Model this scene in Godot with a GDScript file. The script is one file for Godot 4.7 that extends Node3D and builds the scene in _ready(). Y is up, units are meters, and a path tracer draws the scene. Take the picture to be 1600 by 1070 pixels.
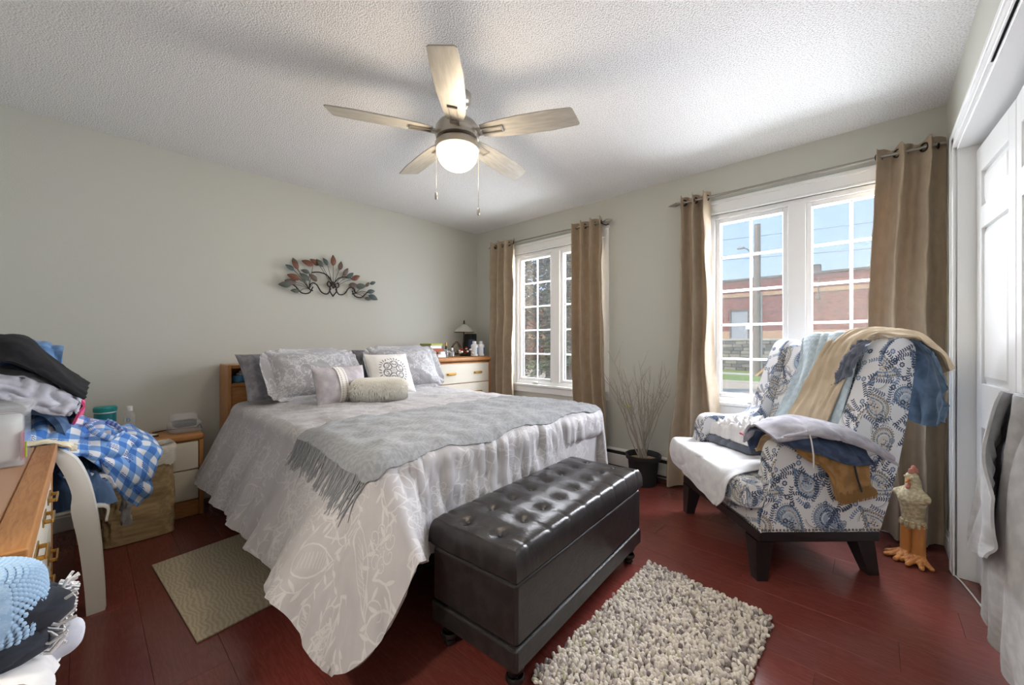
extends Node3D

# ---------------------------------------------------------------- mesh builder
class MB:
	var V := PackedVector3Array()
	var N := PackedVector3Array()
	var T := PackedVector2Array()
	var C := PackedColorArray()
	var I := PackedInt32Array()
	var xf := Transform3D.IDENTITY
	var nb := Basis.IDENTITY
	var col := Color.WHITE
	var colored := false

	func at(t: Transform3D) -> MB:
		xf = t
		nb = t.basis.inverse().transposed()
		return self

	func to(p: Vector3, ry := 0.0) -> MB:
		return at(Transform3D(Basis(Vector3.UP, ry), p))

	func tint(c: Color) -> MB:
		col = c
		colored = true
		return self

	func vert(p: Vector3, n: Vector3, t: Vector2) -> int:
		V.append(xf * p)
		N.append((nb * n).normalized())
		T.append(t)
		C.append(col)
		return V.size() - 1

	func tri(a: int, b: int, c: int) -> void:
		var g := (V[b] - V[a]).cross(V[c] - V[a])
		if g.dot(N[a] + N[b] + N[c]) > 0.0:
			I.append_array([a, c, b])
		else:
			I.append_array([a, b, c])

	func quad(a: int, b: int, c: int, d: int) -> void:
		tri(a, b, c)
		tri(a, c, d)

	func face(p: Array, n: Vector3, uv := []) -> void:
		var k := []
		for i in p.size():
			k.append(vert(p[i], n, uv[i] if uv.size() else Vector2(p[i].x, p[i].z)))
		for i in range(1, p.size() - 1):
			tri(k[0], k[i], k[i + 1])

	# a box with rounded edges; texture u runs along the longer side of each face
	func box(c: Vector3, s: Vector3, b := 0.004) -> MB:
		var h := s * 0.5
		b = minf(b, minf(h.x, minf(h.y, h.z)) * 0.95)
		var id := {}
		for ax in 3:
			var a1 := (ax + 1) % 3
			var a2 := (ax + 2) % 3
			if s[a2] > s[a1]:
				var sw := a1
				a1 = a2
				a2 = sw
			for k in 8:
				var sg := [1.0 if k & 1 else -1.0, 1.0 if k & 2 else -1.0, 1.0 if k & 4 else -1.0]
				var p := Vector3.ZERO
				for j in 3:
					p[j] = sg[j] * (h[j] - (0.0 if j == ax else b))
				var n := Vector3.ZERO
				n[ax] = sg[ax]
				id[ax * 8 + k] = vert(c + p, n, Vector2(p[a1] + c[a1] * 1.37 + sg[ax] * 0.31, p[a2] + c[a2] * 2.11 + ax * 0.37))
		for ax in 3:
			var m1: int = 1 << ((ax + 1) % 3)
			var m2: int = 1 << ((ax + 2) % 3)
			for sgn in 2:
				var q: int = (1 << ax) * sgn
				quad(id[ax * 8 + q], id[ax * 8 + q + m1], id[ax * 8 + q + m1 + m2], id[ax * 8 + q + m2])
		if b > 0.0005:
			for ax in 3:
				var a1 := (ax + 1) % 3
				var a2 := (ax + 2) % 3
				for k in 4:
					var q: int = ((1 << a1) if k & 1 else 0) + ((1 << a2) if k & 2 else 0)
					quad(id[a1 * 8 + q], id[a1 * 8 + q + (1 << ax)], id[a2 * 8 + q + (1 << ax)], id[a2 * 8 + q])
			for k in 8:
				tri(id[k], id[8 + k], id[16 + k])
		return self

	# box given by two corners
	func slab(a: Vector3, b: Vector3, bev := 0.004) -> MB:
		return box((a + b) * 0.5, (b - a).abs(), bev)

	# rows of points; orient 1 keeps du x dv, -1 turns it, 0 looks at the enclosed volume
	func grid(P: PackedVector3Array, nu: int, nv: int, wu := false, orient := 1, us := Vector2.ONE, wv := false) -> PackedVector3Array:
		var NN := PackedVector3Array()
		NN.resize(nu * nv)
		for j in nv:
			for i in nu:
				var i0 := (i - 1 + nu) % nu if wu else maxi(i - 1, 0)
				var i1 := (i + 1) % nu if wu else mini(i + 1, nu - 1)
				var j0 := (j - 1 + nv) % nv if wv else maxi(j - 1, 0)
				var j1 := (j + 1) % nv if wv else mini(j + 1, nv - 1)
				var du := P[j * nu + i1] - P[j * nu + i0]
				var dv := P[j1 * nu + i] - P[j0 * nu + i]
				if du.length_squared() < 1e-12:
					var jj := j1 if j == 0 else j0
					du = P[jj * nu + i1] - P[jj * nu + i0]
				var n := du.cross(dv)
				NN[j * nu + i] = n.normalized() if n.length_squared() > 1e-20 else Vector3.UP
		var sgn := float(orient)
		if orient == 0:
			var cen := Vector3.ZERO
			for p in P:
				cen += p
			cen /= P.size()
			var vol := 0.0
			for k in P.size():
				vol += (P[k] - cen).dot(NN[k])
			sgn = 1.0 if vol > 0.0 else -1.0
		var base := V.size()
		var cu := nu + (1 if wu else 0)
		var cv := nv + (1 if wv else 0)
		for j in cv:
			for i in cu:
				var k := (j % nv) * nu + i % nu
				vert(P[k], NN[k] * sgn, Vector2(float(i) / (cu - 1) * us.x, float(j) / (cv - 1) * us.y))
		for j in cv - 1:
			for i in cu - 1:
				var a := base + j * cu + i
				if sgn > 0.0:
					I.append_array([a, a + cu, a + 1, a + 1, a + cu, a + cu + 1])
				else:
					I.append_array([a, a + 1, a + cu, a + 1, a + cu + 1, a + cu])
		return NN

	func grid2(P: PackedVector3Array, nu: int, nv: int) -> MB:
		grid(P, nu, nv, true, 0)
		return self

	# open surface facing up
	func grid3(P: PackedVector3Array, nu: int, nv: int, us: Vector2) -> MB:
		var q := P[(nv / 2) * nu + nu / 2]
		var n := (P[(nv / 2) * nu + nu / 2 + 1] - q).cross(P[(nv / 2 + 1) * nu + nu / 2] - q)
		grid(P, nu, nv, false, 1 if n.y > 0.0 else -1, us)
		return self

	# puffy box: a superquadric
	func rbox(c: Vector3, s: Vector3, e := 0.3, nu := 28, nv := 15) -> MB:
		var P := PackedVector3Array()
		for j in nv:
			var a := PI * j / (nv - 1) - PI / 2
			var cy := pow(absf(cos(a)), e)
			var sy := signf(sin(a)) * pow(absf(sin(a)), e)
			for i in nu:
				var w := TAU * i / nu
				P.append(c + Vector3(cy * signf(cos(w)) * pow(absf(cos(w)), e) * s.x, sy * s.y, cy * signf(sin(w)) * pow(absf(sin(w)), e) * s.z) * 0.5)
		grid(P, nu, nv, true, 0, Vector2((s.x + s.z) * 2.0, s.y + s.x))
		return self

	# bands of (radius, height) turned round the y axis
	func lathe(bands: Array, seg := 24, us := Vector2.ONE) -> MB:
		for b in bands:
			var P := PackedVector3Array()
			for q in b:
				for i in seg:
					var a := TAU * i / seg
					P.append(Vector3(cos(a) * q.x, q.y, sin(a) * q.x))
			grid(P, seg, b.size(), true, -1, us)  # profiles run from the bottom outwards and up
		return self

	func tube(pts: Array, rad, sides := 8, caps := true, squash := 1.0) -> MB:
		var n := pts.size()
		var P := PackedVector3Array()
		var t0: Vector3 = (pts[1] - pts[0]).normalized()
		var nrm := t0.cross(Vector3.UP if absf(t0.y) < 0.9 else Vector3.RIGHT).normalized()
		var ends := []
		for k in n:
			var t: Vector3 = (pts[mini(k + 1, n - 1)] - pts[maxi(k - 1, 0)]).normalized()
			nrm = (nrm - t * nrm.dot(t)).normalized()
			var bn := t.cross(nrm)
			var r: float = rad[k] if rad is Array or rad is PackedFloat32Array else rad
			for i in sides:
				var a := TAU * i / sides
				P.append(pts[k] + (nrm * cos(a) + bn * sin(a) * squash) * r)
			if k == 0 or k == n - 1:
				ends.append([pts[k], t if k else -t, nrm, bn, r])
		grid(P, sides, n, true, 1, Vector2(1, 1))
		if caps:
			for e in ends:
				var c := vert(e[0], e[1], Vector2(0.5, 0.5))
				var ring := []
				for i in sides:
					var a := TAU * i / sides
					ring.append(vert(e[0] + (e[2] * cos(a) + e[3] * sin(a) * squash) * e[4], e[1], Vector2(0.5, 0.5)))
				for i in sides:
					tri(c, ring[i], ring[(i + 1) % sides])
		return self

	# outline in xy, thickness along z, edges rounded by bev
	func prism(poly: PackedVector2Array, depth: float, bev := 0.0, crease := 0.75) -> MB:
		if not Geometry2D.is_polygon_clockwise(poly):
			poly = poly.duplicate()
			poly.reverse()
		var n := poly.size()
		var en := []
		for i in n:
			var e := (poly[(i + 1) % n] - poly[i]).normalized()
			en.append(Vector2(-e.y, e.x) * (1.0 if true else -1.0))
		# find out which side is outside
		var area := 0.0
		for i in n:
			area += poly[i].cross(poly[(i + 1) % n])
		var sg := -1.0 if area > 0.0 else 1.0
		for i in n:
			en[i] *= sg
		var ins := PackedVector2Array()
		for i in n:
			var m: Vector2 = en[(i - 1 + n) % n] + en[i]
			var l := maxf(m.length(), 0.4)
			ins.append(poly[i] - m.normalized() * bev / maxf(l * 0.5, 0.35))
		var idx := Geometry2D.triangulate_polygon(ins)
		while idx.size() < 3 * (n - 2) and bev > 0.002:
			bev *= 0.7
			for i in n:
				ins[i] = poly[i].lerp(ins[i], 0.7)
			idx = Geometry2D.triangulate_polygon(ins)
		for s in [1.0, -1.0]:
			var k := []
			for p in ins:
				k.append(vert(Vector3(p.x, p.y, s * depth * 0.5), Vector3(0, 0, s), p))
			for q in range(0, idx.size(), 3):
				tri(k[idx[q]], k[idx[q + 1]], k[idx[q + 2]])
		var run := 0.0
		for i in n:
			var j := (i + 1) % n
			var na: Vector2 = en[i]
			var nc: Vector2 = en[i]
			if en[(i - 1 + n) % n].dot(en[i]) > crease:
				na = (en[(i - 1 + n) % n] + en[i]).normalized()
			if en[j].dot(en[i]) > crease:
				nc = (en[j] + en[i]).normalized()
			var len := poly[i].distance_to(poly[j])
			var zs := depth * 0.5 - bev
			var A := Vector3(na.x, na.y, 0)
			var B := Vector3(nc.x, nc.y, 0)
			var a := vert(Vector3(poly[i].x, poly[i].y, zs), A, Vector2(run, zs))
			var b := vert(Vector3(poly[j].x, poly[j].y, zs), B, Vector2(run + len, zs))
			var c := vert(Vector3(poly[j].x, poly[j].y, -zs), B, Vector2(run + len, -zs))
			var d := vert(Vector3(poly[i].x, poly[i].y, -zs), A, Vector2(run, -zs))
			quad(a, b, c, d)
			if bev > 0.0:
				for s in [1.0, -1.0]:
					var e := vert(Vector3(ins[i].x, ins[i].y, s * depth * 0.5), Vector3(0, 0, s), Vector2(run, s * depth * 0.5))
					var g := vert(Vector3(ins[j].x, ins[j].y, s * depth * 0.5), Vector3(0, 0, s), Vector2(run + len, s * depth * 0.5))
					var o1 := a if s > 0 else d
					var o2 := b if s > 0 else c
					quad(o1, o2, g, e)
			run += len
		return self

	# closed cloth of some thickness over sampled points (rows of nu points)
	func cloth(P: PackedVector3Array, nu: int, nv: int, th: float, us: Vector2) -> MB:
		var keep := I.size()
		var kv := V.size()
		var NN := grid(P, nu, nv, false, 1, us)
		# take back the probe and lay the two faces
		V.resize(kv)
		N.resize(kv)
		T.resize(kv)
		C.resize(kv)
		I.resize(keep)
		var A := PackedVector3Array()
		var B := PackedVector3Array()
		A.resize(P.size())
		B.resize(P.size())
		for k in P.size():
			A[k] = P[k] + NN[k] * th * 0.5
			B[k] = P[k] - NN[k] * th * 0.5
		grid(A, nu, nv, false, 1, us)
		grid(B, nu, nv, false, -1, us)
		var ring := []
		for i in nu:
			ring.append(i)
		for j in range(1, nv):
			ring.append(j * nu + nu - 1)
		for i in range(nu - 2, -1, -1):
			ring.append((nv - 1) * nu + i)
		for j in range(nv - 2, 0, -1):
			ring.append(j * nu)
		var R := PackedVector3Array()
		for r in ring:
			R.append(A[r])
		for r in ring:
			R.append(B[r])
		var m := ring.size()
		var prev := -1
		var first := -1
		for k in m + 1:
			var a := k % m
			var t := R[(a + 1) % m] - R[(a - 1 + m) % m]
			var n := t.cross(NN[ring[a]])
			var uvq := Vector2(float(ring[a] % nu) / (nu - 1) * us.x, float(ring[a] / nu) / (nv - 1) * us.y)
			var i0 := vert(R[a], n, uvq)
			vert(R[m + a], n, uvq)
			if prev >= 0:
				quad(prev, i0, i0 + 1, prev + 1)
			prev = i0
		return self

	# a patch through a net of control points; fold = [height, waves across, waves along, seed]
	func patch(net: Array, nu: int, nv: int, th := 0.006, fold := [], us := Vector2.ZERO) -> MB:
		var rows := net.size()
		var tab := []
		for r in rows:
			var row: Array = net[r]
			var line := PackedVector3Array()
			for i in nu:
				line.append(MB.along(row, float(i) / (nu - 1)))
			tab.append(line)
		var P := PackedVector3Array()
		for j in nv:
			for i in nu:
				var colm := []
				for r in rows:
					colm.append(tab[r][i])
				P.append(MB.along(colm, float(j) / (nv - 1)))
		if fold.size():
			var nz := FastNoiseLite.new()
			nz.seed = int(fold[3])
			nz.noise_type = FastNoiseLite.TYPE_SIMPLEX_SMOOTH
			nz.frequency = 1.0
			nz.fractal_octaves = 2
			var Q := P.duplicate()
			for j in nv:
				for i in nu:
					var du := P[j * nu + mini(i + 1, nu - 1)] - P[j * nu + maxi(i - 1, 0)]
					var dv := P[mini(j + 1, nv - 1) * nu + i] - P[maxi(j - 1, 0) * nu + i]
					var n := du.cross(dv).normalized()
					var u := float(i) / (nu - 1)
					var v := float(j) / (nv - 1)
					# creases that wander along v, with softer swells between
					var w: float = u * fold[1] + 0.9 * nz.get_noise_2d(u * 1.7, v * (0.6 + fold[2] * 0.3)) + 0.12 * fold[2] * v
					var h: float = 0.75 * pow(1.0 - absf(sin(w * PI)), 1.3) - 0.3 + 0.55 * nz.get_noise_2d(u * 2.2 + 9.0, v * fold[2] * 0.7)
					Q[j * nu + i] += n * h * fold[0]
			P = Q
		if us == Vector2.ZERO:
			var lu := 0.0
			var lv := 0.0
			for i in nu - 1:
				lu += P[(nv / 2) * nu + i].distance_to(P[(nv / 2) * nu + i + 1])
			for j in nv - 1:
				lv += P[j * nu + nu / 2].distance_to(P[(j + 1) * nu + nu / 2])
			us = Vector2(lu, lv)
		return cloth(P, nu, nv, th, us)

	static func along(q: Array, t: float) -> Vector3:
		var n := q.size()
		if n == 1:
			return q[0]
		var s := t * (n - 1)
		var k := mini(int(s), n - 2)
		var a: Vector3 = q[k]
		var b: Vector3 = q[k + 1]
		var pa: Vector3 = q[k - 1] if k > 0 else a * 2.0 - b
		var pb: Vector3 = q[k + 2] if k + 2 < n else b * 2.0 - a
		return a.cubic_interpolate(b, pa, pb, s - k)

	# a stuffed cushion lying in its own xy plane, z is its thickness
	func cushion(w: float, h: float, t: float, seed_ := 1, wrinkle := 0.006, pull := 0.05, nn := 26, puff := 2.2) -> MB:
		var nz := FastNoiseLite.new()
		nz.seed = seed_
		nz.frequency = 1.0
		for s in [1.0, -1.0]:
			var P := PackedVector3Array()
			for j in nn:
				for i in nn:
					var u := 2.0 * i / (nn - 1) - 1.0
					var v := 2.0 * j / (nn - 1) - 1.0
					u = sin(u * PI * 0.5) * 0.6 + u * 0.4
					v = sin(v * PI * 0.5) * 0.6 + v * 0.4
					var fu := 1.0 - pow(absf(u), puff)
					var fv := 1.0 - pow(absf(v), puff)
					var z := t * 0.5 * pow(maxf(fu, 0.0), 0.55) * pow(maxf(fv, 0.0), 0.55)
					var x := w * 0.5 * u * (1.0 - pull * (1.0 - v * v))
					var y := h * 0.5 * v * (1.0 - pull * (1.0 - u * u))
					var wr := (absf(nz.get_noise_2d(x * 6.0 + s * 3.0, y * 6.0)) * 1.6 - 0.3) * wrinkle * minf(1.0, z / (t * 0.12))
					P.append(Vector3(x, y, s * (z + wr)))
			grid(P, nn, nn, false, int(s), Vector2(w, h))
		return self

	# smooth union of tapered capsules [a, ra, b, rb], meshed as surface nets
	func nets(caps: Array, cell: float, k := 0.02, bump := 0.0) -> MB:
		var lo := Vector3.INF
		var hi := -Vector3.INF
		for c in caps:
			var r := Vector3.ONE * (maxf(c[1], c[3]) + k + cell * 2)
			lo = lo.min(c[0] - r).min(c[2] - r)
			hi = hi.max(c[0] + r).max(c[2] + r)
		var nx := int((hi.x - lo.x) / cell) + 2
		var ny := int((hi.y - lo.y) / cell) + 2
		var nzc := int((hi.z - lo.z) / cell) + 2
		var D := PackedFloat32Array()
		D.resize(nx * ny * nzc)
		D.fill(1.0)
		var fz := FastNoiseLite.new()
		fz.frequency = 1.0
		for c in caps:
			var a: Vector3 = c[0]
			var b: Vector3 = c[2]
			var R := maxf(c[1], c[3]) + k + cell * 2
			var m0: Vector3 = ((a.min(b) - Vector3.ONE * R - lo) / cell).max(Vector3.ZERO)
			var m1: Vector3 = (a.max(b) + Vector3.ONE * R - lo) / cell
			var ab := b - a
			var l2 := maxf(ab.length_squared(), 1e-9)
			for z in range(int(m0.z), mini(int(m1.z) + 1, nzc)):
				for y in range(int(m0.y), mini(int(m1.y) + 1, ny)):
					for x in range(int(m0.x), mini(int(m1.x) + 1, nx)):
						var p := lo + Vector3(x, y, z) * cell
						var t := clampf((p - a).dot(ab) / l2, 0.0, 1.0)
						var d: float = p.distance_to(a + ab * t) - lerpf(c[1], c[3], t)
						if bump > 0.0:
							d += bump * fz.get_noise_3dv(p * 60.0)
						var q := (z * ny + y) * nx + x
						var e := D[q]
						var h := maxf(k - absf(d - e), 0.0) / k
						D[q] = minf(d, e) - h * h * k * 0.25
		var id := PackedInt32Array()
		id.resize(D.size())
		id.fill(-1)
		var off := [0, 1, nx, nx + 1, nx * ny, nx * ny + 1, nx * ny + nx, nx * ny + nx + 1]
		for z in nzc - 1:
			for y in ny - 1:
				for x in nx - 1:
					var q := (z * ny + y) * nx + x
					var inside := 0
					for o in off:
						if D[q + o] < 0.0:
							inside += 1
					if inside == 0 or inside == 8:
						continue
					var sum := Vector3.ZERO
					var cnt := 0
					for e in 12:
						var ax := e / 4
						var m := e % 4
						var c0 := ((m & 1) << ((ax + 1) % 3)) | ((m >> 1) << ((ax + 2) % 3))
						var c1 := c0 | (1 << ax)
						var d0 := D[q + off[c0]]
						var d1 := D[q + off[c1]]
						if (d0 < 0.0) != (d1 < 0.0):
							var p := Vector3(c0 & 1, (c0 >> 1) & 1, c0 >> 2)
							p[ax] += d0 / (d0 - d1)
							sum += p
							cnt += 1
					var g := Vector3(D[q + 1] - D[q] + D[q + off[7]] - D[q + off[6]], D[q + nx] - D[q] + D[q + off[7]] - D[q + off[5]], D[q + off[4]] - D[q] + D[q + off[7]] - D[q + off[3]])
					id[q] = vert(lo + (Vector3(x, y, z) + sum / cnt) * cell, g.normalized(), Vector2(x, y) * cell)
		for z in range(1, nzc - 1):
			for y in range(1, ny - 1):
				for x in range(1, nx - 1):
					var q := (z * ny + y) * nx + x
					var st := [1, nx, nx * ny]
					for ax in 3:
						if (D[q] < 0.0) != (D[q + st[ax]] < 0.0):
							var s1: int = st[(ax + 1) % 3]
							var s2: int = st[(ax + 2) % 3]
							if id[q] >= 0 and id[q - s1] >= 0 and id[q - s1 - s2] >= 0 and id[q - s2] >= 0:
								quad(id[q], id[q - s1], id[q - s1 - s2], id[q - s2])
		return self

	func commit(inv: Transform3D) -> ArrayMesh:
		var a := []
		a.resize(Mesh.ARRAY_MAX)
		var v2 := PackedVector3Array()
		var n2 := PackedVector3Array()
		v2.resize(V.size())
		n2.resize(V.size())
		for k in V.size():
			v2[k] = inv * V[k]
			n2[k] = inv.basis * N[k]
		a[Mesh.ARRAY_VERTEX] = v2
		a[Mesh.ARRAY_NORMAL] = n2
		a[Mesh.ARRAY_TEX_UV] = T
		if colored:
			a[Mesh.ARRAY_COLOR] = C
		a[Mesh.ARRAY_INDEX] = I
		var m := ArrayMesh.new()
		m.add_surface_from_arrays(Mesh.PRIMITIVE_TRIANGLES, a)
		return m

	func low() -> Vector3:
		var lo := Vector3.INF
		var hi := -Vector3.INF
		for p in V:
			lo = lo.min(p)
			hi = hi.max(p)
		return Vector3((lo.x + hi.x) * 0.5, lo.y, (lo.z + hi.z) * 0.5)


# ---------------------------------------------------------------- scene helpers
var taken := {}
var M := {}
var rng := RandomNumberGenerator.new()
var NZ := FastNoiseLite.new()

func mb() -> MB:
	return MB.new()

func v3(x: float, y: float, z: float) -> Vector3:
	return Vector3(x, y, z)

func numbered(called: String) -> String:
	taken[called] = taken.get(called, -1) + 1
	return called if taken[called] == 0 else "%s_%03d" % [called, taken[called]]

func tag(o: Node, label: String, category: String, group := "", kind := "") -> Node:
	if label: o.set_meta("label", label)
	if category: o.set_meta("category", category)
	if group: o.set_meta("group", group)
	if kind: o.set_meta("kind", kind)
	return o

func thing(called: String, label: String, category: String, where: Vector3, ry := 0.0, group := "") -> Node3D:
	var o := Node3D.new()
	o.name = numbered(called)
	add_child(o)
	o.transform = Transform3D(Basis(Vector3.UP, ry), where)
	tag(o, label, category, group)
	return o

func part(parent: Node3D, called: String, b: MB, m: Material, label := "") -> MeshInstance3D:
	var o := MeshInstance3D.new()
	o.name = called
	o.mesh = b.commit(parent.global_transform.affine_inverse())
	o.material_override = null
	o.mesh.surface_set_material(0, m)
	parent.add_child(o, true)
	if label: o.set_meta("label", label)
	return o

# the same piece again, moved
func again(src: MeshInstance3D, parent: Node3D, called: String, t: Transform3D) -> MeshInstance3D:
	var o := MeshInstance3D.new()
	o.name = called
	o.mesh = src.mesh
	o.transform = t
	parent.add_child(o, true)
	return o

func solo(called: String, b: MB, m: Material, label: String, category: String, group := "", kind := "") -> MeshInstance3D:
	var o := MeshInstance3D.new()
	o.name = numbered(called)
	var p := b.low()
	o.mesh = b.commit(Transform3D(Basis.IDENTITY, -p))
	o.mesh.surface_set_material(0, m)
	add_child(o)
	o.position = p
	tag(o, label, category, group, kind)
	return o

func struct(called: String, b: MB, m: Material) -> MeshInstance3D:
	var o := MeshInstance3D.new()
	o.name = called
	o.mesh = b.commit(Transform3D.IDENTITY)
	o.mesh.surface_set_material(0, m)
	add_child(o)
	o.set_meta("kind", "structure")
	return o

func frame(called: String) -> Node3D:
	var o := Node3D.new()
	o.name = called
	add_child(o)
	o.set_meta("kind", "structure")
	return o

func rgb(r: float, g: float, b: float) -> Color:
	return Color(r / 255.0, g / 255.0, b / 255.0)

func mat(called: String, c: Color, rough := 0.6, metal := 0.0) -> StandardMaterial3D:
	var m := StandardMaterial3D.new()
	m.resource_name = called
	m.albedo_color = c
	m.roughness = rough
	m.metallic = metal
	M[called] = m
	return m

func noise_tex(seed_: int, freq: float, size := 512, octaves := 4, normal := 0.0, ramp: Gradient = null) -> NoiseTexture2D:
	var f := FastNoiseLite.new()
	f.seed = seed_
	f.frequency = freq
	f.fractal_octaves = octaves
	var t := NoiseTexture2D.new()
	t.width = size
	t.height = size
	t.seamless = true
	t.noise = f
	if ramp: t.color_ramp = ramp
	if normal > 0.0:
		t.as_normal_map = true
		t.bump_strength = normal
	return t

func two(a: Color, b: Color, lo := 0.3, hi := 0.7) -> Gradient:
	var g := Gradient.new()
	g.offsets = PackedFloat32Array([lo, hi])
	g.colors = PackedColorArray([a, b])
	return g

# cloth: colour mottled between two tones, woven relief
func fabric(called: String, a: Color, b: Color, scale := 3.0, rough := 0.9, sheen := 0.25, weave := 0.08) -> StandardMaterial3D:
	var m := mat(called, Color.WHITE, rough)
	m.albedo_texture = noise_tex(called.hash() % 1000, 0.02, 256, 4, 0.0, two(a, b))
	m.uv1_scale = Vector3.ONE * scale
	m.rim_enabled = true
	m.rim = sheen
	m.rim_tint = 0.6
	if weave > 0.0:
		m.heightmap_enabled = true
		m.heightmap_texture = M["weave_tex"]
		m.heightmap_scale = weave
	return m

func picture(w: int, h: int, fill: Color) -> Image:
	var im := Image.create(w, h, false, Image.FORMAT_RGB8)
	im.fill(fill)
	return im

func wood_image(w: int, h: int, a: Color, b: Color, dark: Color, seed_: int, rings := 9.0) -> Image:
	var im := picture(w, h, a)
	var n := FastNoiseLite.new()
	n.seed = seed_
	n.frequency = 1.0
	for y in h:
		for x in w:
			var u := float(x) / w
			var v := float(y) / h
			# the wrap in u is hidden by mirroring
			var uu := absf(u * 2.0 - 1.0)
			var g := n.get_noise_2d(uu * 1.3, v * 3.0) * 0.55 + v
			var ring := 0.5 + 0.5 * sin(g * rings * TAU + n.get_noise_2d(uu * 7.0, v * 60.0) * 1.2)
			var fine := n.get_noise_2d(uu * 14.0 + 40.0, v * 190.0)
			var c := a.lerp(b, pow(ring, 1.6) * 0.75 + 0.25 * fine)
			if fine > 0.28:
				c = c.lerp(dark, (fine - 0.28) * 1.6)
			im.set_pixel(x, y, c)
	return im

func wood(called: String, a: Color, b: Color, dark: Color, seed_: int, rough := 0.4, rings := 9.0, scale := Vector3(0.9, 3.2, 1)) -> StandardMaterial3D:
	var m := mat(called, Color.WHITE, rough)
	m.albedo_texture = ImageTexture.create_from_image(wood_image(512, 160, a, b, dark, seed_, rings))
	m.uv1_scale = scale
	return m

# soft round dab on a picture that repeats
func dab(im: Image, x: float, y: float, r: float, c: Color, soft := 0.6) -> void:
	var w := im.get_width()
	var h := im.get_height()
	for j in range(int(floor(y - r)), int(ceil(y + r)) + 1):
		for i in range(int(floor(x - r)), int(ceil(x + r)) + 1):
			var d := Vector2(i - x, j - y).length() / r
			if d < 1.0:
				var px := posmod(i, w)
				var py := posmod(j, h)
				im.set_pixel(px, py, im.get_pixel(px, py).lerp(c, clampf((1.0 - d) / soft, 0.0, 1.0) * c.a))

func stroke(im: Image, pts: Array, r0: float, r1: float, c: Color) -> void:
	for k in pts.size() - 1:
		var a: Vector2 = pts[k]
		var b: Vector2 = pts[k + 1]
		var st := maxi(1, int(a.distance_to(b) / maxf(0.8, minf(r0, r1) * 0.7)))
		for s in st:
			var t := (k + float(s) / st) / (pts.size() - 1)
			var p := a.lerp(b, float(s) / st)
			dab(im, p.x, p.y, lerpf(r0, r1, t), c)

func leaf_dab(im: Image, at_: Vector2, ang: float, len: float, wid: float, c: Color) -> void:
	for s in 9:
		var t := s / 8.0
		dab(im, at_.x + cos(ang) * len * t, at_.y + sin(ang) * len * t, maxf(1.0, wid * sin(PI * (0.1 + 0.85 * t))), c, 0.35)

func spiral(c: Vector2, a0: float, r: float, turns: float, dirn := 1.0) -> Array:
	var out := []
	for k in 26:
		var t := k / 25.0
		out.append(c + Vector2.from_angle(a0 + dirn * t * turns * TAU) * r * (1.0 - 0.85 * t))
	return out

# ---------------------------------------------------------------- the scene
const W := 3.85   # along the window wall
const D := 3.78   # away from the window wall
const H := 2.44

func _ready() -> void:
	rng.seed = 7
	NZ.seed = 3
	NZ.frequency = 1.0
	var cam := Camera3D.new()
	cam.name = "camera"
	add_child(cam)
	cam.transform = Transform3D(Basis(Vector3(0.736, 0, -0.677), Vector3.UP, Vector3(0.677, 0, 0.736)).orthonormalized(), v3(3.551, 1.125, 3.228))
	cam.fov = rad_to_deg(2.0 * atan(535.0 / 614.0))
	cam.near = 0.05
	cam.far = 300.0
	cam.current = true

	var env := Environment.new()
	var sky := Sky.new()
	var sm := ProceduralSkyMaterial.new()
	sm.sky_top_color = rgb(118, 158, 198)
	sm.sky_horizon_color = rgb(178, 195, 209)
	sm.ground_bottom_color = rgb(90, 96, 84)
	sm.ground_horizon_color = rgb(170, 176, 170)
	sm.sky_curve = 0.12
	sm.sun_angle_max = 1.0
	sky.sky_material = sm
	env.background_mode = Environment.BG_SKY
	env.sky = sky
	env.background_energy_multiplier = 1.42
	env.tonemap_mode = Environment.TONE_MAPPER_LINEAR
	env.tonemap_exposure = 1.2
	env.sdfgi_enabled = true
	env.ssao_enabled = true
	env.ssil_enabled = true
	var we := WorldEnvironment.new()
	we.name = "world"
	we.environment = env
	add_child(we)

	var sun := DirectionalLight3D.new()
	sun.name = "sun"
	sun.light_color = rgb(255, 244, 226)
	sun.light_energy = 1.25
	sun.light_angular_distance = 0.6
	sun.shadow_enabled = true
	add_child(sun)
	sun.look_at_from_position(v3(-5, 9, 6), Vector3.ZERO)

	# daylight of the two windows: the bright sky just outside, slanting down into the room
	for w in [[1.17, 15.0], [3.17, 26.0]]:
		var al := AreaLight3D.new()
		al.name = "window_daylight"
		al.area_size = Vector2(1.25, 1.6)
		al.light_color = rgb(244, 247, 255)
		al.light_energy = w[1]
		al.area_range = 12.0
		al.shadow_enabled = true
		add_child(al, true)
		al.transform = Transform3D(Basis(Vector3.UP, PI) * Basis(Vector3.RIGHT, deg_to_rad(-32.0)), v3(w[0], 1.62, -0.55))

	print("materials")
	materials()
	print("room")
	room()
	hall()
	print("outside")
	outside()
	print("fan, curtains")
	fan()
	curtains()
	print("bed")
	bed()
	print("furniture")
	furniture()
	print("armchair")
	armchair()
	print("left side")
	left_side()

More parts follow.
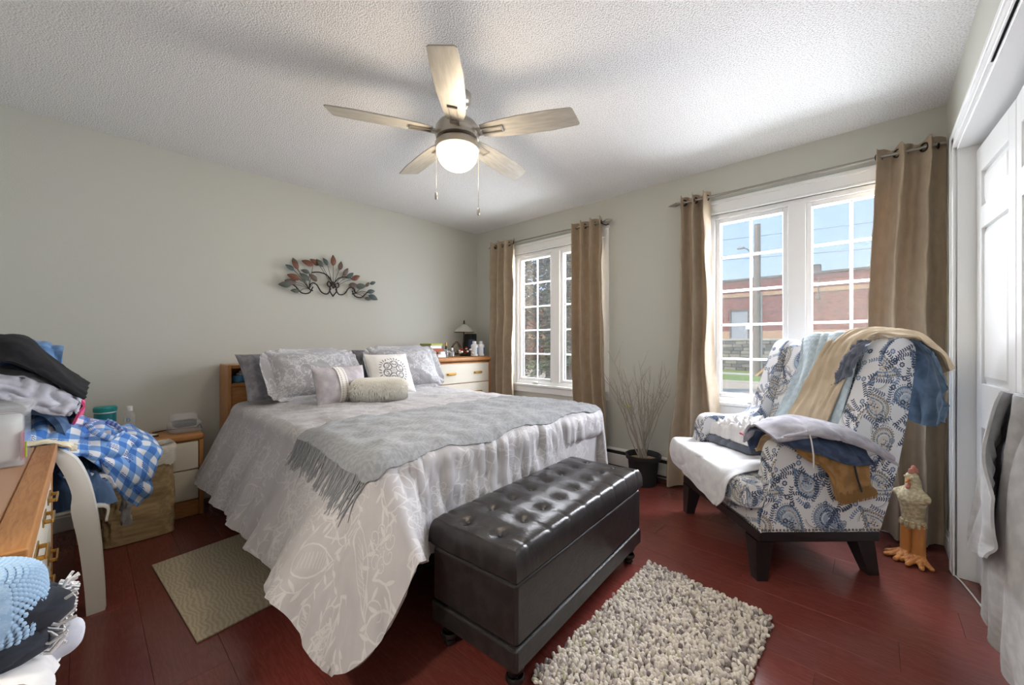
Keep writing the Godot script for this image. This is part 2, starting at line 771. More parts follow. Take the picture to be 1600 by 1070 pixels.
func materials() -> void:
	# fine weave used as relief by all cloth
	var wv := Image.create(64, 64, false, Image.FORMAT_RGB8)
	for y in 64:
		for x in 64:
			var k := 0.5 + 0.25 * sin(x * TAU / 8.0) * (1.0 if (y / 4) % 2 == 0 else -1.0) + 0.25 * sin(y * TAU / 8.0)
			wv.set_pixel(x, y, Color(k, k, k))
	M["weave_tex"] = ImageTexture.create_from_image(wv)

	var m := mat("wall_paint", rgb(197, 198, 190), 0.75)
	m.heightmap_enabled = true
	m.heightmap_texture = noise_tex(5, 0.12, 512, 3)
	m.heightmap_scale = 0.03
	m.uv1_triplanar = true
	m.uv1_scale = Vector3.ONE * 2.0
	m = mat("popcorn_ceiling", Color.WHITE, 0.9)
	m.albedo_texture = noise_tex(21, 0.11, 512, 3, 0.0, two(rgb(214, 214, 214), rgb(240, 240, 240), 0.32, 0.5))
	m.heightmap_enabled = true
	m.heightmap_texture = noise_tex(21, 0.11, 512, 3)
	m.heightmap_scale = 0.3
	m.uv1_triplanar = true
	m.uv1_scale = Vector3.ONE * 1.9
	mat("white_trim", rgb(236, 238, 238), 0.35)
	mat("vinyl", rgb(238, 240, 242), 0.3)
	m = mat("pane_glass", Color(1, 1, 1, 0.04), 0.02)
	m.transparency = BaseMaterial3D.TRANSPARENCY_ALPHA
	mat("heater_enamel", rgb(222, 224, 222), 0.4)
	mat("dark_gap", rgb(48, 47, 46), 0.7)
	for k in 4:
		m = wood("plank_%d" % k, rgb(118 - k * 3, 56, 50), rgb(130 - k * 4, 66, 58), rgb(95, 44, 38), 40 + k, 0.22, 5.0, Vector3(0.8, 5.2, 1))
		m.metallic_specular = 0.55
	wood("oak", rgb(188, 134, 80), rgb(168, 113, 62), rgb(128, 80, 40), 11, 0.4, 6.0, Vector3(0.5, 4.0, 1))
	mat("tan_laminate", rgb(186, 140, 104), 0.3)
	mat("cream_laminate", rgb(226, 221, 206), 0.4)
	mat("brass", rgb(200, 160, 84), 0.3, 0.9)
	mat("white_plastic", rgb(232, 231, 224), 0.35)
	mat("black_plastic", rgb(22, 22, 24), 0.45)

func room() -> void:
	# floor boards run along x
	var fl := frame("floor")
	part(fl, "subfloor", mb().slab(v3(-0.12, -0.14, -0.12), v3(W + 0.25, -0.012, D + 0.12), 0.0), M["dark_gap"])
	var z := 0.0
	var row := 0
	var shapes := {}
	while z < D - 0.001:
		var z1 := minf(z + 0.192, D)
		var x := 0.0
		var first: float = [0.55, 1.0, 0.3, 0.82, 0.15][row % 5] * 1.2
		while x < W + 0.16:
			var x1: float = minf(x + (first if x == 0.0 else 1.21), W + 0.17)
			part(fl, "plank", mb().slab(v3(x + 0.0002, -0.012, z + 0.0002), v3(x1 - 0.0002, 0.0, z1 - 0.0002), 0.0007), M["plank_%d" % ((row * 3 + int(x * 2.0)) % 4)])
			x = x1
		z = z1
		row += 1
	struct("ceiling", mb().slab(v3(-0.12, H, -0.2), v3(W + 0.5, H + 0.16, D + 0.12), 0.0), M["popcorn_ceiling"])
	struct("wall_headboard", mb().slab(v3(-0.12, -0.14, -0.14), v3(0, H + 0.02, D + 0.12), 0.0), M["wall_paint"])
	struct("wall_back", mb().slab(v3(-0.12, -0.14, D), v3(2.6, H + 0.02, D + 0.12), 0.0).slab(v3(3.42, -0.14, D), v3(W + 0.3, H + 0.02, D + 0.12), 0.0).slab(v3(2.6, 2.04, D), v3(3.42, H + 0.02, D + 0.12), 0.0), M["wall_paint"])
	var b := mb()
	for s in [[-0.12, 0.63, 0.0, H], [1.71, 2.63, 0.0, H], [3.71, W + 0.3, 0.0, H], [0.63, 1.71, 0.0, 0.68], [2.63, 3.71, 0.0, 0.68], [0.63, 1.71, 2.09, H], [2.63, 3.71, 2.09, H]]:
		b.slab(v3(s[0], s[2] - 0.14, -0.14) if s[2] == 0.0 else v3(s[0], s[2], -0.14), v3(s[1], s[3] + (0.02 if s[3] == H else 0.0), 0), 0.0)
	struct("wall_window", b, M["wall_paint"])
	# closet wall with the opening for the folding doors
	b = mb()
	b.slab(v3(W, -0.14, -0.14), v3(W + 0.12, H + 0.02, 0.40), 0.0)
	b.slab(v3(W, -0.14, 1.96), v3(W + 0.12, H + 0.02, D + 0.12), 0.0)
	b.slab(v3(W, 2.06, 0.40), v3(W + 0.12, H + 0.02, 1.96), 0.0)
	struct("wall_closet", b, M["wall_paint"])
	b = mb()
	b.slab(v3(W + 0.12, -0.14, 0.2), v3(W + 0.24, H, 0.3), 0.0).slab(v3(W + 0.12, -0.14, 2.05), v3(W + 0.24, H, 2.15), 0.0).slab(v3(W + 0.22, -0.14, 0.2), v3(W + 0.3, H, 2.15), 0.0)
	struct("wall_inside_closet", b, M["wall_paint"])

	# baseboards: a flat board with a rounded cap
	b = mb()
	b.slab(v3(0.0, 0, 0), v3(1.45, 0.085, 0.012)).slab(v3(2.5, 0, 0), v3(W, 0.085, 0.012)).slab(v3(2.5, 0.085, 0), v3(W, 0.097, 0.007))
	struct("baseboard_window", b, M["white_trim"])
	b = mb().slab(v3(W - 0.012, 0, 0.012), v3(W, 0.085, 0.325)).slab(v3(W - 0.007, 0.085, 0.007), v3(W, 0.1, 0.325))
	struct("baseboard_closet", b, M["white_trim"])
	struct("baseboard_headboard", mb().slab(v3(0, 0, 0.012), v3(0.012, 0.09, D)), M["white_trim"])
	struct("baseboard_back", mb().slab(v3(0.012, 0, D - 0.012), v3(2.53, 0.09, D)).slab(v3(3.49, 0, D - 0.012), v3(W, 0.09, D)), M["white_trim"])

	# casing of the closet: stepped moulding
	b = mb()
	for e in [[0.0, 0.016, 0.07], [0.0, 0.024, 0.02], [0.05, 0.02, 0.02]]:
		var t0: float = e[0]
		var th: float = e[1]
		var wd: float = e[2]
		b.slab(v3(W - th, 0, 0.33 + t0), v3(W, 2.13 - t0, 0.33 + t0 + wd), 0.004)
		b.slab(v3(W - th, 0, 2.03 - t0), v3(W, 2.13 - t0, 2.03 - t0 - wd), 0.004)
		b.slab(v3(W - th, 2.13 - t0, 0.33 + t0), v3(W, 2.13 - t0 - wd, 2.03 - t0), 0.004)
	struct("trim_1", b, M["white_trim"])
	b = mb().slab(v3(W - 0.005, 0, 0.388), v3(W + 0.125, 2.062, 0.402), 0.003).slab(v3(W - 0.005, 0, 1.958), v3(W + 0.125, 2.062, 1.972), 0.003).slab(v3(W - 0.005, 2.048, 0.402), v3(W + 0.125, 2.062, 1.958), 0.003)
	struct("trim_2", b, M["white_trim"])
	# the two folding leaves with raised panels
	var dr := frame("door_1")
	var ends := [[v3(3.906, 0, 0.408), v3(3.936, 0, 0.915)], [v3(3.937, 0, 0.920), v3(3.925, 0, 1.43)], [v3(3.925, 0, 1.435), v3(3.915, 0, 1.945)]]
	for l in 3:
		var a: Vector3 = ends[l][0]
		var e: Vector3 = ends[l][1]
		var len := a.distance_to(e)
		var zx := (e - a).normalized()
		var t := Transform3D(Basis(zx, Vector3.UP, zx.cross(Vector3.UP)), a)
		# local x along the leaf, z towards the room (-x of the room)
		if t.basis.z.x > 0.0:
			t.basis.z = -t.basis.z
			t.basis = Basis(t.basis.x, t.basis.y, t.basis.z)
		b = mb().at(t)
		var zc := -0.014
		var stile := 0.075
		b.box(v3(stile * 0.5, 1.02, zc), v3(stile, 2.0, 0.03), 0.003)
		b.box(v3(len - stile * 0.5, 1.02, zc), v3(stile, 2.0, 0.03), 0.003)
		for r in [[0.02, 0.24], [0.74, 0.94], [1.64, 1.74], [1.9, 2.02]]:
			b.box(v3(len * 0.5, (r[0] + r[1]) * 0.5, zc), v3(len - stile * 2.0, r[1] - r[0], 0.03), 0.003)
		var leaf := part(dr, "leaf", b, M["white_trim"])
		for r in [[0.24, 0.74], [0.94, 1.64], [1.74, 1.9]]:
			b = mb().at(t)
			var pw := len - stile * 2.0
			var hh: float = r[1] - r[0]
			b.box(v3(len * 0.5, (r[0] + r[1]) * 0.5, zc - 0.006), v3(pw, hh, 0.01), 0.0)
			# raised field with sloping margins
			var o := Vector2(pw * 0.5, hh * 0.5)
			var q := o - Vector2(0.035, 0.035)
			var cc := v3(len * 0.5, (r[0] + r[1]) * 0.5, 0)
			var zo := zc - 0.001
			var zi := zc + 0.012
			var co := [Vector2(-1, -1), Vector2(1, -1), Vector2(1, 1), Vector2(-1, 1)]
			for k in 4:
				var c0: Vector2 = co[k]
				var c1: Vector2 = co[(k + 1) % 4]
				var p0 := cc + v3(c0.x * o.x, c0.y * o.y, zo)
				var p1 := cc + v3(c1.x * o.x, c1.y * o.y, zo)
				var p2 := cc + v3(c1.x * q.x, c1.y * q.y, zi)
				var p3 := cc + v3(c0.x * q.x, c0.y * q.y, zi)
				var nn := (p1 - p0).cross(p3 - p0).normalized()
				b.face([p0, p1, p2, p3], nn if nn.z > 0 else -nn)
			b.face([cc + v3(-q.x, -q.y, zi), cc + v3(q.x, -q.y, zi), cc + v3(q.x, q.y, zi), cc + v3(-q.x, q.y, zi)], Vector3(0, 0, 1))
			part(leaf, "panel", b, M["white_trim"])
	b = mb().at(Transform3D(Basis(Vector3.BACK, PI / 2), v3(3.918, 0.955, 1.33)))
	b.lathe([[Vector2(0.0, 0), Vector2(0.011, 0), Vector2(0.010, 0.02), Vector2(0.017, 0.028), Vector2(0.019, 0.036), Vector2(0.012, 0.044), Vector2(0, 0.045)]], 16)
	part(dr, "knob", b, M["black_plastic"], "small dark knob")

	make_window(1, 0.63)
	make_window(2, 2.63)

	# electric baseboard heater under the bare wall
	var ht := thing("baseboard_heater", "long low white electric baseboard heater on the window wall behind the pot", "heater", v3(1.97, 0, 0))
	b = mb().slab(v3(1.46, 0.02, 0), v3(2.49, 0.175, 0.012), 0.002).slab(v3(1.46, 0.172, 0.0), v3(2.49, 0.185, 0.058), 0.004)
	part(ht, "casing", b, M["heater_enamel"])
	part(ht, "front_panel", mb().slab(v3(1.465, 0.045, 0.05), v3(2.485, 0.145, 0.062), 0.005), M["heater_enamel"])
	part(ht, "outlet_slot", mb().slab(v3(1.465, 0.028, 0.012), v3(2.485, 0.168, 0.042), 0.0), M["dark_gap"])
	part(ht, "end_cap", mb().slab(v3(1.45, 0.018, 0), v3(1.462, 0.187, 0.064), 0.003), M["heater_enamel"])
	part(ht, "end_cap", mb().slab(v3(2.488, 0.018, 0), v3(2.5, 0.187, 0.064), 0.003), M["heater_enamel"])

# the doorway behind the camera and the lit hall beyond it
func hall() -> void:
	var b := mb()
	b.slab(v3(2.53, 0, D - 0.016), v3(2.6, 2.11, D)).slab(v3(3.42, 0, D - 0.016), v3(3.49, 2.11, D)).slab(v3(2.53, 2.04, D - 0.016), v3(3.49, 2.11, D))
	b.slab(v3(2.585, 0, D - 0.004), v3(2.6, 2.05, D + 0.124)).slab(v3(3.42, 0, D - 0.004), v3(3.435, 2.05, D + 0.124)).slab(v3(2.6, 2.035, D - 0.004), v3(3.42, 2.05, D + 0.124))
	struct("trim_3", b, M["white_trim"])
	struct("floor_hall", mb().slab(v3(1.9, -0.14, D + 0.12), v3(4.3, -0.001, 5.2), 0.0).slab(v3(2.6, -0.14, D), v3(3.42, -0.001, D + 0.12), 0.0), M["plank_1"])
	b = mb().slab(v3(1.78, -0.14, D + 0.12), v3(1.9, H, 5.32), 0.0).slab(v3(4.3, -0.14, D + 0.12), v3(4.42, H, 5.32), 0.0).slab(v3(1.9, -0.14, 5.2), v3(4.3, H, 5.32), 0.0)
	struct("wall_hall", b, M["wall_paint"])
	struct("ceiling_hall", mb().slab(v3(1.78, H, D + 0.1), v3(4.42, H + 0.16, 5.32), 0.0), M["popcorn_ceiling"])
	var c := v3(3.0, H, 4.4)
	var t := thing("hall_ceiling_light", "round white dome ceiling light in the hall behind the camera", "ceiling light", c)
	part(t, "base", mb().to(c).lathe([[Vector2(0.0, -0.03), Vector2(0.16, -0.03), Vector2(0.165, 0.0)]], 28), M["white_trim"])
	var gl := mat("dome_lamp_glass", rgb(255, 250, 242), 0.4)
	gl.emission_enabled = true
	gl.emission = rgb(255, 246, 232)
	gl.emission_energy_multiplier = 2.0
	part(t, "lamp_dome", mb().to(c).lathe([[Vector2(0, -0.11), Vector2(0.08, -0.1), Vector2(0.13, -0.07), Vector2(0.15, -0.03)], [Vector2(0.15, -0.03), Vector2(0, -0.03)]], 28), gl)
	var om := OmniLight3D.new()
	om.name = "hall_lamp"
	om.light_color = rgb(255, 243, 226)
	om.light_energy = 3.6
	om.light_size = 0.12
	om.omni_range = 10.0
	om.omni_attenuation = 2.0
	om.shadow_enabled = true
	add_child(om)
	om.position = c + v3(0, -0.065, 0)

func make_window(n: int, x0: float) -> void:
	var x1 := x0 + 1.08
	var y0 := 0.68
	var y1 := 2.09
	var w := frame("window_%d" % n)
	var b := mb()
	# head casing with a stepped crown, side casings, stool and apron
	b.slab(v3(x0 - 0.075, y0 - 0.02, 0), v3(x0 + 0.005, y1 + 0.02, 0.016)).slab(v3(x1 - 0.005, y0 - 0.02, 0), v3(x1 + 0.075, y1 + 0.02, 0.016))
	b.slab(v3(x0 - 0.075, y1 - 0.005, 0), v3(x1 + 0.075, y1 + 0.085, 0.018)).slab(v3(x0 - 0.08, y1 + 0.075, 0), v3(x1 + 0.08, y1 + 0.1, 0.028)).slab(v3(x0 - 0.075, y1 - 0.005, 0), v3(x1 + 0.075, y1 + 0.012, 0.024))
	b.slab(v3(x0 - 0.075, y0 - 0.085, 0), v3(x1 + 0.075, y0 - 0.018, 0.014))
	part(w, "casing", b, M["white_trim"])
	part(w, "sill", mb().slab(v3(x0 - 0.07, y0 - 0.022, -0.03), v3(x1 + 0.07, y0 + 0.004, 0.03), 0.006), M["white_trim"])
	b = mb()
	var fd := [-0.12, -0.012]
	b.slab(v3(x0, y0, fd[0]), v3(x0 + 0.035, y1, fd[1])).slab(v3(x1 - 0.035, y0, fd[0]), v3(x1, y1, fd[1])).slab(v3(x0 + 0.03, y1 - 0.035, fd[0]), v3(x1 - 0.03, y1, fd[1])).slab(v3(x0 + 0.03, y0, fd[0]), v3(x1 - 0.03, y0 + 0.035, fd[1]))
	b.slab(v3((x0 + x1) * 0.5 - 0.05, y0 + 0.03, fd[0]), v3((x0 + x1) * 0.5 + 0.05, y1 - 0.03, fd[1]))
	part(w, "frame", b, M["vinyl"])
	for s in 2:
		var a: float = x0 + 0.033 if s == 0 else (x0 + x1) * 0.5 + 0.048
		var e: float = (x0 + x1) * 0.5 - 0.048 if s == 0 else x1 - 0.033
		var ya := y0 + 0.033
		var yb := y1 - 0.033
		var st := 0.033
		b = mb()
		b.slab(v3(a, ya, -0.09), v3(a + st, yb, -0.03), 0.006).slab(v3(e - st, ya, -0.09), v3(e, yb, -0.03), 0.006).slab(v3(a + st - 0.004, ya, -0.09), v3(e - st + 0.004, ya + st, -0.03), 0.006).slab(v3(a + st - 0.004, yb - st, -0.09), v3(e - st + 0.004, yb, -0.03), 0.006)
		var sash := part(w, "sash", b, M["vinyl"])
		part(sash, "pane", mb().slab(v3(a + st - 0.003, ya + st - 0.003, -0.058), v3(e - st + 0.003, yb - st + 0.003, -0.0575), 0.0), M["pane_glass"])
		# the thin dark spacer and the ten-light grille
		var gx0 := a + st
		var gx1 := e - st
		var gy0 := ya + st
		var gy1 := yb - st
		part(sash, "grille_bar", mb().slab(v3((gx0 + gx1) * 0.5 - 0.008, gy0, -0.072), v3((gx0 + gx1) * 0.5 + 0.008, gy1, -0.062), 0.002), M["vinyl"])
		for k in range(1, 5):
			var yy := lerpf(gy0, gy1, k / 5.0)
			part(sash, "grille_bar", mb().slab(v3(gx0, yy - 0.008, -0.073), v3(gx1, yy + 0.008, -0.061), 0.002), M["vinyl"])
		b = mb()
		b.slab(v3(gx0 - 0.002, gy0 - 0.002, -0.07), v3(gx0 + 0.003, gy1, -0.056), 0.0).slab(v3(gx1 - 0.003, gy0, -0.07), v3(gx1 + 0.002, gy1, -0.056), 0.0).slab(v3(gx0, gy0 - 0.002, -0.07), v3(gx1, gy0 + 0.003, -0.056), 0.0).slab(v3(gx0, gy1 - 0.003, -0.07), v3(gx1, gy1 + 0.002, -0.056), 0.0)
		part(sash, "gasket", b, M["dark_gap"])
		# crank operator
		b = mb()
		var cx := lerpf(a, e, 0.55)
		b.box(v3(cx, y0 + 0.02, -0.004), v3(0.07, 0.018, 0.02), 0.006)
		b.tube([v3(cx - 0.02, y0 + 0.024, 0.008), v3(cx, y0 + 0.03, 0.016), v3(cx + 0.035, y0 + 0.024, 0.018), v3(cx + 0.05, y0 + 0.022, 0.018)], [0.005, 0.005, 0.0045, 0.007], 6)
		part(w, "crank_handle", b, M["white_plastic"])

func outside() -> void:
	var g := -0.6
	var m := mat("lawn", Color.WHITE, 0.95)
	m.albedo_texture = noise_tex(61, 0.05, 512, 5, 0.0, two(rgb(66, 96, 34), rgb(124, 158, 60)))
	m.uv1_triplanar = true
	m.uv1_scale = Vector3.ONE * 0.5
	m = mat("asphalt", Color.WHITE, 0.9)
	m.albedo_texture = noise_tex(62, 0.2, 512, 5, 0.0, two(rgb(150, 138, 122), rgb(186, 174, 158)))
	m.uv1_triplanar = true
	m.uv1_scale = Vector3.ONE * 0.6
	m = mat("kerb", rgb(176, 172, 164), 0.9)
	struct("ground_lawn", mb().slab(v3(-40, g - 0.5, -70), v3(40, g, -0.16), 0.0), M["lawn"])
	struct("street", mb().slab(v3(-40, g - 0.02, -15.2), v3(40, g + 0.02, -7.5), 0.0), M["asphalt"])
	struct("kerb", mb().slab(v3(-40, g - 0.02, -15.45), v3(40, g + 0.12, -15.2), 0.01).slab(v3(-40, g - 0.02, -21.4), v3(40, g + 0.04, -20.4), 0.01), M["kerb"])

	# brick warehouse across the street; its bricks are two pixels high from here
	var bi := picture(512, 512, rgb(120, 96, 88))
	rng.seed = 5
	for r in 32:
		for c in 17:
			var cc := rgb(140, 62, 50).lerp(rgb(104, 44, 40), rng.randf()).lerp(rgb(150, 86, 66), rng.randf() * 0.35)
			bi.fill_rect(Rect2i(c * 32 - (16 if r % 2 else 0), r * 16 + 1, 30, 14), cc)
	m = mat("warehouse_brick", Color.WHITE, 0.9)
	m.albedo_texture = ImageTexture.create_from_image(bi)
	m.uv1_triplanar = true
	m.uv1_scale = Vector3(0.28, 0.4, 0.28)
	mat("tan_stone", rgb(176, 140, 108), 0.85)
	mat("grey_door", rgb(150, 158, 170), 0.6)
	mat("flashing", rgb(92, 84, 80), 0.6)
	var bd := thing("brick_warehouse", "long red brick warehouse with tan stone bands across the street", "building", v3(0, g, -32))
	var z := -25.5
	part(bd, "wall", mb().slab(v3(-22, g, -38), v3(20, 5.1, z), 0.0), M["warehouse_brick"])
	part(bd, "parapet", mb().slab(v3(-22.1, 5.1, -38), v3(20.1, 5.24, z + 0.08), 0.02), M["flashing"])
	part(bd, "stone_band", mb().slab(v3(-22.05, 4.05, -30), v3(20.05, 4.28, z + 0.07), 0.02), M["tan_stone"])
	part(bd, "stone_band", mb().slab(v3(-22.05, 4.42, -30), v3(20.05, 4.52, z + 0.05), 0.02), M["tan_stone"])
	part(bd, "stone_band", mb().slab(v3(-22.05, 1.3, -30), v3(20.05, 1.85, z + 0.06), 0.02), M["tan_stone"])
	var dd := part(bd, "loading_door", mb().slab(v3(-3.3, 1.25, z - 0.1), v3(-2.35, 3.15, z + 0.08), 0.01), M["grey_door"], "grey metal door")
	part(dd, "door_frame", mb().slab(v3(-3.4, 1.25, z), v3(-3.3, 3.25, z + 0.12), 0.0).slab(v3(-2.35, 1.25, z), v3(-2.25, 3.25, z + 0.12), 0.0).slab(v3(-3.4, 3.15, z), v3(-2.25, 3.25, z + 0.12), 0.0), M["flashing"])
	part(bd, "roof_vent", mb().slab(v3(0.7, 5.2, -26.2), v3(1.3, 5.7, -25.7), 0.03), M["flashing"])
	var wl := part(bd, "wall_lamp", mb().box(v3(1.2, 3.7, z + 0.16), v3(0.24, 0.14, 0.28), 0.03).tube([v3(1.2, 3.7, z + 0.1), v3(1.2, 4.9, z + 0.1)], 0.03, 5), M["flashing"])

	# retaining wall of rough blocks
	for k in 4:
		m = mat("block_%d" % k, [rgb(116, 114, 106), rgb(96, 98, 96), rgb(134, 130, 118), rgb(84, 88, 84)][k], 0.95)
	var rw := thing("block_retaining_wall", "low wall of rough grey blocks at the foot of the warehouse", "wall", v3(0, g, -24.2))
	part(rw, "core", mb().slab(v3(-16, g, -25.4), v3(14, 1.24, -24.12), 0.0), M["dark_gap"])
	part(rw, "coping", mb().slab(v3(-16, 1.24, -25.4), v3(14, 1.36, -23.98), 0.02), M["kerb"])
	rng.seed = 11
	for r in 9:
		var x := -6.2 + (0.3 if r % 2 else 0.0)
		while x < 5.2:
			var l := rng.randf_range(0.48, 0.72)
			part(rw, "block", mb().slab(v3(x, g + r * 0.204, -24.2), v3(x + l - 0.03, g + r * 0.204 + 0.185, -24.02 + rng.randf() * 0.05), 0.03), M["block_%d" % (rng.randi() % 4)])
			x += l
	# grass growing over its top is left to the lawn's own material
	var bush := mat("ivy", Color.WHITE, 0.9)
	bush.vertex_color_use_as_albedo = true
	bush.backlight_enabled = true
	bush.backlight = Color(0.25, 0.25, 0.2)

	# utility pole
	mat("pole_wood", rgb(122, 112, 104), 0.9)
	mat("galvanised", rgb(150, 152, 154), 0.45, 0.6)
	var po := thing("utility_pole", "tall weathered wooden utility pole with a street lamp arm", "pole", v3(-0.86, g, -20.2))
	part(po, "post", mb().tube([v3(-0.86, g, -20.2), v3(-0.86, 3.0, -20.2), v3(-0.84, 7.2, -20.2)], [0.19, 0.17, 0.14], 10), M["pole_wood"])
	var arm := part(po, "lamp_arm", mb().tube([v3(-0.9, 5.2, -20.2), v3(-1.05, 5.7, -20.1), v3(-1.25, 5.95, -19.9), v3(-1.4, 6.0, -19.8)], 0.03, 6), M["galvanised"])
	part(arm, "lamp_head", mb().box(v3(-1.5, 6.0, -19.7), v3(0.36, 0.12, 0.2), 0.05), M["galvanised"])
	part(po, "sign_plate", mb().box(v3(-1.2, 1.95, -20.03), v3(0.3, 0.28, 0.02), 0.005), M["white_trim"])
	part(po, "conduit", mb().tube([v3(-0.64, g, -20.1), v3(-0.64, 3.6, -20.1)], 0.04, 6), M["galvanised"])
	mat("wire", rgb(60, 62, 66), 0.6)
	for k in 2:
		var pts := []
		var y0: float = [5.5, 6.6][k]
		for s in 25:
			var t := s / 24.0
			pts.append(v3(lerpf(-24.0, 22.0, t), y0 - 0.5 * sin(t * TAU * 2.0) * 0.3 + [-0.6, 0.02][k] * (t - 0.5), lerpf(-19.0, -21.4, t)))
		solo("overhead_wire", mb().tube(pts, 0.009, 4), M["wire"], ["overhead wire crossing just above the roofline of the brick warehouse", "higher overhead wire crossing the sky near the pole top"][k], "wire", "overhead wires")
	mat("raw_timber", rgb(196, 158, 106), 0.8)
	mat("safety_orange", rgb(226, 108, 40), 0.6)
	solo("timber_plank", mb().at(Transform3D(Basis(Vector3.BACK, -0.75), v3(-0.3, g + 0.62, -20.0))).box(Vector3.ZERO, v3(0.1, 1.75, 0.05), 0.01), M["raw_timber"], "pale timber leaning over the grass beside the utility pole", "timber")
	var sh := thing("road_barrier", "low orange road barrier lying in the grass by the pole", "barrier", v3(0.1, g, -19.4))
	part(sh, "board", mb().at(Transform3D(Basis(Vector3.BACK, 0.12), v3(0.1, g + 0.3, -19.4))).box(Vector3.ZERO, v3(1.0, 0.14, 0.05), 0.01), M["safety_orange"])
	part(sh, "leg", mb().tube([v3(-0.3, g, -19.2), v3(-0.25, g + 0.32, -19.4), v3(-0.3, g, -19.6)], 0.03, 5), M["raw_timber"])
	part(sh, "leg", mb().tube([v3(0.5, g, -19.2), v3(0.45, g + 0.38, -19.4), v3(0.5, g, -19.6)], 0.03, 5), M["raw_timber"])

	# evergreens close to the left window
	mat("bark", rgb(84, 68, 54), 0.95)
	conifer(v3(-2.9, g, -3.7), 6.6, 1.25, 1, "dark dense evergreen tree just outside the left window")
	conifer(v3(-4.4, g, -7.3), 9.0, 1.95, 2, "tall blue-green evergreen tree further from the left window")
	conifer(v3(-0.66, g, -3.0), 6.4, 0.98, 3, "evergreen tree with bright green tips seen through the right sash of the left window")
	conifer(v3(-6.3, g, -4.6), 7.5, 2.1, 4, "broad dark evergreen tree behind the others outside the left window")
	conifer(v3(-0.85, g, -8.0), 9.0, 1.5, 6, "evergreen tree across the side yard, rightmost of those outside the left window")
	conifer(v3(-2.2, g, -6.2), 7.5, 1.3, 8, "slim evergreen tree in the gap between the others outside the left window")
	shrub(v3(-1.25, g, -1.75), 0.4, 2.1, "red-leaved shrub just outside the left window")

func leafy(b: MB, p: Vector3, dirn: Vector3, s: float, c: Color) -> void:
	var side := dirn.cross(Vector3.UP if absf(dirn.y) < 0.9 else Vector3.RIGHT).normalized() * s * 0.28
	var up := side.cross(dirn).normalized()
	b.tint(c)
	var k := b.vert(p, up, Vector2.ZERO)
	b.vert(p + dirn * s * 0.5 + side, up, Vector2(1, 0))
	b.vert(p + dirn * s, up, Vector2(1, 1))
	b.vert(p + dirn * s * 0.5 - side, up, Vector2(0, 1))
	b.tri(k, k + 1, k + 2)
	b.tri(k, k + 2, k + 3)

func conifer(p: Vector3, h: float, r: float, seed_: int, label: String) -> void:
	rng.seed = seed_ * 31
	var t := thing("evergreen_tree", label, "tree", p, 0.0, "evergreens outside the left window")
	part(t, "trunk", mb().tube([p, p + v3(0.03, h * 0.5, 0.02), p + v3(0, h * 0.96, 0)], [h * 0.02, h * 0.014, 0.01], 7), M["bark"])
	var b := mb()
	var a := Color(0.008, 0.017, 0.007) if seed_ != 2 else Color(0.009, 0.02, 0.015)
	var c := (Color(0.07, 0.17, 0.03) if seed_ == 3 else Color(0.028, 0.055, 0.018)) if seed_ != 2 else Color(0.03, 0.065, 0.05)
	for k in 900:
		var f := pow(rng.randf(), 0.8)
		var y := h * (0.06 + 0.92 * f)
		var rr := r * (1.0 - f * 0.93)
		var an := rng.randf() * TAU
		var o := v3(cos(an), -0.12 - 0.2 * rng.randf(), sin(an)).normalized()
		var reach := rr * rng.randf_range(0.75, 1.05)
		# a spray of needles along the outer half of the branch
		for s in 9:
			var q := p + v3(0, y, 0) + o * reach * lerpf(0.3, 1.0, s / 8.0)
			var dn := (o + v3(rng.randfn() * 0.5, rng.randfn() * 0.35, rng.randfn() * 0.5)).normalized()
			leafy(b, q, dn, rng.randf_range(0.1, 0.2) * (0.7 + r * 0.35), a.lerp(c, pow(rng.randf(), 2.0)))
	var o2 := part(t, "foliage", b, M["ivy"])
	o2.set_meta("kind", "stuff")

func shrub(p: Vector3, r: float, h: float, label: String) -> void:
	rng.seed = 77
	var t := thing("red_shrub", label, "shrub", p)
	var b := mb()
	var lf := mb()
	for k in 16:
		var an := rng.randf() * TAU
		var q := [p, p + v3(cos(an) * r * 0.35, h * 0.5, sin(an) * r * 0.35), p + v3(cos(an) * r * rng.randf_range(0.5, 1.0), h * rng.randf_range(0.75, 1.0), sin(an) * r)]
		b.tube(q, [0.018, 0.012, 0.005], 5)
		for s in 26:
			var w := MB.along(q, rng.randf_range(0.45, 1.0))
			leafy(lf, w + v3(rng.randfn(), rng.randfn(), rng.randfn()) * 0.07, v3(rng.randfn(), rng.randfn() * 0.6, rng.randfn()).normalized(), rng.randf_range(0.06, 0.11), Color(0.06, 0.012, 0.016).lerp(Color(0.17, 0.03, 0.045), rng.randf()))
	part(t, "stems", b, M["bark"])
	part(t, "foliage", lf, M["ivy"]).set_meta("kind", "stuff")

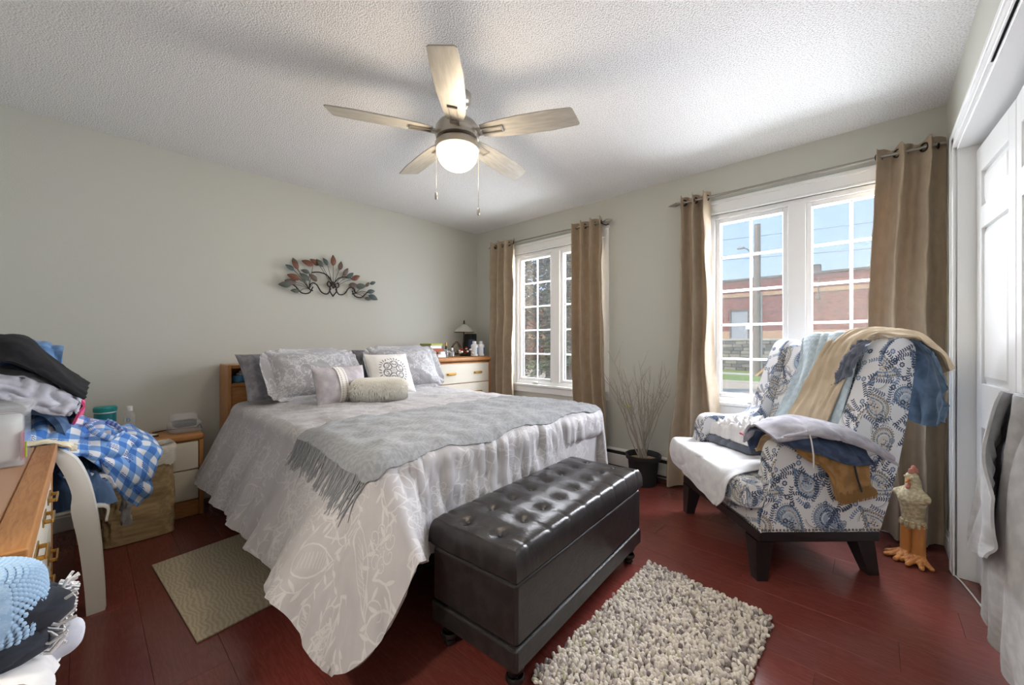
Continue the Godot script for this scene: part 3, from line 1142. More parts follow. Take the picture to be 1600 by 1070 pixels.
func fan() -> void:
	mat("nickel", rgb(176, 170, 160), 0.28, 0.85)
	var bl := mat("blade_finish", Color.WHITE, 0.42, 0.25)
	bl.albedo_texture = noise_tex(81, 0.03, 256, 4, 0.0, two(rgb(182, 177, 166), rgb(194, 190, 180)))
	bl.uv1_scale = Vector3(1, 6, 1)
	var gl := mat("lamp_globe", rgb(255, 250, 240), 0.3)
	gl.emission_enabled = true
	gl.emission = rgb(255, 244, 222)
	gl.emission_energy_multiplier = 1.5
	var c := v3(1.92, 0, 1.884)
	var t := thing("ceiling_fan", "brushed nickel ceiling fan with five pale blades and a lit globe lamp", "ceiling fan", c + v3(0, 2.02, 0))
	var b := mb().to(c)
	b.lathe([[Vector2(0.0, 2.375), Vector2(0.045, 2.375), Vector2(0.068, 2.4), Vector2(0.075, 2.44)]], 28)
	part(t, "canopy", b, M["nickel"])
	part(t, "downrod", mb().tube([c + v3(0, 2.28, 0), c + v3(0, 2.39, 0)], 0.014, 12), M["nickel"])
	b = mb().to(c)
	b.lathe([[Vector2(0.0, 2.2), Vector2(0.1, 2.2), Vector2(0.112, 2.205)], [Vector2(0.112, 2.205), Vector2(0.118, 2.23), Vector2(0.116, 2.262), Vector2(0.1, 2.285), Vector2(0.06, 2.3), Vector2(0.03, 2.318), Vector2(0.0, 2.32)]], 32)
	part(t, "motor_housing", b, M["nickel"])
	b = mb().to(c)
	b.lathe([[Vector2(0.0, 2.146), Vector2(0.108, 2.146), Vector2(0.116, 2.15)], [Vector2(0.116, 2.15), Vector2(0.118, 2.176), Vector2(0.112, 2.186)], [Vector2(0.112, 2.186), Vector2(0.09, 2.19), Vector2(0.088, 2.203), Vector2(0, 2.203)]], 32)
	part(t, "light_collar", b, M["nickel"])
	b = mb().to(c)
	var pr := []
	for k in 13:
		var a := PI * 0.5 * k / 12.0
		pr.append(Vector2(0.112 * pow(sin(a), 0.85), 2.148 - 0.108 * cos(a)))
	b.lathe([pr], 36)
	b.lathe([[Vector2(0.112, 2.148), Vector2(0.06, 2.149), Vector2(0.0, 2.149)]], 36)
	part(t, "lamp_globe", b, M["lamp_globe"], "glowing white glass globe")
	var om := OmniLight3D.new()
	om.name = "fan_lamp"
	om.light_color = rgb(255, 234, 206)
	om.light_energy = 0.42
	om.light_size = 0.09
	om.omni_range = 9.0
	om.omni_attenuation = 2.0
	om.shadow_enabled = true
	add_child(om)
	om.position = c + v3(0, 2.09, 0)
	for k in 5:
		var an := deg_to_rad(45.0 + 72.0 * k)
		var rad := v3(cos(an), 0, sin(an))
		var tan := v3(-sin(an), 0, cos(an))
		var pitch := Basis(rad, deg_to_rad(-11.0))
		var t2 := Transform3D(Basis(rad, pitch * tan, pitch * rad.cross(tan)), c + v3(0, 2.235, 0))
		var out := PackedVector2Array([Vector2(0.135, -0.042), Vector2(0.2, -0.06), Vector2(0.34, -0.072), Vector2(0.5, -0.074), Vector2(0.635, -0.062), Vector2(0.642, -0.05), Vector2(0.615, 0.05), Vector2(0.605, 0.06), Vector2(0.5, 0.066), Vector2(0.34, 0.064), Vector2(0.2, 0.052), Vector2(0.135, 0.04)])
		var blade := part(t, "blade", mb().at(t2).prism(out, 0.007, 0.002), M["blade_finish"])
		# bracket: two prongs ending in a squared loop under the blade
		b = mb().at(t2)
		for s in [-1.0, 1.0]:
			b.box(v3(0.17, s * 0.018, 0.008), v3(0.15, 0.008, 0.008), 0.002)
		b.box(v3(0.247, 0, 0.008), v3(0.008, 0.05, 0.008), 0.002)
		b.box(v3(0.105, 0, 0.006), v3(0.07, 0.052, 0.012), 0.003)
		part(blade, "bracket", b, M["nickel"])
	for s in [[-0.084, -0.078, 1.885], [0.083, 0.078, 1.80]]:
		# chains hang either side of the lamp as seen from the doorway
		var p := c + v3(0.736 * (s[0] * 1.35), 0, -0.677 * (s[0] * 1.35))
		b = mb().tube([p + v3(0, 2.17, 0), p + v3(0, s[2] + 0.04, 0)], 0.0016, 5)
		var ch := part(t, "pull_chain", b, M["nickel"])
		part(ch, "chain_pull", mb().to(p + v3(0, s[2], 0)).lathe([[Vector2(0, 0), Vector2(0.007, 0.003), Vector2(0.008, 0.02), Vector2(0.007, 0.036), Vector2(0.002, 0.042), Vector2(0, 0.042)]], 10), M["nickel"])

func torus(b: MB, c: Vector3, axis: Vector3, R: float, r: float, seg := 18) -> void:
	var u := axis.cross(Vector3.UP if absf(axis.y) < 0.9 else Vector3.RIGHT).normalized()
	var w := axis.cross(u).normalized()
	var P := PackedVector3Array()
	for j in seg:
		var a := TAU * j / seg
		var o := u * cos(a) + w * sin(a)
		for i in 7:
			var e := TAU * i / 7
			P.append(c + o * (R + r * cos(e)) + axis * r * sin(e))
	b.grid(P, 7, seg, true, 0, Vector2.ONE, true)

func curtain(label: String, tx: Array, mx: Array, bx: Array, waves: float, ph: float, zb: float, seed_: int, ybot := 0.02, zt := 0.1) -> void:
	var cu := thing("curtain", label, "curtain", v3((tx[0] + tx[1]) * 0.5, 0, 0.09), 0.0, "tan grommet curtains")
	var nu := int(waves * 14)
	var nv := 46
	var P := PackedVector3Array()
	NZ.seed = seed_
	for j in nv:
		var v := j / float(nv - 1)
		var y := lerpf(2.243, ybot, v)
		var a: float
		var e: float
		if v < 0.5:
			a = lerpf(tx[0], mx[0], smoothstep(0.0, 0.5, v))
			e = lerpf(tx[1], mx[1], smoothstep(0.0, 0.5, v))
		else:
			a = lerpf(mx[0], bx[0], smoothstep(0.5, 1.0, v))
			e = lerpf(mx[1], bx[1], smoothstep(0.5, 1.0, v))
		for i in nu:
			var u := i / float(nu - 1)
			var w := u * waves * TAU + ph + NZ.get_noise_2d(v * 2.2, 7.0) * 0.8
			var amp := lerpf(0.056, 0.066, v) * (0.85 + 0.3 * NZ.get_noise_2d(u * 3.0, v * 1.6 + 5.0))
			var z := lerpf(zt, zb, v) + amp * sin(w) + 0.012 * NZ.get_noise_2d(u * 9.0, v * 6.0)
			var x := lerpf(a, e, u) + 0.012 * cos(w) + 0.01 * NZ.get_noise_2d(u * 4.0 + 3.0, v * 3.0)
			var yy := y + (0.008 * sin(w * 2.0) if j == 0 else 0.0)
			z = maxf(z, 0.034)
			P.append(v3(x, yy, z))
	var sheet := part(cu, "drape", mb().cloth(P, nu, nv, 0.004, Vector2(1.1, 2.2)), M["curtain_cloth"])
	# grommets where the cloth crosses the rod
	var k := ceili(ph / PI)
	while (k * PI - ph) / (waves * TAU) < 0.98:
		var u := (k * PI - ph) / (waves * TAU)
		if u > 0.03:
			var b := mb()
			torus(b, v3(lerpf(tx[0], tx[1], u) + 0.012 * cos(k * PI), 2.2, zt), v3(0.75, 0, 0.66 * (1 if k % 2 else -1)).normalized(), 0.021, 0.005)
			part(sheet, "grommet", b, M["bronze"])
		k += 1

func rod(label: String, x0: float, x1: float, end0: bool, end1: bool) -> void:
	var r := thing("curtain_rod", label, "curtain rod", v3((x0 + x1) * 0.5, 2.2, 0.085), 0.0, "curtain rods")
	part(r, "pole", mb().tube([v3(x0, 2.2, 0.1), v3(x1, 2.2, 0.1)], 0.009, 12), M["rod_metal"])
	for s in 2:
		if [end0, end1][s]:
			var x: float = [x0, x1][s]
			var d: float = [-1.0, 1.0][s]
			part(r, "finial", mb().at(Transform3D(Basis(Vector3.BACK, -d * PI / 2), v3(x, 2.2, 0.1))).lathe([[Vector2(0, -0.01), Vector2(0.013, -0.008), Vector2(0.013, 0.01)], [Vector2(0.018, 0.012), Vector2(0.015, 0.03), Vector2(0.002, 0.075), Vector2(0, 0.076)]], 14), M["rod_metal"])
		var bx: float = [x0 + 0.035, x1 - 0.03][s]
		part(r, "bracket", mb().tube([v3(bx, 2.19, 0.0), v3(bx, 2.185, 0.07), v3(bx, 2.187, 0.11), v3(bx, 2.2, 0.114)], 0.005, 6).box(v3(bx, 2.17, 0.004), v3(0.02, 0.07, 0.008), 0.002), M["bronze"])

func curtains() -> void:
	var m := fabric("curtain_cloth", rgb(178, 161, 138), rgb(184, 167, 144), 2.0, 0.85, 0.2, 0.03)
	m.backlight_enabled = true
	m.backlight = rgb(120, 104, 84)
	mat("bronze", rgb(58, 48, 42), 0.4, 0.7)
	mat("rod_metal", rgb(150, 146, 138), 0.35, 0.8)
	rod("thin metal curtain rod over the left window", 0.38, 1.8, true, true)
	rod("thin metal curtain rod over the right window", 2.43, 3.84, true, false)
	curtain("tan curtain between the corner chest and the left window", [0.37, 0.69], [0.36, 0.68], [0.34, 0.68], 3.0, 0.4, 0.1, 1)
	curtain("tan curtain at the right edge of the left window", [1.47, 1.77], [1.48, 1.79], [1.5, 1.84], 3.0, 1.8, 0.11, 2)
	curtain("tan curtain at the left edge of the right window behind the potted branches", [2.46, 2.66], [2.46, 2.69], [2.37, 2.78], 2.5, 0.9, 0.15, 3)
	curtain("wide tan curtain in the corner behind the paisley armchair", [3.57, 3.835], [3.53, 3.83], [3.55, 3.83], 2.5, 2.2, 0.105, 5)

const BX := 2.19   # foot of the mattress
const BL := 2.49   # its side towards the doorway
const OL := 0.53   # how far it hangs over the side and the foot
const OF := 0.41
const BR := 0.97
const BT := 0.70   # top of the comforter

# where a point of the comforter comes to lie: s from the head, z across (flat), lift above it
func drape(s: float, zf: float, lift := 0.0) -> Vector3:
	var x := 0.34 + s
	var cx := minf(x, BX)
	var cz := clampf(zf, BR, BL)
	var dx := maxf(0.0, x - BX)
	var dz := zf - cz
	var d := Vector2(dx, dz).length()
	var edge := minf(minf(BX - cx, BL - cz), cz - BR)
	var top := BT + 0.012 * NZ.get_noise_2d(cx * 2.6, cz * 2.6) + 0.008 * NZ.get_noise_2d(cx * 8.0, cz * 8.0) + 0.02 * smoothstep(0.0, 0.25, edge)
	if d < 1e-5:
		return v3(cx, top + lift, cz)
	var o := Vector2(dx, dz) / d
	var f: float
	if dx > 0.0 and absf(dz) > 0.0:
		# the rounded corner: reach of the cloth for each direction round it
		var th := atan2(absf(dz), dx)
		var ol := OL if dz > 0.0 else 0.36
		var full := minf(OF / maxf(cos(th), 1e-6), ol / maxf(sin(th), 1e-6))
		var w := th / (PI / 2)
		var reach := lerpf(OF, ol, w) + 0.17 * pow(sin(2.0 * th), 1.3)
		d *= reach / full
		f = lerpf(0.68, 0.62, w) - 0.22 * pow(sin(2.0 * th), 1.2)
	elif dx > 0.0:
		var q := minf(BL - cz, 0.8)
		f = lerpf(0.05, 0.68, exp(-pow(q / 0.11, 2.0)))
	else:
		var q := BX - cx
		f = lerpf(0.46, 0.62, exp(-pow(q / 0.2, 2.0)))
	# ripples down the hanging part
	var per := cz * 1.0 - cx * 1.0 + (atan2(dz, dx) * 0.25 if dx > 0.0 else 0.25 * PI / 2)
	var rip := 0.6 * sin(per * 17.0 + 2.0 * NZ.get_noise_1d(per * 3.0)) + 0.5 * NZ.get_noise_2d(per * 9.0, d * 2.0)
	f += (0.10 if dx > 0.0 and dz == 0.0 else 0.11) * rip * minf(1.0, d / 0.35) * 0.7
	if dz < 0.0:
		f = minf(f, 0.1)
	f = clampf(f, 0.04, 0.8)
	var r := 0.06
	var arc := r * PI * 0.5
	var out: float
	var drop: float
	if d < arc:
		out = r * sin(d / r)
		drop = r * (1.0 - cos(d / r))
	else:
		out = r + (d - arc) * f
		drop = r + (d - arc) * sqrt(1.0 - f * f)
	if dx > 0.0 and dz == 0.0:
		var ruff := absf(NZ.get_noise_2d(cz * 11.0, 3.0 + d * 1.3)) * 0.05 - 0.004
		out += ruff * minf(1.0, d / 0.1)
		# the bench stands against the foot end
		var bench_back := 2.287 + 0.07 * (cz - 1.83)
		if cz < 2.42 and drop > 0.16:
			out = lerpf(minf(out, maxf(bench_back - cx, 0.02)), out, smoothstep(2.3, 2.42, cz))
	var y := top - drop
	if y < 0.022:
		out += (0.022 - y) * 0.25
		y = 0.022 + 0.01 * absf(NZ.get_noise_2d(per * 6.0, d * 8.0))
	return v3(cx + o.x * (out + lift * minf(1.0, d / arc)), y + lift * (1.0 - minf(1.0, d / arc)), cz + o.y * (out + lift * minf(1.0, d / arc)))

func scroll_image(size: int, base: Color, line: Color, pale: Color, seed_: int, count: int, thick: float) -> Image:
	var im := picture(size, size, base)
	var n := FastNoiseLite.new()
	n.seed = seed_
	n.frequency = 0.012
	for y in size:
		for x in size:
			im.set_pixel(x, y, base.lerp(pale, 0.35 + 0.5 * n.get_noise_2d(x, y)))
	rng.seed = seed_
	var s := size / 1024.0
	for k in count:
		var c := Vector2(rng.randf(), rng.randf()) * size
		var kind := k % 4
		var a := rng.randf() * TAU
		var r := rng.randf_range(60, 110) * s
		var dn := 1.0 if rng.randf() < 0.5 else -1.0
		if kind == 0:      # acanthus scroll with a leafy back
			var sp := spiral(c, a, r, 1.5, dn)
			stroke(im, sp, 7 * s * thick, 3 * s * thick, line)
			for i in range(0, 18, 2):
				var p: Vector2 = sp[i]
				leaf_dab(im, p, (p - c).angle() + 1.15 * dn, rng.randf_range(34, 60) * s, 11 * s * thick, line)
		elif kind == 1:    # flower head: ring of petals round a hatched centre
			for i in 8:
				var pa := a + TAU * i / 8
				var pc := c + Vector2.from_angle(pa) * r * 0.55
				stroke(im, spiral(pc, pa + PI, r * 0.3, 1.0, dn), 4 * s * thick, 3 * s * thick, line)
			for i in 14:
				var q := c + Vector2.from_angle(i * 2.4) * r * 0.3 * sqrt(i / 14.0)
				dab(im, q.x, q.y, 6 * s * thick, line)
		elif kind == 2:    # long stem with leaves
			var pts := []
			for i in 12:
				pts.append(c + Vector2.from_angle(a) * (i - 6) * 26 * s + Vector2.from_angle(a + PI / 2) * sin(i * 0.6) * 44 * s)
			stroke(im, pts, 4 * s * thick, 3 * s * thick, line)
			for i in range(1, 12):
				leaf_dab(im, pts[i], a + (0.9 if i % 2 else -0.9), rng.randf_range(34, 60) * s, 11 * s * thick, line)
		else:              # paisley drop, hatched inside
			var pts := []
			for i in 25:
				var t := TAU * i / 24
				pts.append(c + Vector2(cos(t), sin(t) * pow(absf(sin(t * 0.5)), 1.4) * 0.75).rotated(a) * r)
			stroke(im, pts, 6 * s * thick, 6 * s * thick, line)
			for i in 9:
				var q := c + Vector2(lerpf(-0.7, 0.5, i / 8.0), 0).rotated(a) * r
				stroke(im, [q - Vector2(0, r * 0.25).rotated(a), q + Vector2(r * 0.12, r * 0.25).rotated(a)], 2.5 * s * thick, 2.5 * s * thick, line)
	return im

func textured(called: String, im: Image, scale: float, rough: float, sheen: float, bump: Image = null, bs := 0.0) -> StandardMaterial3D:
	var m := mat(called, Color.WHITE, rough)
	m.albedo_texture = ImageTexture.create_from_image(im)
	m.uv1_scale = Vector3.ONE * scale
	m.rim_enabled = true
	m.rim = sheen
	m.rim_tint = 0.5
	if bs > 0.0:
		m.heightmap_enabled = true
		m.heightmap_texture = ImageTexture.create_from_image(bump if bump else im)
		m.heightmap_scale = bs
	return m

func bed() -> void:
	var im := scroll_image(1024, rgb(168, 165, 168), rgb(192, 190, 190), rgb(178, 175, 178), 9, 80, 0.7)
	textured("comforter_cloth", im, 1.15, 0.55, 0.5, null, 0.25)
	im = scroll_image(512, rgb(162, 162, 167), rgb(200, 200, 203), rgb(176, 176, 180), 4, 60, 1.1)
	textured("sham_cloth", im, 2.2, 0.6, 0.4, null, 0.2)
	fabric("grey_sheet", rgb(112, 111, 119), rgb(132, 131, 138), 3.0, 0.85, 0.2, 0.02)
	fabric("lilac_cloth", rgb(168, 162, 168), rgb(184, 178, 182), 3.0, 0.7, 0.4, 0.02)
	fabric("throw_cloth", rgb(134, 138, 143), rgb(150, 153, 158), 3.0, 0.95, 0.4, 0.03).uv1_scale = Vector3(9, 9, 1)
	fabric("white_linen", rgb(226, 225, 222), rgb(238, 237, 234), 3.0, 0.85, 0.2, 0.02)
	mat("dark_base", rgb(30, 26, 26), 0.8)

	var t := thing("bed", "bed with an oak bookcase headboard under the grey bedclothes", "bed", v3(1.2, 0, 1.73))
	var hb := part(t, "headboard", mb().slab(v3(0.014, 0.05, 1.0), v3(0.03, 0.95, 2.545)), M["oak"])
	part(hb, "side_panel", mb().slab(v3(0.014, 0, 2.535), v3(0.26, 0.968, 2.558), 0.004), M["oak"])
	part(hb, "side_panel", mb().slab(v3(0.014, 0, 0.99), v3(0.26, 0.968, 1.013), 0.004), M["oak"])
	part(hb, "top_board", mb().slab(v3(0.014, 0.942, 1.013), v3(0.26, 0.966, 2.535), 0.004), M["oak"])
	part(hb, "shelf", mb().slab(v3(0.03, 0.815, 1.013), v3(0.255, 0.838, 2.535), 0.004), M["oak"])
	part(hb, "divider", mb().slab(v3(0.03, 0.838, 1.76), v3(0.25, 0.942, 1.78), 0.003), M["oak"])
	part(hb, "face_board", mb().slab(v3(0.225, 0.3, 1.013), v3(0.245, 0.815, 2.535), 0.003), M["oak"])
	part(t, "bed_base", mb().slab(v3(0.27, 0.1, 1.04), v3(2.06, 0.3, 2.4), 0.01), M["dark_base"])
	for p in [[0.35, 1.1], [0.35, 2.34], [2.0, 1.1], [2.0, 2.34]]:
		part(t, "leg", mb().slab(v3(p[0] - 0.025, 0, p[1] - 0.025), v3(p[0] + 0.025, 0.1, p[1] + 0.025), 0.004), M["dark_base"])
	part(t, "mattress", mb().slab(v3(0.27, 0.3, BR + 0.03), v3(BX - 0.03, 0.66, BL - 0.03), 0.05), M["white_linen"])
	# the corner of the sheet that hangs out below the comforter
	part(t, "sheet_corner", mb().patch([[v3(0.42, 0.5, 2.47), v3(0.6, 0.5, 2.475), v3(0.8, 0.5, 2.47)], [v3(0.42, 0.3, 2.5), v3(0.56, 0.28, 2.54), v3(0.72, 0.3, 2.5)], [v3(0.46, 0.16, 2.51), v3(0.55, 0.12, 2.54), v3(0.63, 0.2, 2.52)]], 14, 14, 0.005, [0.02, 4.0, 2.0, 5]), M["grey_sheet"], "corner of a grey sheet hanging out")

	NZ.seed = 12
	var P := PackedVector3Array()
	var nu := 130
	var nv := 120
	var sx := BX - 0.34 + OF
	for j in nv:
		var zf := lerpf(BL + OL, BR - 0.36, j / float(nv - 1))
		for i in nu:
			var s := sx * i / float(nu - 1)
			P.append(drape(s, zf))
	solo("comforter", mb().cloth(P, nu, nv, 0.022, Vector2(sx, 2.4)), M["comforter_cloth"], "lilac-grey comforter with pale scrolling flowers draped over the bed down to the floor", "comforter")

	# throw across the foot; quad in comforter space: (s, z)
	P = PackedVector3Array()
	nu = 40
	nv = 80
	for j in nv:
		var v := j / float(nv - 1)
		var e0 := Vector2(1.22, 2.55).lerp(Vector2(1.26, BR - 0.1), v)
		var e1 := Vector2(1.91, 2.58).lerp(Vector2(1.89, BR - 0.1), v)
		for i in nu:
			var u := i / float(nu - 1)
			var q := e0.lerp(e1, u)
			q.x += 0.012 * sin(v * 23.0) * u
			var wr := absf(NZ.get_noise_2d(u * 3.0 + 7.0, v * 9.0)) * 0.012
			P.append(drape(q.x, q.y, 0.017 + wr))
	var th := thing("throw_blanket", "grey woven throw with long fringe laid across the foot of the bed", "throw blanket", v3(1.85, 0.7, 1.8))
	part(th, "weave", mb().cloth(P, nu, nv, 0.005, Vector2(0.7, 1.7)), M["throw_cloth"])
	var b := mb()
	rng.seed = 3
	for k in 110:
		var u := (k + rng.randf()) / 110.0
		var q := Vector2(1.22, 2.55).lerp(Vector2(1.91, 2.58), u)
		var pts := []
		var sway := rng.randfn() * 0.02
		var l := rng.randf_range(0.09, 0.135) * (1.25 if u > 0.8 else 1.0)
		for i in 5:
			var f := i / 4.0
			pts.append(drape(q.x + sway * f * f + 0.006 * sin(f * 5.0 + k), q.y - 0.004 + l * f, 0.02 - 0.004 * f))
		b.tube(pts, [0.0022, 0.0022, 0.002, 0.0018, 0.0012], 4, false)
	part(th, "fringe", b, M["throw_cloth"]).set_meta("kind", "stuff")

	pillows()

# lean: a cushion standing on its lower edge at p, facing the foot of the bed, turned by ry and tipped back
func lean(p: Vector3, ry: float, back: float, h: float) -> Transform3D:
	var face := Basis(Vector3.UP, PI / 2 + ry) * Basis(Vector3.RIGHT, -back)
	return Transform3D(face, p + face * v3(0, h * 0.5, 0))

func pillows() -> void:
	# two plain grey pillows behind
	var o := solo("pillow", mb().at(lean(v3(0.58, 0.735, 2.2), 0.05, 0.72, 0.42)).cushion(0.64, 0.4, 0.13, 21, 0.012), M["grey_sheet"], "plain dark grey pillow under the left patterned pillow", "pillow", "pillows on the bed")
	solo("pillow", mb().at(lean(v3(0.55, 0.735, 1.4), -0.05, 0.65, 0.42)).cushion(0.62, 0.4, 0.13, 22, 0.012), M["grey_sheet"], "plain dark grey pillow behind the right patterned pillow", "pillow", "pillows on the bed")
	# patterned shams with flanges
	for s in 2:
		var t := thing("pillow_sham", ["large grey damask pillow on the left of the bed with a flat flange", "large grey damask pillow on the right of the bed beside the chest"][s], "pillow", v3(0.6, 0.72, [2.08, 1.36][s]), 0.0, "pillows on the bed")
		var f := lean([v3(0.69, 0.74, 2.08), v3(0.66, 0.74, 1.35)][s], [0.06, -0.1][s], [0.62, 0.55][s], 0.4)
		part(t, "pillow_body", mb().at(f).cushion(0.60, 0.36, 0.19, 31 + s, 0.014), M["sham_cloth"])
		var P := PackedVector3Array()
		var ring := []
		for k in 65:
			var a := TAU * k / 64.0
			var q := Vector2(signf(cos(a)) * pow(absf(cos(a)), 0.35), signf(sin(a)) * pow(absf(sin(a)), 0.35))
			ring.append(q)
		for r in 3:
			var g: float = [0.94, 1.06, 1.16][r]
			for k in 65:
				var q: Vector2 = ring[k]
				P.append(v3(q.x * 0.30 * lerpf(1.0, g, 1.0), q.y * 0.18 * lerpf(1.0, g * 1.03, 1.0), 0.008 * sin(k * 1.7 + r) * r * 0.6))
		part(t, "flange", mb().at(f).cloth(P, 65, 3, 0.004, Vector2(1.8, 0.1)), M["sham_cloth"])
	# lilac cushion with a lace strip
	var lil := thing("lumbar_cushion", "small lilac-grey cushion with a white lace strip standing before the left pillow", "cushion", v3(0.95, 0.72, 2.05), 0.0, "pillows on the bed")
	var fl := lean(v3(0.95, 0.715, 2.05), 0.22, 0.28, 0.26)
	part(lil, "cover", mb().at(fl).cushion(0.40, 0.26, 0.13, 41, 0.006, 0.06), M["lilac_cloth"])
	var lace := picture(64, 256, rgb(236, 234, 230))
	rng.seed = 8
	for r in 16:
		for c in 2:
			var p := Vector2(16 + c * 32, 8 + r * 16)
			dab(lace, p.x, p.y, 7, rgb(168, 162, 160), 0.3)
			dab(lace, p.x, p.y, 3.4, rgb(236, 234, 230), 0.3)
	for r in 64:
		dab(lace, 2.0, r * 4.0, 2.2, rgb(190, 184, 182))
	var m := textured("lace", lace, 1.0, 0.8, 0.1, null, 0.15)
	var P2 := PackedVector3Array()
	for j in 24:
		var v := lerpf(-0.985, 0.985, j / 23.0)
		for i in 6:
			var x := lerpf(-0.058, 0.002, i / 5.0)
			var u := x / 0.2
			var z := 0.065 * pow(1.0 - pow(absf(u), 2.2), 0.55) * pow(maxf(0.0, 1.0 - pow(absf(v), 2.2)), 0.55)
			P2.append(v3(x, 0.13 * v * (1.0 - 0.06 * (1.0 - u * u)), z + 0.0055))
	part(lil, "lace_strip", mb().at(fl).cloth(P2, 6, 24, 0.003, Vector2(1, 1)), M["lace"], "white lace strip")
	# fluffy bolster
	var bo := thing("fur_bolster", "cream faux fur bolster lying in front of the small cushions", "cushion", v3(1.06, 0.72, 1.86), 0.0, "pillows on the bed")
	m = mat("cream_fur", rgb(244, 242, 233), 0.95)
	var ax := v3(-0.42, 0, 0.9).normalized()
	var c := v3(1.06, 0.805, 1.865)
	var P3 := PackedVector3Array()
	for j in 17:
		var v := 2.0 * j / 16.0 - 1.0
		var rr := 0.082 * pow(maxf(0.0, 1.0 - pow(absf(v), 7.0)), 0.5)
		for i in 28:
			var a := TAU * i / 28
			P3.append(c + ax * v * 0.185 + (Vector3.UP * cos(a) + ax.cross(Vector3.UP) * sin(a)) * (rr + 0.004 * NZ.get_noise_2d(i * 0.7, v * 6.0)))
	part(bo, "cover", mb().grid2(P3, 28, 17), M["cream_fur"])
	var b := mb()
	rng.seed = 14
	for k in 5200:
		var v := rng.randf_range(-1, 1)
		var a := rng.randf() * TAU
		var rr := 0.082 * pow(maxf(0.0, 1.0 - pow(absf(v), 7.0)), 0.5)
		var n := Vector3.UP * cos(a) + ax.cross(Vector3.UP) * sin(a)
		var p := c + ax * v * 0.185 + n * rr
		var comb := (v3(0.1, -0.75, 0.0) + n * 0.5 + ax * 0.3 * rng.randfn()).normalized()
		var side := comb.cross(n).normalized() * 0.0035
		var tip := p + comb * rng.randf_range(0.022, 0.04) + n * 0.009
		var q := b.vert(p - side, n, Vector2(v * 0.3, a))
		b.vert(p + side, n, Vector2(v * 0.3, a + 0.01))
		b.vert(tip, n, Vector2(v * 0.3 + 0.02, a))
		b.tri(q, q + 1, q + 2)
	part(bo, "fur", b, M["cream_fur"]).set_meta("kind", "stuff")
	# white cushion printed with a grey medallion
	var pr := picture(512, 512, rgb(236, 235, 232))
	var ink := rgb(120, 120, 126)
	for k in 6:
		var a := TAU * k / 6 + 0.3
		var q := Vector2(256, 256) + Vector2.from_angle(a) * 70
		stroke(pr, spiral(q, a + PI, 42, 1.4, 1.0), 6, 3, ink)
		stroke(pr, spiral(q, a + PI, 42, 1.4, -1.0), 5, 3, ink)
		for i in 5:
			leaf_dab(pr, Vector2(256, 256) + Vector2.from_angle(a + (i - 2) * 0.16) * 112, a + (i - 2) * 0.5, 34, 6, ink)
	for i in 24:
		var q := Vector2(256, 256) + Vector2.from_angle(i * 2.4) * 26 * sqrt(i / 24.0)
		dab(pr, q.x, q.y, 4, ink)
	m = textured("medallion_cloth", pr, 1.0, 0.85, 0.2)
	m.uv1_scale = Vector3(2.78, 2.86, 1)
	solo("square_cushion", mb().at(lean(v3(0.83, 0.73, 1.6), -0.05, 0.5, 0.34)).cushion(0.36, 0.35, 0.13, 51, 0.006), m, "white square cushion printed with a grey scroll medallion", "cushion", "pillows on the bed")

# a drawer front with its pull; faces along +x (ax 0) or -z (ax 2)
func drawer(t: Node3D, a: Vector3, e: Vector3, face: Vector3, pulls: Array, called := "drawer") -> void:
	var d := part(t, called, mb().slab(a, e, 0.004), M["cream_laminate"])
	for p in pulls:
		var side := Vector3.UP.cross(face).normalized()
		var b := mb()
		var w := 0.045
		for s in [-1.0, 1.0]:
			b.box(p + side * s * w + face * 0.009, Vector3(0.008, 0.012, 0.008) + face.abs() * 0.012, 0.003)
		b.box(p + face * 0.02, side.abs() * (w * 2.0 + 0.012) + Vector3(0, 0.013, 0) + face.abs() * 0.006, 0.003)
		b.box(p + face * 0.002, side.abs() * 0.12 + Vector3(0, 0.026, 0) + face.abs() * 0.003, 0.002)
		part(d, "pull", b, M["brass"], "brass pull")

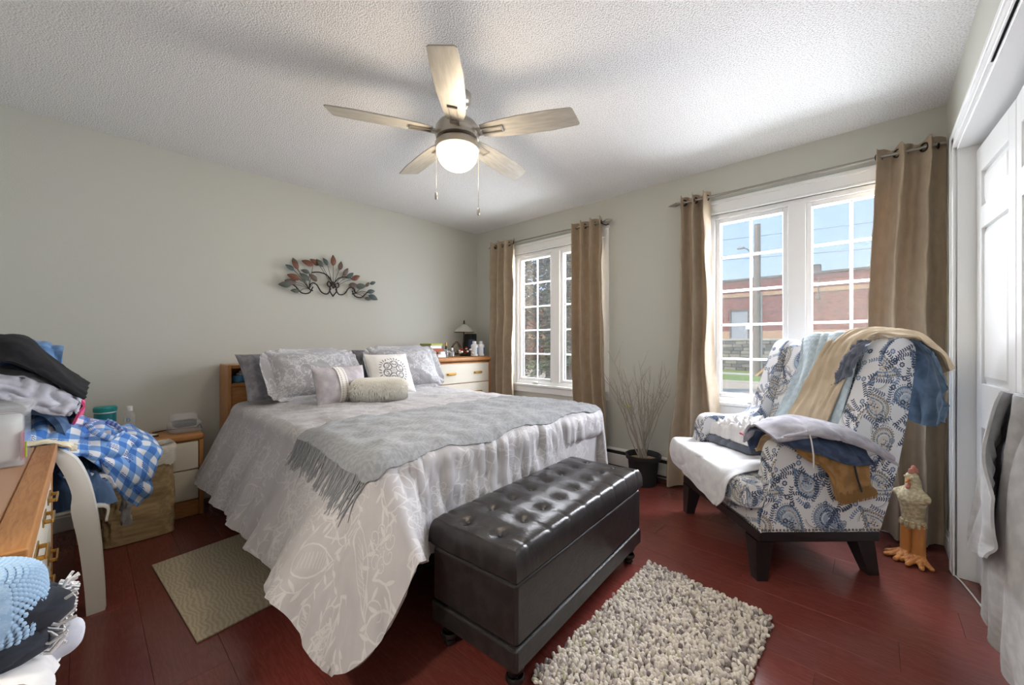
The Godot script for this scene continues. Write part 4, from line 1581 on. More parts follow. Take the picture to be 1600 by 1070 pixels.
func furniture() -> void:
	# ---- tall chest in the corner right of the bed
	var t := thing("chest_of_drawers", "oak chest with cream drawers in the corner by the left window", "chest", v3(0.21, 0, 0.54))
	part(t, "body", mb().slab(v3(0.014, 0.04, 0.185), v3(0.395, 0.92, 0.9), 0.004), M["oak"])
	part(t, "top", mb().slab(v3(0.014, 0.925, 0.165), v3(0.425, 0.975, 0.915), 0.018), M["oak"])
	part(t, "side_panel", mb().slab(v3(0.014, 0, 0.89), v3(0.41, 0.925, 0.912), 0.004), M["oak"])
	part(t, "side_panel", mb().slab(v3(0.014, 0, 0.168), v3(0.41, 0.925, 0.19), 0.004), M["oak"])
	part(t, "plinth", mb().slab(v3(0.03, 0, 0.19), v3(0.39, 0.06, 0.89), 0.003), M["oak"])
	for k in 4:
		var y1 := 0.905 - k * 0.208
		drawer(t, v3(0.392, y1 - 0.2, 0.195), v3(0.412, y1, 0.885), Vector3.RIGHT, [v3(0.412, y1 - 0.1, 0.36), v3(0.412, y1 - 0.1, 0.72)])
	# ---- low bedside table left of the bed
	t = thing("bedside_table", "low oak bedside table with two cream drawers left of the bed", "bedside table", v3(0.15, 0, 2.97))
	part(t, "body", mb().slab(v3(0.014, 0.06, 2.72), v3(0.285, 0.485, 3.24), 0.003), M["oak"])
	part(t, "top", mb().slab(v3(0.014, 0.488, 2.69), v3(0.315, 0.535, 3.27), 0.018), M["oak"])
	part(t, "side_panel", mb().slab(v3(0.014, 0, 2.697), v3(0.3, 0.49, 2.72), 0.003), M["oak"])
	part(t, "side_panel", mb().slab(v3(0.014, 0, 3.24), v3(0.3, 0.49, 3.263), 0.003), M["oak"])
	part(t, "plinth", mb().slab(v3(0.05, 0, 2.72), v3(0.29, 0.1, 3.24), 0.003), M["oak"])
	drawer(t, v3(0.283, 0.305, 2.724), v3(0.301, 0.482, 3.236), Vector3.RIGHT, [v3(0.301, 0.39, 3.0)])
	drawer(t, v3(0.283, 0.11, 2.724), v3(0.301, 0.298, 3.236), Vector3.RIGHT, [v3(0.301, 0.2, 3.0)])
	# ---- long dresser near the doorway, drawers face the bed
	t = thing("long_dresser", "long low oak dresser with cream drawers at the left edge", "dresser", v3(1.77, 0, 3.54))
	part(t, "body", mb().slab(v3(1.225, 0.03, 3.335), v3(2.33, 0.68, 3.77), 0.003), M["oak"])
	part(t, "top", mb().slab(v3(1.205, 0.685, 3.355), v3(2.35, 0.729, 3.772), 0.004), M["tan_laminate"])
	part(t, "edge_band", mb().slab(v3(1.205, 0.685, 3.3), v3(2.35, 0.73, 3.356), 0.006), M["oak"])
	part(t, "side_panel", mb().slab(v3(1.208, 0, 3.312), v3(1.236, 0.69, 3.772), 0.004), M["oak"])
	part(t, "side_panel", mb().slab(v3(2.32, 0, 3.312), v3(2.348, 0.69, 3.772), 0.004), M["oak"])
	for c in 2:
		var x0: float = [1.24, 1.782][c]
		for k in 3:
			var y1 := 0.675 - k * 0.208
			drawer(t, v3(x0, y1 - 0.2, 3.315), v3(x0 + 0.535, y1, 3.338), Vector3.FORWARD, [v3(x0 + 0.16, y1 - 0.1, 3.315), v3(x0 + 0.4, y1 - 0.1, 3.315)])
	# ---- canvas hamper in front of the bedside table
	fabric("canvas", rgb(168, 146, 108), rgb(188, 165, 126), 3.0, 0.95, 0.1, 0.06)
	fabric("liner", rgb(214, 208, 194), rgb(228, 223, 212), 3.0, 0.95, 0.1, 0.04)
	t = thing("laundry_hamper", "sagging tan canvas laundry hamper with a white liner before the bedside table", "hamper", v3(0.42, 0, 3.02))
	NZ.seed = 33
	var P := PackedVector3Array()
	var nu := 64
	for j in 22:
		var v := j / 21.0
		for i in nu:
			var a := TAU * i / nu
			var q := Vector2(signf(cos(a)) * pow(absf(cos(a)), 0.4), signf(sin(a)) * pow(absf(sin(a)), 0.4))
			var sag := 0.014 * NZ.get_noise_2d(sin(a) * 1.5 + v * 2.5, v * 3.5 - sin(a) * 1.5) * 2.0 * sin(PI * clampf(v * 1.1, 0.0, 1.0))
			P.append(v3(0.415 + q.x * (0.082 + sag), 0.004 + v * 0.50 + 0.02 * (q.y * -0.5) * v, 3.015 + q.y * (0.152 + sag)))
	part(t, "canvas_side", mb().grid2(P, nu, 22), M["canvas"])
	P = PackedVector3Array()
	for j in 8:
		var v := j / 7.0
		for i in nu:
			var a := TAU * i / nu
			var q := Vector2(signf(cos(a)) * pow(absf(cos(a)), 0.4), signf(sin(a)) * pow(absf(sin(a)), 0.4))
			var g := 1.0 + (0.09 if v < 0.7 else -0.1)
			P.append(v3(0.415 + q.x * 0.085 * g, lerpf(0.40 + 0.06 * NZ.get_noise_2d(cos(a) * 2.0, sin(a) * 2.0) - 0.03 * q.y, 0.522 - 0.01 * q.y, minf(1.0, v / 0.7)) - (0.05 if v > 0.85 else 0.0), 3.015 + q.y * 0.155 * (1.0 + (0.05 if v < 0.7 else -0.06))))
	part(t, "liner", mb().grid2(P, nu, 8), M["liner"])

	bench()
	rugs()
	plant()
	wall_leaves()
	hen()

func bench() -> void:
	var m := mat("leather", Color.WHITE, 0.3)
	m.albedo_texture = noise_tex(91, 0.03, 256, 5, 0.0, two(rgb(36, 34, 35), rgb(48, 45, 46)))
	m.heightmap_enabled = true
	m.heightmap_texture = noise_tex(92, 0.06, 512, 5)
	m.heightmap_scale = 0.05
	m.uv1_scale = Vector3(2, 2, 1)
	mat("black_wood", rgb(24, 20, 20), 0.3)
	var c := v3(2.503, 0, 1.82)
	var ry := deg_to_rad(4.0)
	var t := thing("storage_bench", "dark leather storage bench with a button tufted lid at the foot of the bed", "bench", c, ry)
	var X := Transform3D(Basis(Vector3.UP, ry), c)
	var hx := 0.205
	var hz := 0.525
	# tufted lid
	var P := PackedVector3Array()
	var nu := 56
	var nv := 130
	var btn := []
	for r in 2:
		for k in 8:
			btn.append(Vector2([-0.075, 0.075][r], -0.455 + k * 0.13 + (0.0 if r == 0 else 0.0)))
	for j in nv:
		var b0 := lerpf(-1.0, 1.0, j / float(nv - 1)) * 1.14
		for i in nu:
			var a0 := lerpf(-1.0, 1.0, i / float(nu - 1)) * 1.3
			var px := clampf(a0, -1, 1) * (hx - 0.02)
			var pz := clampf(b0, -1, 1) * (hz - 0.02)
			var over := maxf(maxf(absf(a0) - 1.0, 0.0) / 0.3, maxf(absf(b0) - 1.0, 0.0) / 0.14)
			var y := 0.486
			var p2 := Vector2(px, pz)
			var dip := 0.0
			for q in btn:
				var d: float = p2.distance_to(q)
				dip = maxf(dip, 0.011 * exp(-d * d / 0.0005) + 0.009 * exp(-d * d / 0.004))
			# seams: across the lid through each pair of buttons, and along both rows
			for k in 8:
				var sz := -0.455 + k * 0.13
				dip = maxf(dip, 0.006 * exp(-pow((pz - sz) / 0.009, 2.0)))
			for r in [-0.075, 0.075]:
				dip = maxf(dip, 0.003 * exp(-pow((px - r) / 0.01, 2.0)))
			y -= dip
			y -= 0.02 * pow(maxf(absf(px) / hx, absf(pz) / hz), 8.0)
			var s := Vector2(signf(px) if absf(a0) > 1.0 else 0.0, signf(pz) if absf(b0) > 1.0 else 0.0)
			var e := minf(over, 1.0)
			var rr := sin(e * PI * 0.5)
			P.append(v3(px + s.x * 0.024 * rr, y - e * e * 0.085, pz + s.y * 0.024 * rr))
	var lid := part(t, "lid", mb().at(X).grid3(P, nu, nv, Vector2(0.5, 1.2)), M["leather"])
	for q in btn:
		part(lid, "button", mb().at(X * Transform3D(Basis.IDENTITY, v3(q.x, 0.4655, q.y))).lathe([[Vector2(0.009, 0), Vector2(0.008, 0.004), Vector2(0.004, 0.006), Vector2(0, 0.0065)]], 10), M["leather"])
	part(lid, "lid_edge", mb().at(X).box(v3(0, 0.388, 0), v3(hx * 2.0, 0.03, hz * 2.0), 0.008), M["leather"])
	part(t, "body", mb().at(X).box(v3(0, 0.27, 0), v3(hx * 2.0 - 0.012, 0.2, hz * 2.0 - 0.012), 0.012), M["leather"])
	part(t, "lower_band", mb().at(X).box(v3(0, 0.13, 0), v3(hx * 2.0 - 0.004, 0.078, hz * 2.0 - 0.004), 0.01), M["leather"])
	for s in [[-1, -1], [1, -1], [-1, 1], [1, 1]]:
		part(t, "leg", mb().at(X * Transform3D(Basis.IDENTITY, v3(s[0] * (hx - 0.05), 0, s[1] * (hz - 0.055)))).lathe([[Vector2(0, 0), Vector2(0.02, 0.001), Vector2(0.024, 0.008), Vector2(0.02, 0.018)], [Vector2(0.016, 0.02), Vector2(0.03, 0.028), Vector2(0.033, 0.036), Vector2(0.028, 0.046)], [Vector2(0.018, 0.048), Vector2(0.017, 0.054), Vector2(0.028, 0.062), Vector2(0.034, 0.08), Vector2(0.034, 0.1), Vector2(0, 0.1)]], 18), M["black_wood"])

func rugs() -> void:
	# flat woven mat left of the bed
	var im := picture(512, 512, rgb(142, 132, 112))
	var n := FastNoiseLite.new()
	n.seed = 15
	n.frequency = 0.006
	for y in 512:
		for x in 512:
			var w := n.get_noise_2d(x, y) * 9.0
			var k := 0.5 + 0.5 * sin((y * 0.30 + x * 0.02 + w))
			var d := 0.5 + 0.5 * sin(x * 0.8 + y * 0.2)
			im.set_pixel(x, y, rgb(168, 156, 132).lerp(rgb(198, 185, 160), k * 0.75 + d * 0.25))
	var m := textured("flat_weave", im, 2.4, 0.95, 0.1, null, 0.2)
	var a := v3(0.883, 0, 3.0)
	var ex := v3(1.693, 0, 2.944) - a
	var ez := v3(0.815, 0, 2.53) - a
	var P := PackedVector3Array()
	for j in 8:
		for i in 14:
			P.append(a + ex * (i / 13.0) + ez * (j / 7.0) + v3(0, 0.0045 + 0.0016 * absf(NZ.get_noise_2d(i * 0.4, j * 0.4)), 0))
	solo("flat_woven_mat", mb().cloth(P, 14, 8, 0.006, Vector2(0.81, 0.47)), m, "small beige flat woven mat on the floor left of the bed", "mat")
	# bobbly wool rug in front of the bench
	m = mat("wool", Color.WHITE, 0.95)
	m.vertex_color_use_as_albedo = true
	m.rim_enabled = true
	m.rim = 0.3
	mat("rug_backing", rgb(108, 98, 90), 0.95)
	var c := v3(2.715, 0, 1.3)
	var u := v3(0.532, 0, 0.045)
	var w := v3(0.0, 0, 0.92)
	var t := thing("shag_rug", "chunky cream and grey bobble wool rug in front of the bench", "rug", c + u * 0.5 + w * 0.5)
	P = PackedVector3Array()
	for j in 4:
		for i in 4:
			P.append(c + u * (i / 3.0) + w * (j / 3.0) + v3(0, 0.004, 0))
	part(t, "backing", mb().cloth(P, 4, 4, 0.006, Vector2.ONE), M["rug_backing"])
	var bob := mb().lathe([[Vector2(0.0045, -0.002), Vector2(0.0062, 0.006), Vector2(0.0066, 0.013), Vector2(0.0045, 0.019), Vector2(0, 0.021)]], 7).commit(Transform3D.IDENTITY)
	bob.surface_set_material(0, m)
	var mm := MultiMesh.new()
	mm.transform_format = MultiMesh.TRANSFORM_3D
	mm.use_colors = true
	mm.mesh = bob
	var nx := 50
	var nz := 86
	mm.instance_count = nx * nz
	rng.seed = 19
	for j in nz:
		for i in nx:
			var p := c + u * clampf((i + 0.5 + rng.randfn() * 0.35) / nx, 0.0, 1.0) + w * clampf((j + 0.5 + rng.randfn() * 0.35) / nz, 0.0, 1.0) + v3(0, 0.007, 0)
			var bs := Basis(v3(rng.randfn(), 0, rng.randfn()).normalized(), rng.randf_range(0.2, 1.15)) * Basis.from_scale(Vector3.ONE * rng.randf_range(0.85, 1.25))
			mm.set_instance_transform(j * nx + i, Transform3D(bs, p - t.position))
			var k := rng.randf()
			var cc := Color(0.74, 0.69, 0.62).lerp(Color(0.54, 0.49, 0.44), rng.randf())
			if k > 0.9: cc = Color(0.2, 0.165, 0.16)
			elif k > 0.7: cc = Color(0.38, 0.34, 0.33)
			elif k < 0.04: cc = Color(0.44, 0.42, 0.3)
			mm.set_instance_color(j * nx + i, cc)
	var mi := MultiMeshInstance3D.new()
	mi.name = "pile"
	mi.multimesh = mm
	mi.set_meta("kind", "stuff")
	t.add_child(mi)

func plant() -> void:
	var c := v3(2.20, 0, 0.215)
	var t := thing("potted_branches", "bare leafless shrub in a black plastic pot against the window wall", "potted plant", c)
	var m := mat("pot_black", rgb(34, 36, 40), 0.5)
	part(t, "pot", mb().to(c).lathe([[Vector2(0, 0), Vector2(0.095, 0), Vector2(0.1, 0.004)], [Vector2(0.1, 0.004), Vector2(0.118, 0.205)], [Vector2(0.135, 0.207), Vector2(0.138, 0.235), Vector2(0.134, 0.24), Vector2(0.126, 0.236), Vector2(0.118, 0.19)]], 32), m)
	m = mat("soil", Color.WHITE, 1.0)
	m.albedo_texture = noise_tex(101, 0.1, 256, 4, 0.0, two(rgb(120, 98, 70), rgb(168, 144, 108)))
	m.uv1_scale = Vector3(3, 3, 1)
	part(t, "soil", mb().to(c).lathe([[Vector2(0.12, 0.195), Vector2(0.08, 0.205), Vector2(0.03, 0.212), Vector2(0, 0.212)]], 24), m)
	mat("twig", rgb(164, 157, 146), 0.9)
	rng.seed = 23
	var R := v3(0.736, 0, -0.677)
	for k in 18:
		var lean_ := lerpf(-0.32, 0.3, k / 17.0) + rng.randfn() * 0.04
		var h := rng.randf_range(0.55, 0.86) - absf(lean_) * 0.35
		if k == 1:
			lean_ = -0.26
			h = 0.86
		var dep := rng.randf_range(-0.04, 0.09)
		var p0 := c + R * rng.randf_range(-0.03, 0.03) + v3(0, 0.2, rng.randf_range(-0.03, 0.03))
		var pts := []
		for i in 7:
			var f := i / 6.0
			pts.append(p0 + R * (lean_ * (0.75 * f + 0.25 * f * f)) + v3(rng.randfn() * 0.006, h * f, dep * f + rng.randfn() * 0.005))
		for q in pts:
			q.z = maxf(q.z, 0.03)
		var st := part(t, "stem", mb().tube(pts, [0.0048, 0.0044, 0.004, 0.0034, 0.0028, 0.0022, 0.0013], 6), M["twig"])
		var b := mb()
		for s in rng.randi_range(4, 7):
			var f := rng.randf_range(0.35, 0.95)
			var p := MB.along(pts, f)
			var d := (R * rng.randf_range(-0.8, 0.8) + v3(0, 0.8, rng.randf_range(-0.1, 0.5))).normalized()
			var l := rng.randf_range(0.06, 0.17)
			b.tube([p, p + d * l * 0.5 + v3(0, 0.006, 0), p + d * l + v3(0, l * 0.2, 0)], [0.0024, 0.0018, 0.0009], 5)
		part(st, "twigs", b, M["twig"]).set_meta("kind", "stuff")
	# the one leaf left
	m = mat("old_leaf", rgb(190, 192, 120), 0.8)
	part(t, "leaf", mb().patch([[c + v3(-0.14, 0.62, 0.02), c + v3(-0.11, 0.63, 0.02), c + v3(-0.08, 0.6, 0.03)], [c + v3(-0.13, 0.59, 0.035), c + v3(-0.1, 0.58, 0.045), c + v3(-0.06, 0.575, 0.04)]], 6, 5, 0.002), m)

func leaf_shape(b: MB, p: Vector3, dirn: Vector2, len: float, wid: float, tilt: float) -> void:
	# leaf in the plane of the headboard wall: local (z, y), bowed out along x
	var P := PackedVector3Array()
	var s := Vector2(-dirn.y, dirn.x)
	for j in 8:
		var f := j / 7.0
		var w := wid * pow(sin(PI * pow(f, 0.8) * 0.985 + 0.02), 0.8)
		for i in 5:
			var g := i / 2.0 - 1.0
			var q := dirn * len * f + s * w * g
			P.append(p + v3(0.006 * sin(PI * f) - 0.004 * absf(g) + tilt * g * w, q.y, q.x))
	b.cloth(P, 5, 8, 0.0016, Vector2(1, 1))

func wall_leaves() -> void:
	for k in 4:
		mat("leaf_metal_%d" % k, [rgb(104, 66, 50), rgb(78, 84, 76), rgb(94, 80, 74), rgb(72, 84, 84)][k], 0.5, 0.35)
	mat("wrought", rgb(52, 44, 40), 0.45, 0.7)
	var c := v3(0.03, 1.6, 1.742)
	var t := thing("leaf_wall_sculpture", "metal wall sculpture of scrolled stems and bronze and green leaves over the bed", "wall art", c)
	# (z, y) offsets from the centre, z grows towards the doorway (left in the picture)
	var S := func(zz: float, yy: float, xx := 0.0) -> Vector3: return c + v3(xx, yy, zz)
	for sd in [1.0, -1.0]:
		for path in [[[0.0, -0.07], [0.03, -0.02], [0.02, 0.03], [0.0, 0.06], [-0.01, 0.02]],
				[[0.02, 0.0], [0.05, -0.05], [0.1, -0.04], [0.14, 0.02], [0.18, 0.03], [0.2, -0.02], [0.17, -0.035]],
				[[0.17, 0.0], [0.2, -0.055], [0.26, -0.06], [0.31, -0.01], [0.35, 0.01], [0.37, 0.0]],
				[[0.0, 0.04], [0.05, 0.11], [0.12, 0.13], [0.18, 0.12]],
				[[0.01, 0.04], [0.04, 0.06], [0.05, 0.03], [0.03, 0.01]]]:
			var pts := []
			for q in path:
				pts.append(S.call(q[0] * sd, q[1] * (1.0 if sd > 0 else 0.9), 0.008))
			var sm := []
			for i in 20:
				sm.append(MB.along(pts, i / 19.0))
			part(t, "scroll", mb().tube(sm, 0.0055, 6), M["wrought"])
	var leaves := [[0.0, 0.2, 0.02, 1.0, 0, 0.085], [0.05, 0.2, 0.55, 0.8, 3, 0.06], [0.09, 0.18, 0.7, 0.7, 1, 0.07], [0.12, 0.19, 0.9, 0.5, 0, 0.075], [0.17, 0.18, 1.0, 0.3, 0, 0.085], [-0.05, 0.17, -0.2, 0.9, 2, 0.07], [-0.09, 0.13, -0.5, 0.8, 2, 0.07], [-0.12, 0.11, -0.7, 0.6, 3, 0.07], [-0.16, 0.1, -0.9, 0.45, 0, 0.08], [-0.14, 0.05, -1.0, 0.0, 2, 0.08], [-0.2, 0.04, -1.0, 0.15, 1, 0.09],
		[0.14, 0.05, 0.6, 0.5, 2, 0.075], [0.2, 0.05, 0.9, 0.6, 1, 0.08], [0.2, 0.115, 1.0, 0.2, 1, 0.06], [0.29, 0.13, 0.6, 0.9, 0, 0.075], [0.3, 0.14, 0.35, 1.0, 1, 0.075], [0.32, 0.12, 0.9, 0.5, 3, 0.065], [0.28, 0.05, 1.0, 0.3, 0, 0.085], [0.3, 0.02, 1.0, 0.1, 2, 0.08], [0.34, 0.0, 1.0, -0.1, 1, 0.085], [0.28, -0.05, 1.0, 0.02, 1, 0.06],
		[-0.3, 0.05, -0.6, 0.75, 2, 0.05], [-0.34, 0.08, -0.9, 0.35, 3, 0.055], [-0.31, 0.0, -1.0, 0.2, 3, 0.07], [-0.33, -0.03, -1.0, -0.35, 3, 0.085], [-0.29, -0.06, -1.0, -0.1, 1, 0.055]]
	var k := 0
	for l in leaves:
		var b := mb()
		var d := Vector2(l[2], l[3]).normalized()
		leaf_shape(b, S.call(l[0], l[1], 0.012 + 0.004 * (k % 3)), d, l[5] * 1.15, l[5] * 0.3, 0.12 * (1 if k % 2 else -1))
		var lf := part(t, "leaf", b, M["leaf_metal_%d" % l[4]])
		# stalk back to the spray it grows from
		var root := Vector2(0, 0.0) if absf(l[0]) < 0.17 and l[1] > 0.08 else Vector2(signf(l[0]) * 0.2, -0.02)
		var e: Vector2 = Vector2(l[0], l[1]) + d * l[5] * 0.7
		var mid := root.lerp(Vector2(l[0], l[1]), 0.55) + Vector2(0, 0.012)
		part(lf, "stalk", mb().tube([S.call(root.x, root.y, 0.004), S.call(mid.x, mid.y, 0.007), S.call(l[0], l[1], 0.01), S.call(e.x, e.y, 0.011)], [0.0022, 0.002, 0.002, 0.0012], 5), M["wrought"])
		k += 1

func hen() -> void:
	var c := v3(3.70, 0, 0.335)
	var t := thing("hen_figurine", "tall cream ceramic hen figurine with long orange legs on the floor in the corner", "figurine", c, deg_to_rad(-35.0))
	var X := t.transform
	var m := mat("hen_cream", Color.WHITE, 0.6)
	m.albedo_texture = noise_tex(111, 0.05, 256, 4, 0.0, two(rgb(176, 160, 122), rgb(214, 200, 164)))
	m.uv1_scale = Vector3(4, 4, 1)
	m = mat("hen_orange", Color.WHITE, 0.55)
	m.albedo_texture = noise_tex(112, 0.06, 256, 4, 0.0, two(rgb(186, 112, 54), rgb(222, 160, 92)))
	m.uv1_scale = Vector3(4, 4, 1)
	mat("hen_red", rgb(190, 120, 100), 0.5)
	var b := mb().at(X)
	b.nets([[v3(0, 0.27, 0), 0.042, v3(0, 0.32, 0.006), 0.053], [v3(0, 0.2, 0), 0.042, v3(0, 0.27, 0), 0.042], [v3(0, 0.32, 0), 0.05, v3(0, 0.40, -0.005), 0.026], [v3(0, 0.405, -0.003), 0.026, v3(0, 0.43, 0.004), 0.027], [v3(0.044, 0.352, 0), 0.016, v3(0.06, 0.336, 0.008), 0.021], [v3(-0.044, 0.352, 0), 0.016, v3(-0.06, 0.336, 0.008), 0.021]], 0.006, 0.02, 0.002)
	var body := part(t, "body", b, M["hen_cream"])
	part(body, "beak", mb().at(X).nets([[v3(0, 0.418, 0.026), 0.011, v3(0, 0.41, 0.046), 0.005]], 0.003, 0.005), M["hen_orange"])
	part(body, "wattle", mb().at(X).nets([[v3(0, 0.4, 0.026), 0.007, v3(0, 0.382, 0.034), 0.01]], 0.003, 0.004), M["hen_red"])
	for s in [-1.0, 1.0]:
		part(body, "eye", mb().at(X * Transform3D(Basis.IDENTITY, v3(s * 0.015, 0.434, 0.026))).rbox(Vector3.ZERO, v3(0.014, 0.014, 0.012), 1.0, 10, 7), M["hen_cream"])
	part(t, "comb", mb().at(X).nets([[v3(0, 0.455, 0.012), 0.012, v3(0, 0.468, 0.014), 0.009], [v3(0, 0.462, -0.004), 0.012, v3(0, 0.482, -0.006), 0.009], [v3(0, 0.455, -0.02), 0.01, v3(0, 0.466, -0.026), 0.008]], 0.0035, 0.008), M["hen_red"])
	# scalloped skirt of feathers
	b = mb().at(X)
	for k in 12:
		var a := TAU * k / 12
		b.nets([[v3(cos(a) * 0.04, 0.205, sin(a) * 0.04), 0.01, v3(cos(a) * 0.046, 0.184, sin(a) * 0.046), 0.007]], 0.005, 0.004)
	part(t, "feather_skirt", b, M["hen_cream"]).set_meta("kind", "stuff")
	for s in [-1.0, 1.0]:
		b = mb().at(X)
		var pr := []
		for k in 27:
			var f := k / 26.0
			pr.append(Vector2(0.0265 + 0.0016 * sin(k * PI * 0.9) - 0.002 * f, 0.03 + f * 0.17))
		b.at(X * Transform3D(Basis.IDENTITY, v3(s * 0.026, 0, 0))).lathe([[Vector2(0, 0.03)] + pr + [Vector2(0, 0.2)]], 16)
		var leg := part(t, "leg", b, M["hen_orange"])
		var caps := []
		for k in 4:
			var a: float = deg_to_rad([-42.0, -10.0, 22.0, 50.0][k]) + s * 0.28
			var d := v3(sin(a), 0, cos(a))
			caps.append([v3(s * 0.026, 0.04, 0.0), 0.022, v3(s * 0.026, 0.02, 0) + d * 0.045, 0.013])
			caps.append([v3(s * 0.026, 0.02, 0) + d * 0.045, 0.013, v3(s * 0.026, 0.012, 0) + d * [0.075, 0.092, 0.092, 0.08][k], 0.0105])
		part(leg, "foot", mb().at(X).nets(caps, 0.005, 0.006), M["hen_orange"])

func smooth_poly(pts: Array, n: int) -> PackedVector2Array:
	var out := PackedVector2Array()
	var m := pts.size()
	for k in m:
		var a: Vector2 = pts[(k - 1 + m) % m]
		var b: Vector2 = pts[k]
		var c: Vector2 = pts[(k + 1) % m]
		var d: Vector2 = pts[(k + 2) % m]
		for s in n:
			out.append(b.cubic_interpolate(c, a, d, s / float(n)))
	return out

func frustum(b: MB, p0: Vector3, h0: float, p1: Vector3, h1: float) -> void:
	var co := [Vector2(-1, -1), Vector2(1, -1), Vector2(1, 1), Vector2(-1, 1)]
	for k in 4:
		var a: Vector2 = co[k]
		var c: Vector2 = co[(k + 1) % 4]
		var q := [p0 + v3(a.x * h0, 0, a.y * h0), p0 + v3(c.x * h0, 0, c.y * h0), p1 + v3(c.x * h1, 0, c.y * h1), p1 + v3(a.x * h1, 0, a.y * h1)]
		b.face(q, v3((a.x + c.x), 0, (a.y + c.y)).normalized())
	b.face([p0 + v3(-h0, 0, -h0), p0 + v3(h0, 0, -h0), p0 + v3(h0, 0, h0), p0 + v3(-h0, 0, h0)], Vector3.DOWN)

func paisley_image(size: int) -> Image:
	var paper := rgb(226, 227, 229)
	var im := picture(size, size, paper)
	var navy := rgb(50, 62, 88)
	var blue := rgb(98, 122, 156)
	var steel := rgb(132, 146, 164)
	var tan_ := rgb(158, 146, 132)
	rng.seed = 29
	var s := size / 1024.0
	# big drops on a jittered lattice, alternating tones
	var k := 0
	for gy in 3:
		for gx in 3:
			var c := Vector2((gx + 0.5 + (0.33 if gy % 2 else 0.0)) * size / 3.0, (gy + 0.5) * size / 3.0) + Vector2(rng.randf_range(-20, 20), rng.randf_range(-20, 20)) * s
			var a := rng.randf_range(-0.6, 0.6) + (PI if k % 2 else 0.0) + 0.8
			var r := rng.randf_range(150, 185) * s
			var dn := 1.0 if k % 3 else -1.0
			# the body of the drop in a half tone
			var tone: Color = [rgb(176, 189, 206), rgb(206, 200, 190), rgb(150, 166, 190)][k % 3]
			for fill in 14:
				var ff := 0.97 - fill * 0.068
				var edge := []
				for i in 41:
					var tt := TAU * i / 40
					var qq := Vector2(cos(tt), dn * sin(tt) * pow(absf(sin(tt * 0.5)), 1.3) * 0.82)
					qq.y += dn * 0.35 * (qq.x * 0.5 + 0.5) * (qq.x * 0.5 + 0.5)
					edge.append(c + (qq * ff + Vector2(-0.08 * (1.0 - ff), 0)).rotated(a) * r)
				if fill % 5 != 2:
					stroke(im, edge, 9 * s, 9 * s, tone)
			for ring in 5:
				var g: float = [1.08, 0.94, 0.8, 0.62, 0.4][ring]
				var pts := []
				for i in 41:
					var t := TAU * i / 40
					var q := Vector2(cos(t), dn * sin(t) * pow(absf(sin(t * 0.5)), 1.3) * 0.82)
					q.y += dn * 0.35 * (q.x * 0.5 + 0.5) * (q.x * 0.5 + 0.5)
					pts.append(c + (q * g + Vector2(-0.08 * (1.0 - g), 0)).rotated(a) * r)
				if ring == 0:
					for i in 40:
						dab(im, pts[i].x, pts[i].y, 5.5 * s, navy, 0.3)
				elif ring == 1:
					stroke(im, pts, 8 * s, 8 * s, [blue, tan_, steel][k % 3])
				elif ring == 2:
					for i in range(0, 40, 1):
						var dq: Vector2 = (pts[i] - c).normalized()
						leaf_dab(im, pts[i], dq.angle() + 0.5, 15 * s, 4.5 * s, navy if i % 3 else blue)
				elif ring == 3:
					stroke(im, pts, 7 * s, 7 * s, [tan_, blue, navy][k % 3])
					for i in range(0, 40, 3):
						dab(im, pts[i].x, pts[i].y, 4 * s, paper, 0.3)
				else:
					for i in 16:
						var q: Vector2 = c + Vector2.from_angle(i * 2.4) * r * 0.3 * sqrt(i / 16.0)
						leaf_dab(im, q, i * 1.3, 18 * s, 6 * s, [navy, blue, steel, tan_][i % 4])
			k += 1
	# sprays of dark leaves and dotted garlands between the drops
	for i in 64:
		var c := Vector2(rng.randf(), rng.randf()) * size
		var a := rng.randf() * TAU
		var bend := rng.randf_range(-0.16, 0.16)
		var p := c
		var lc: Color = [navy, navy, blue, rgb(70, 84, 110)][i % 4]
		for j in 7:
			a += bend
			var q := p + Vector2.from_angle(a) * 21 * s
			stroke(im, [p, q], 1.5 * s, 1.5 * s, lc)
			leaf_dab(im, q, a + 1.0, 23 * s, 6.2 * s, lc)
			leaf_dab(im, q, a - 1.0, 23 * s, 6.2 * s, lc)
			p = q
		if i % 2 == 0:
			var cc := c + Vector2(rng.randf_range(-60, 60), rng.randf_range(-60, 60)) * s
			for j in 7:
				var q := cc + Vector2.from_angle(j * 0.9) * 17 * s
				dab(im, q.x, q.y, 9 * s, [blue, steel, navy][i % 3], 0.4)
			dab(im, cc.x, cc.y, 6 * s, tan_, 0.4)
	for i in 22:
		var p := Vector2(rng.randf(), rng.randf()) * size
		var a := rng.randf() * TAU
		for j in 16:
			a += 0.12
			p += Vector2.from_angle(a) * 13 * s
			dab(im, p.x, p.y, 4.2 * s, [tan_, steel][i % 2], 0.35)
			var q := p + Vector2.from_angle(a + PI / 2) * 13 * s
			leaf_dab(im, q, a, 9 * s, 3.4 * s, navy)
	return im

var CHAIR := Transform3D(Basis(Vector3.UP, deg_to_rad(-46.9)), Vector3(3.107, 0, 0.587))

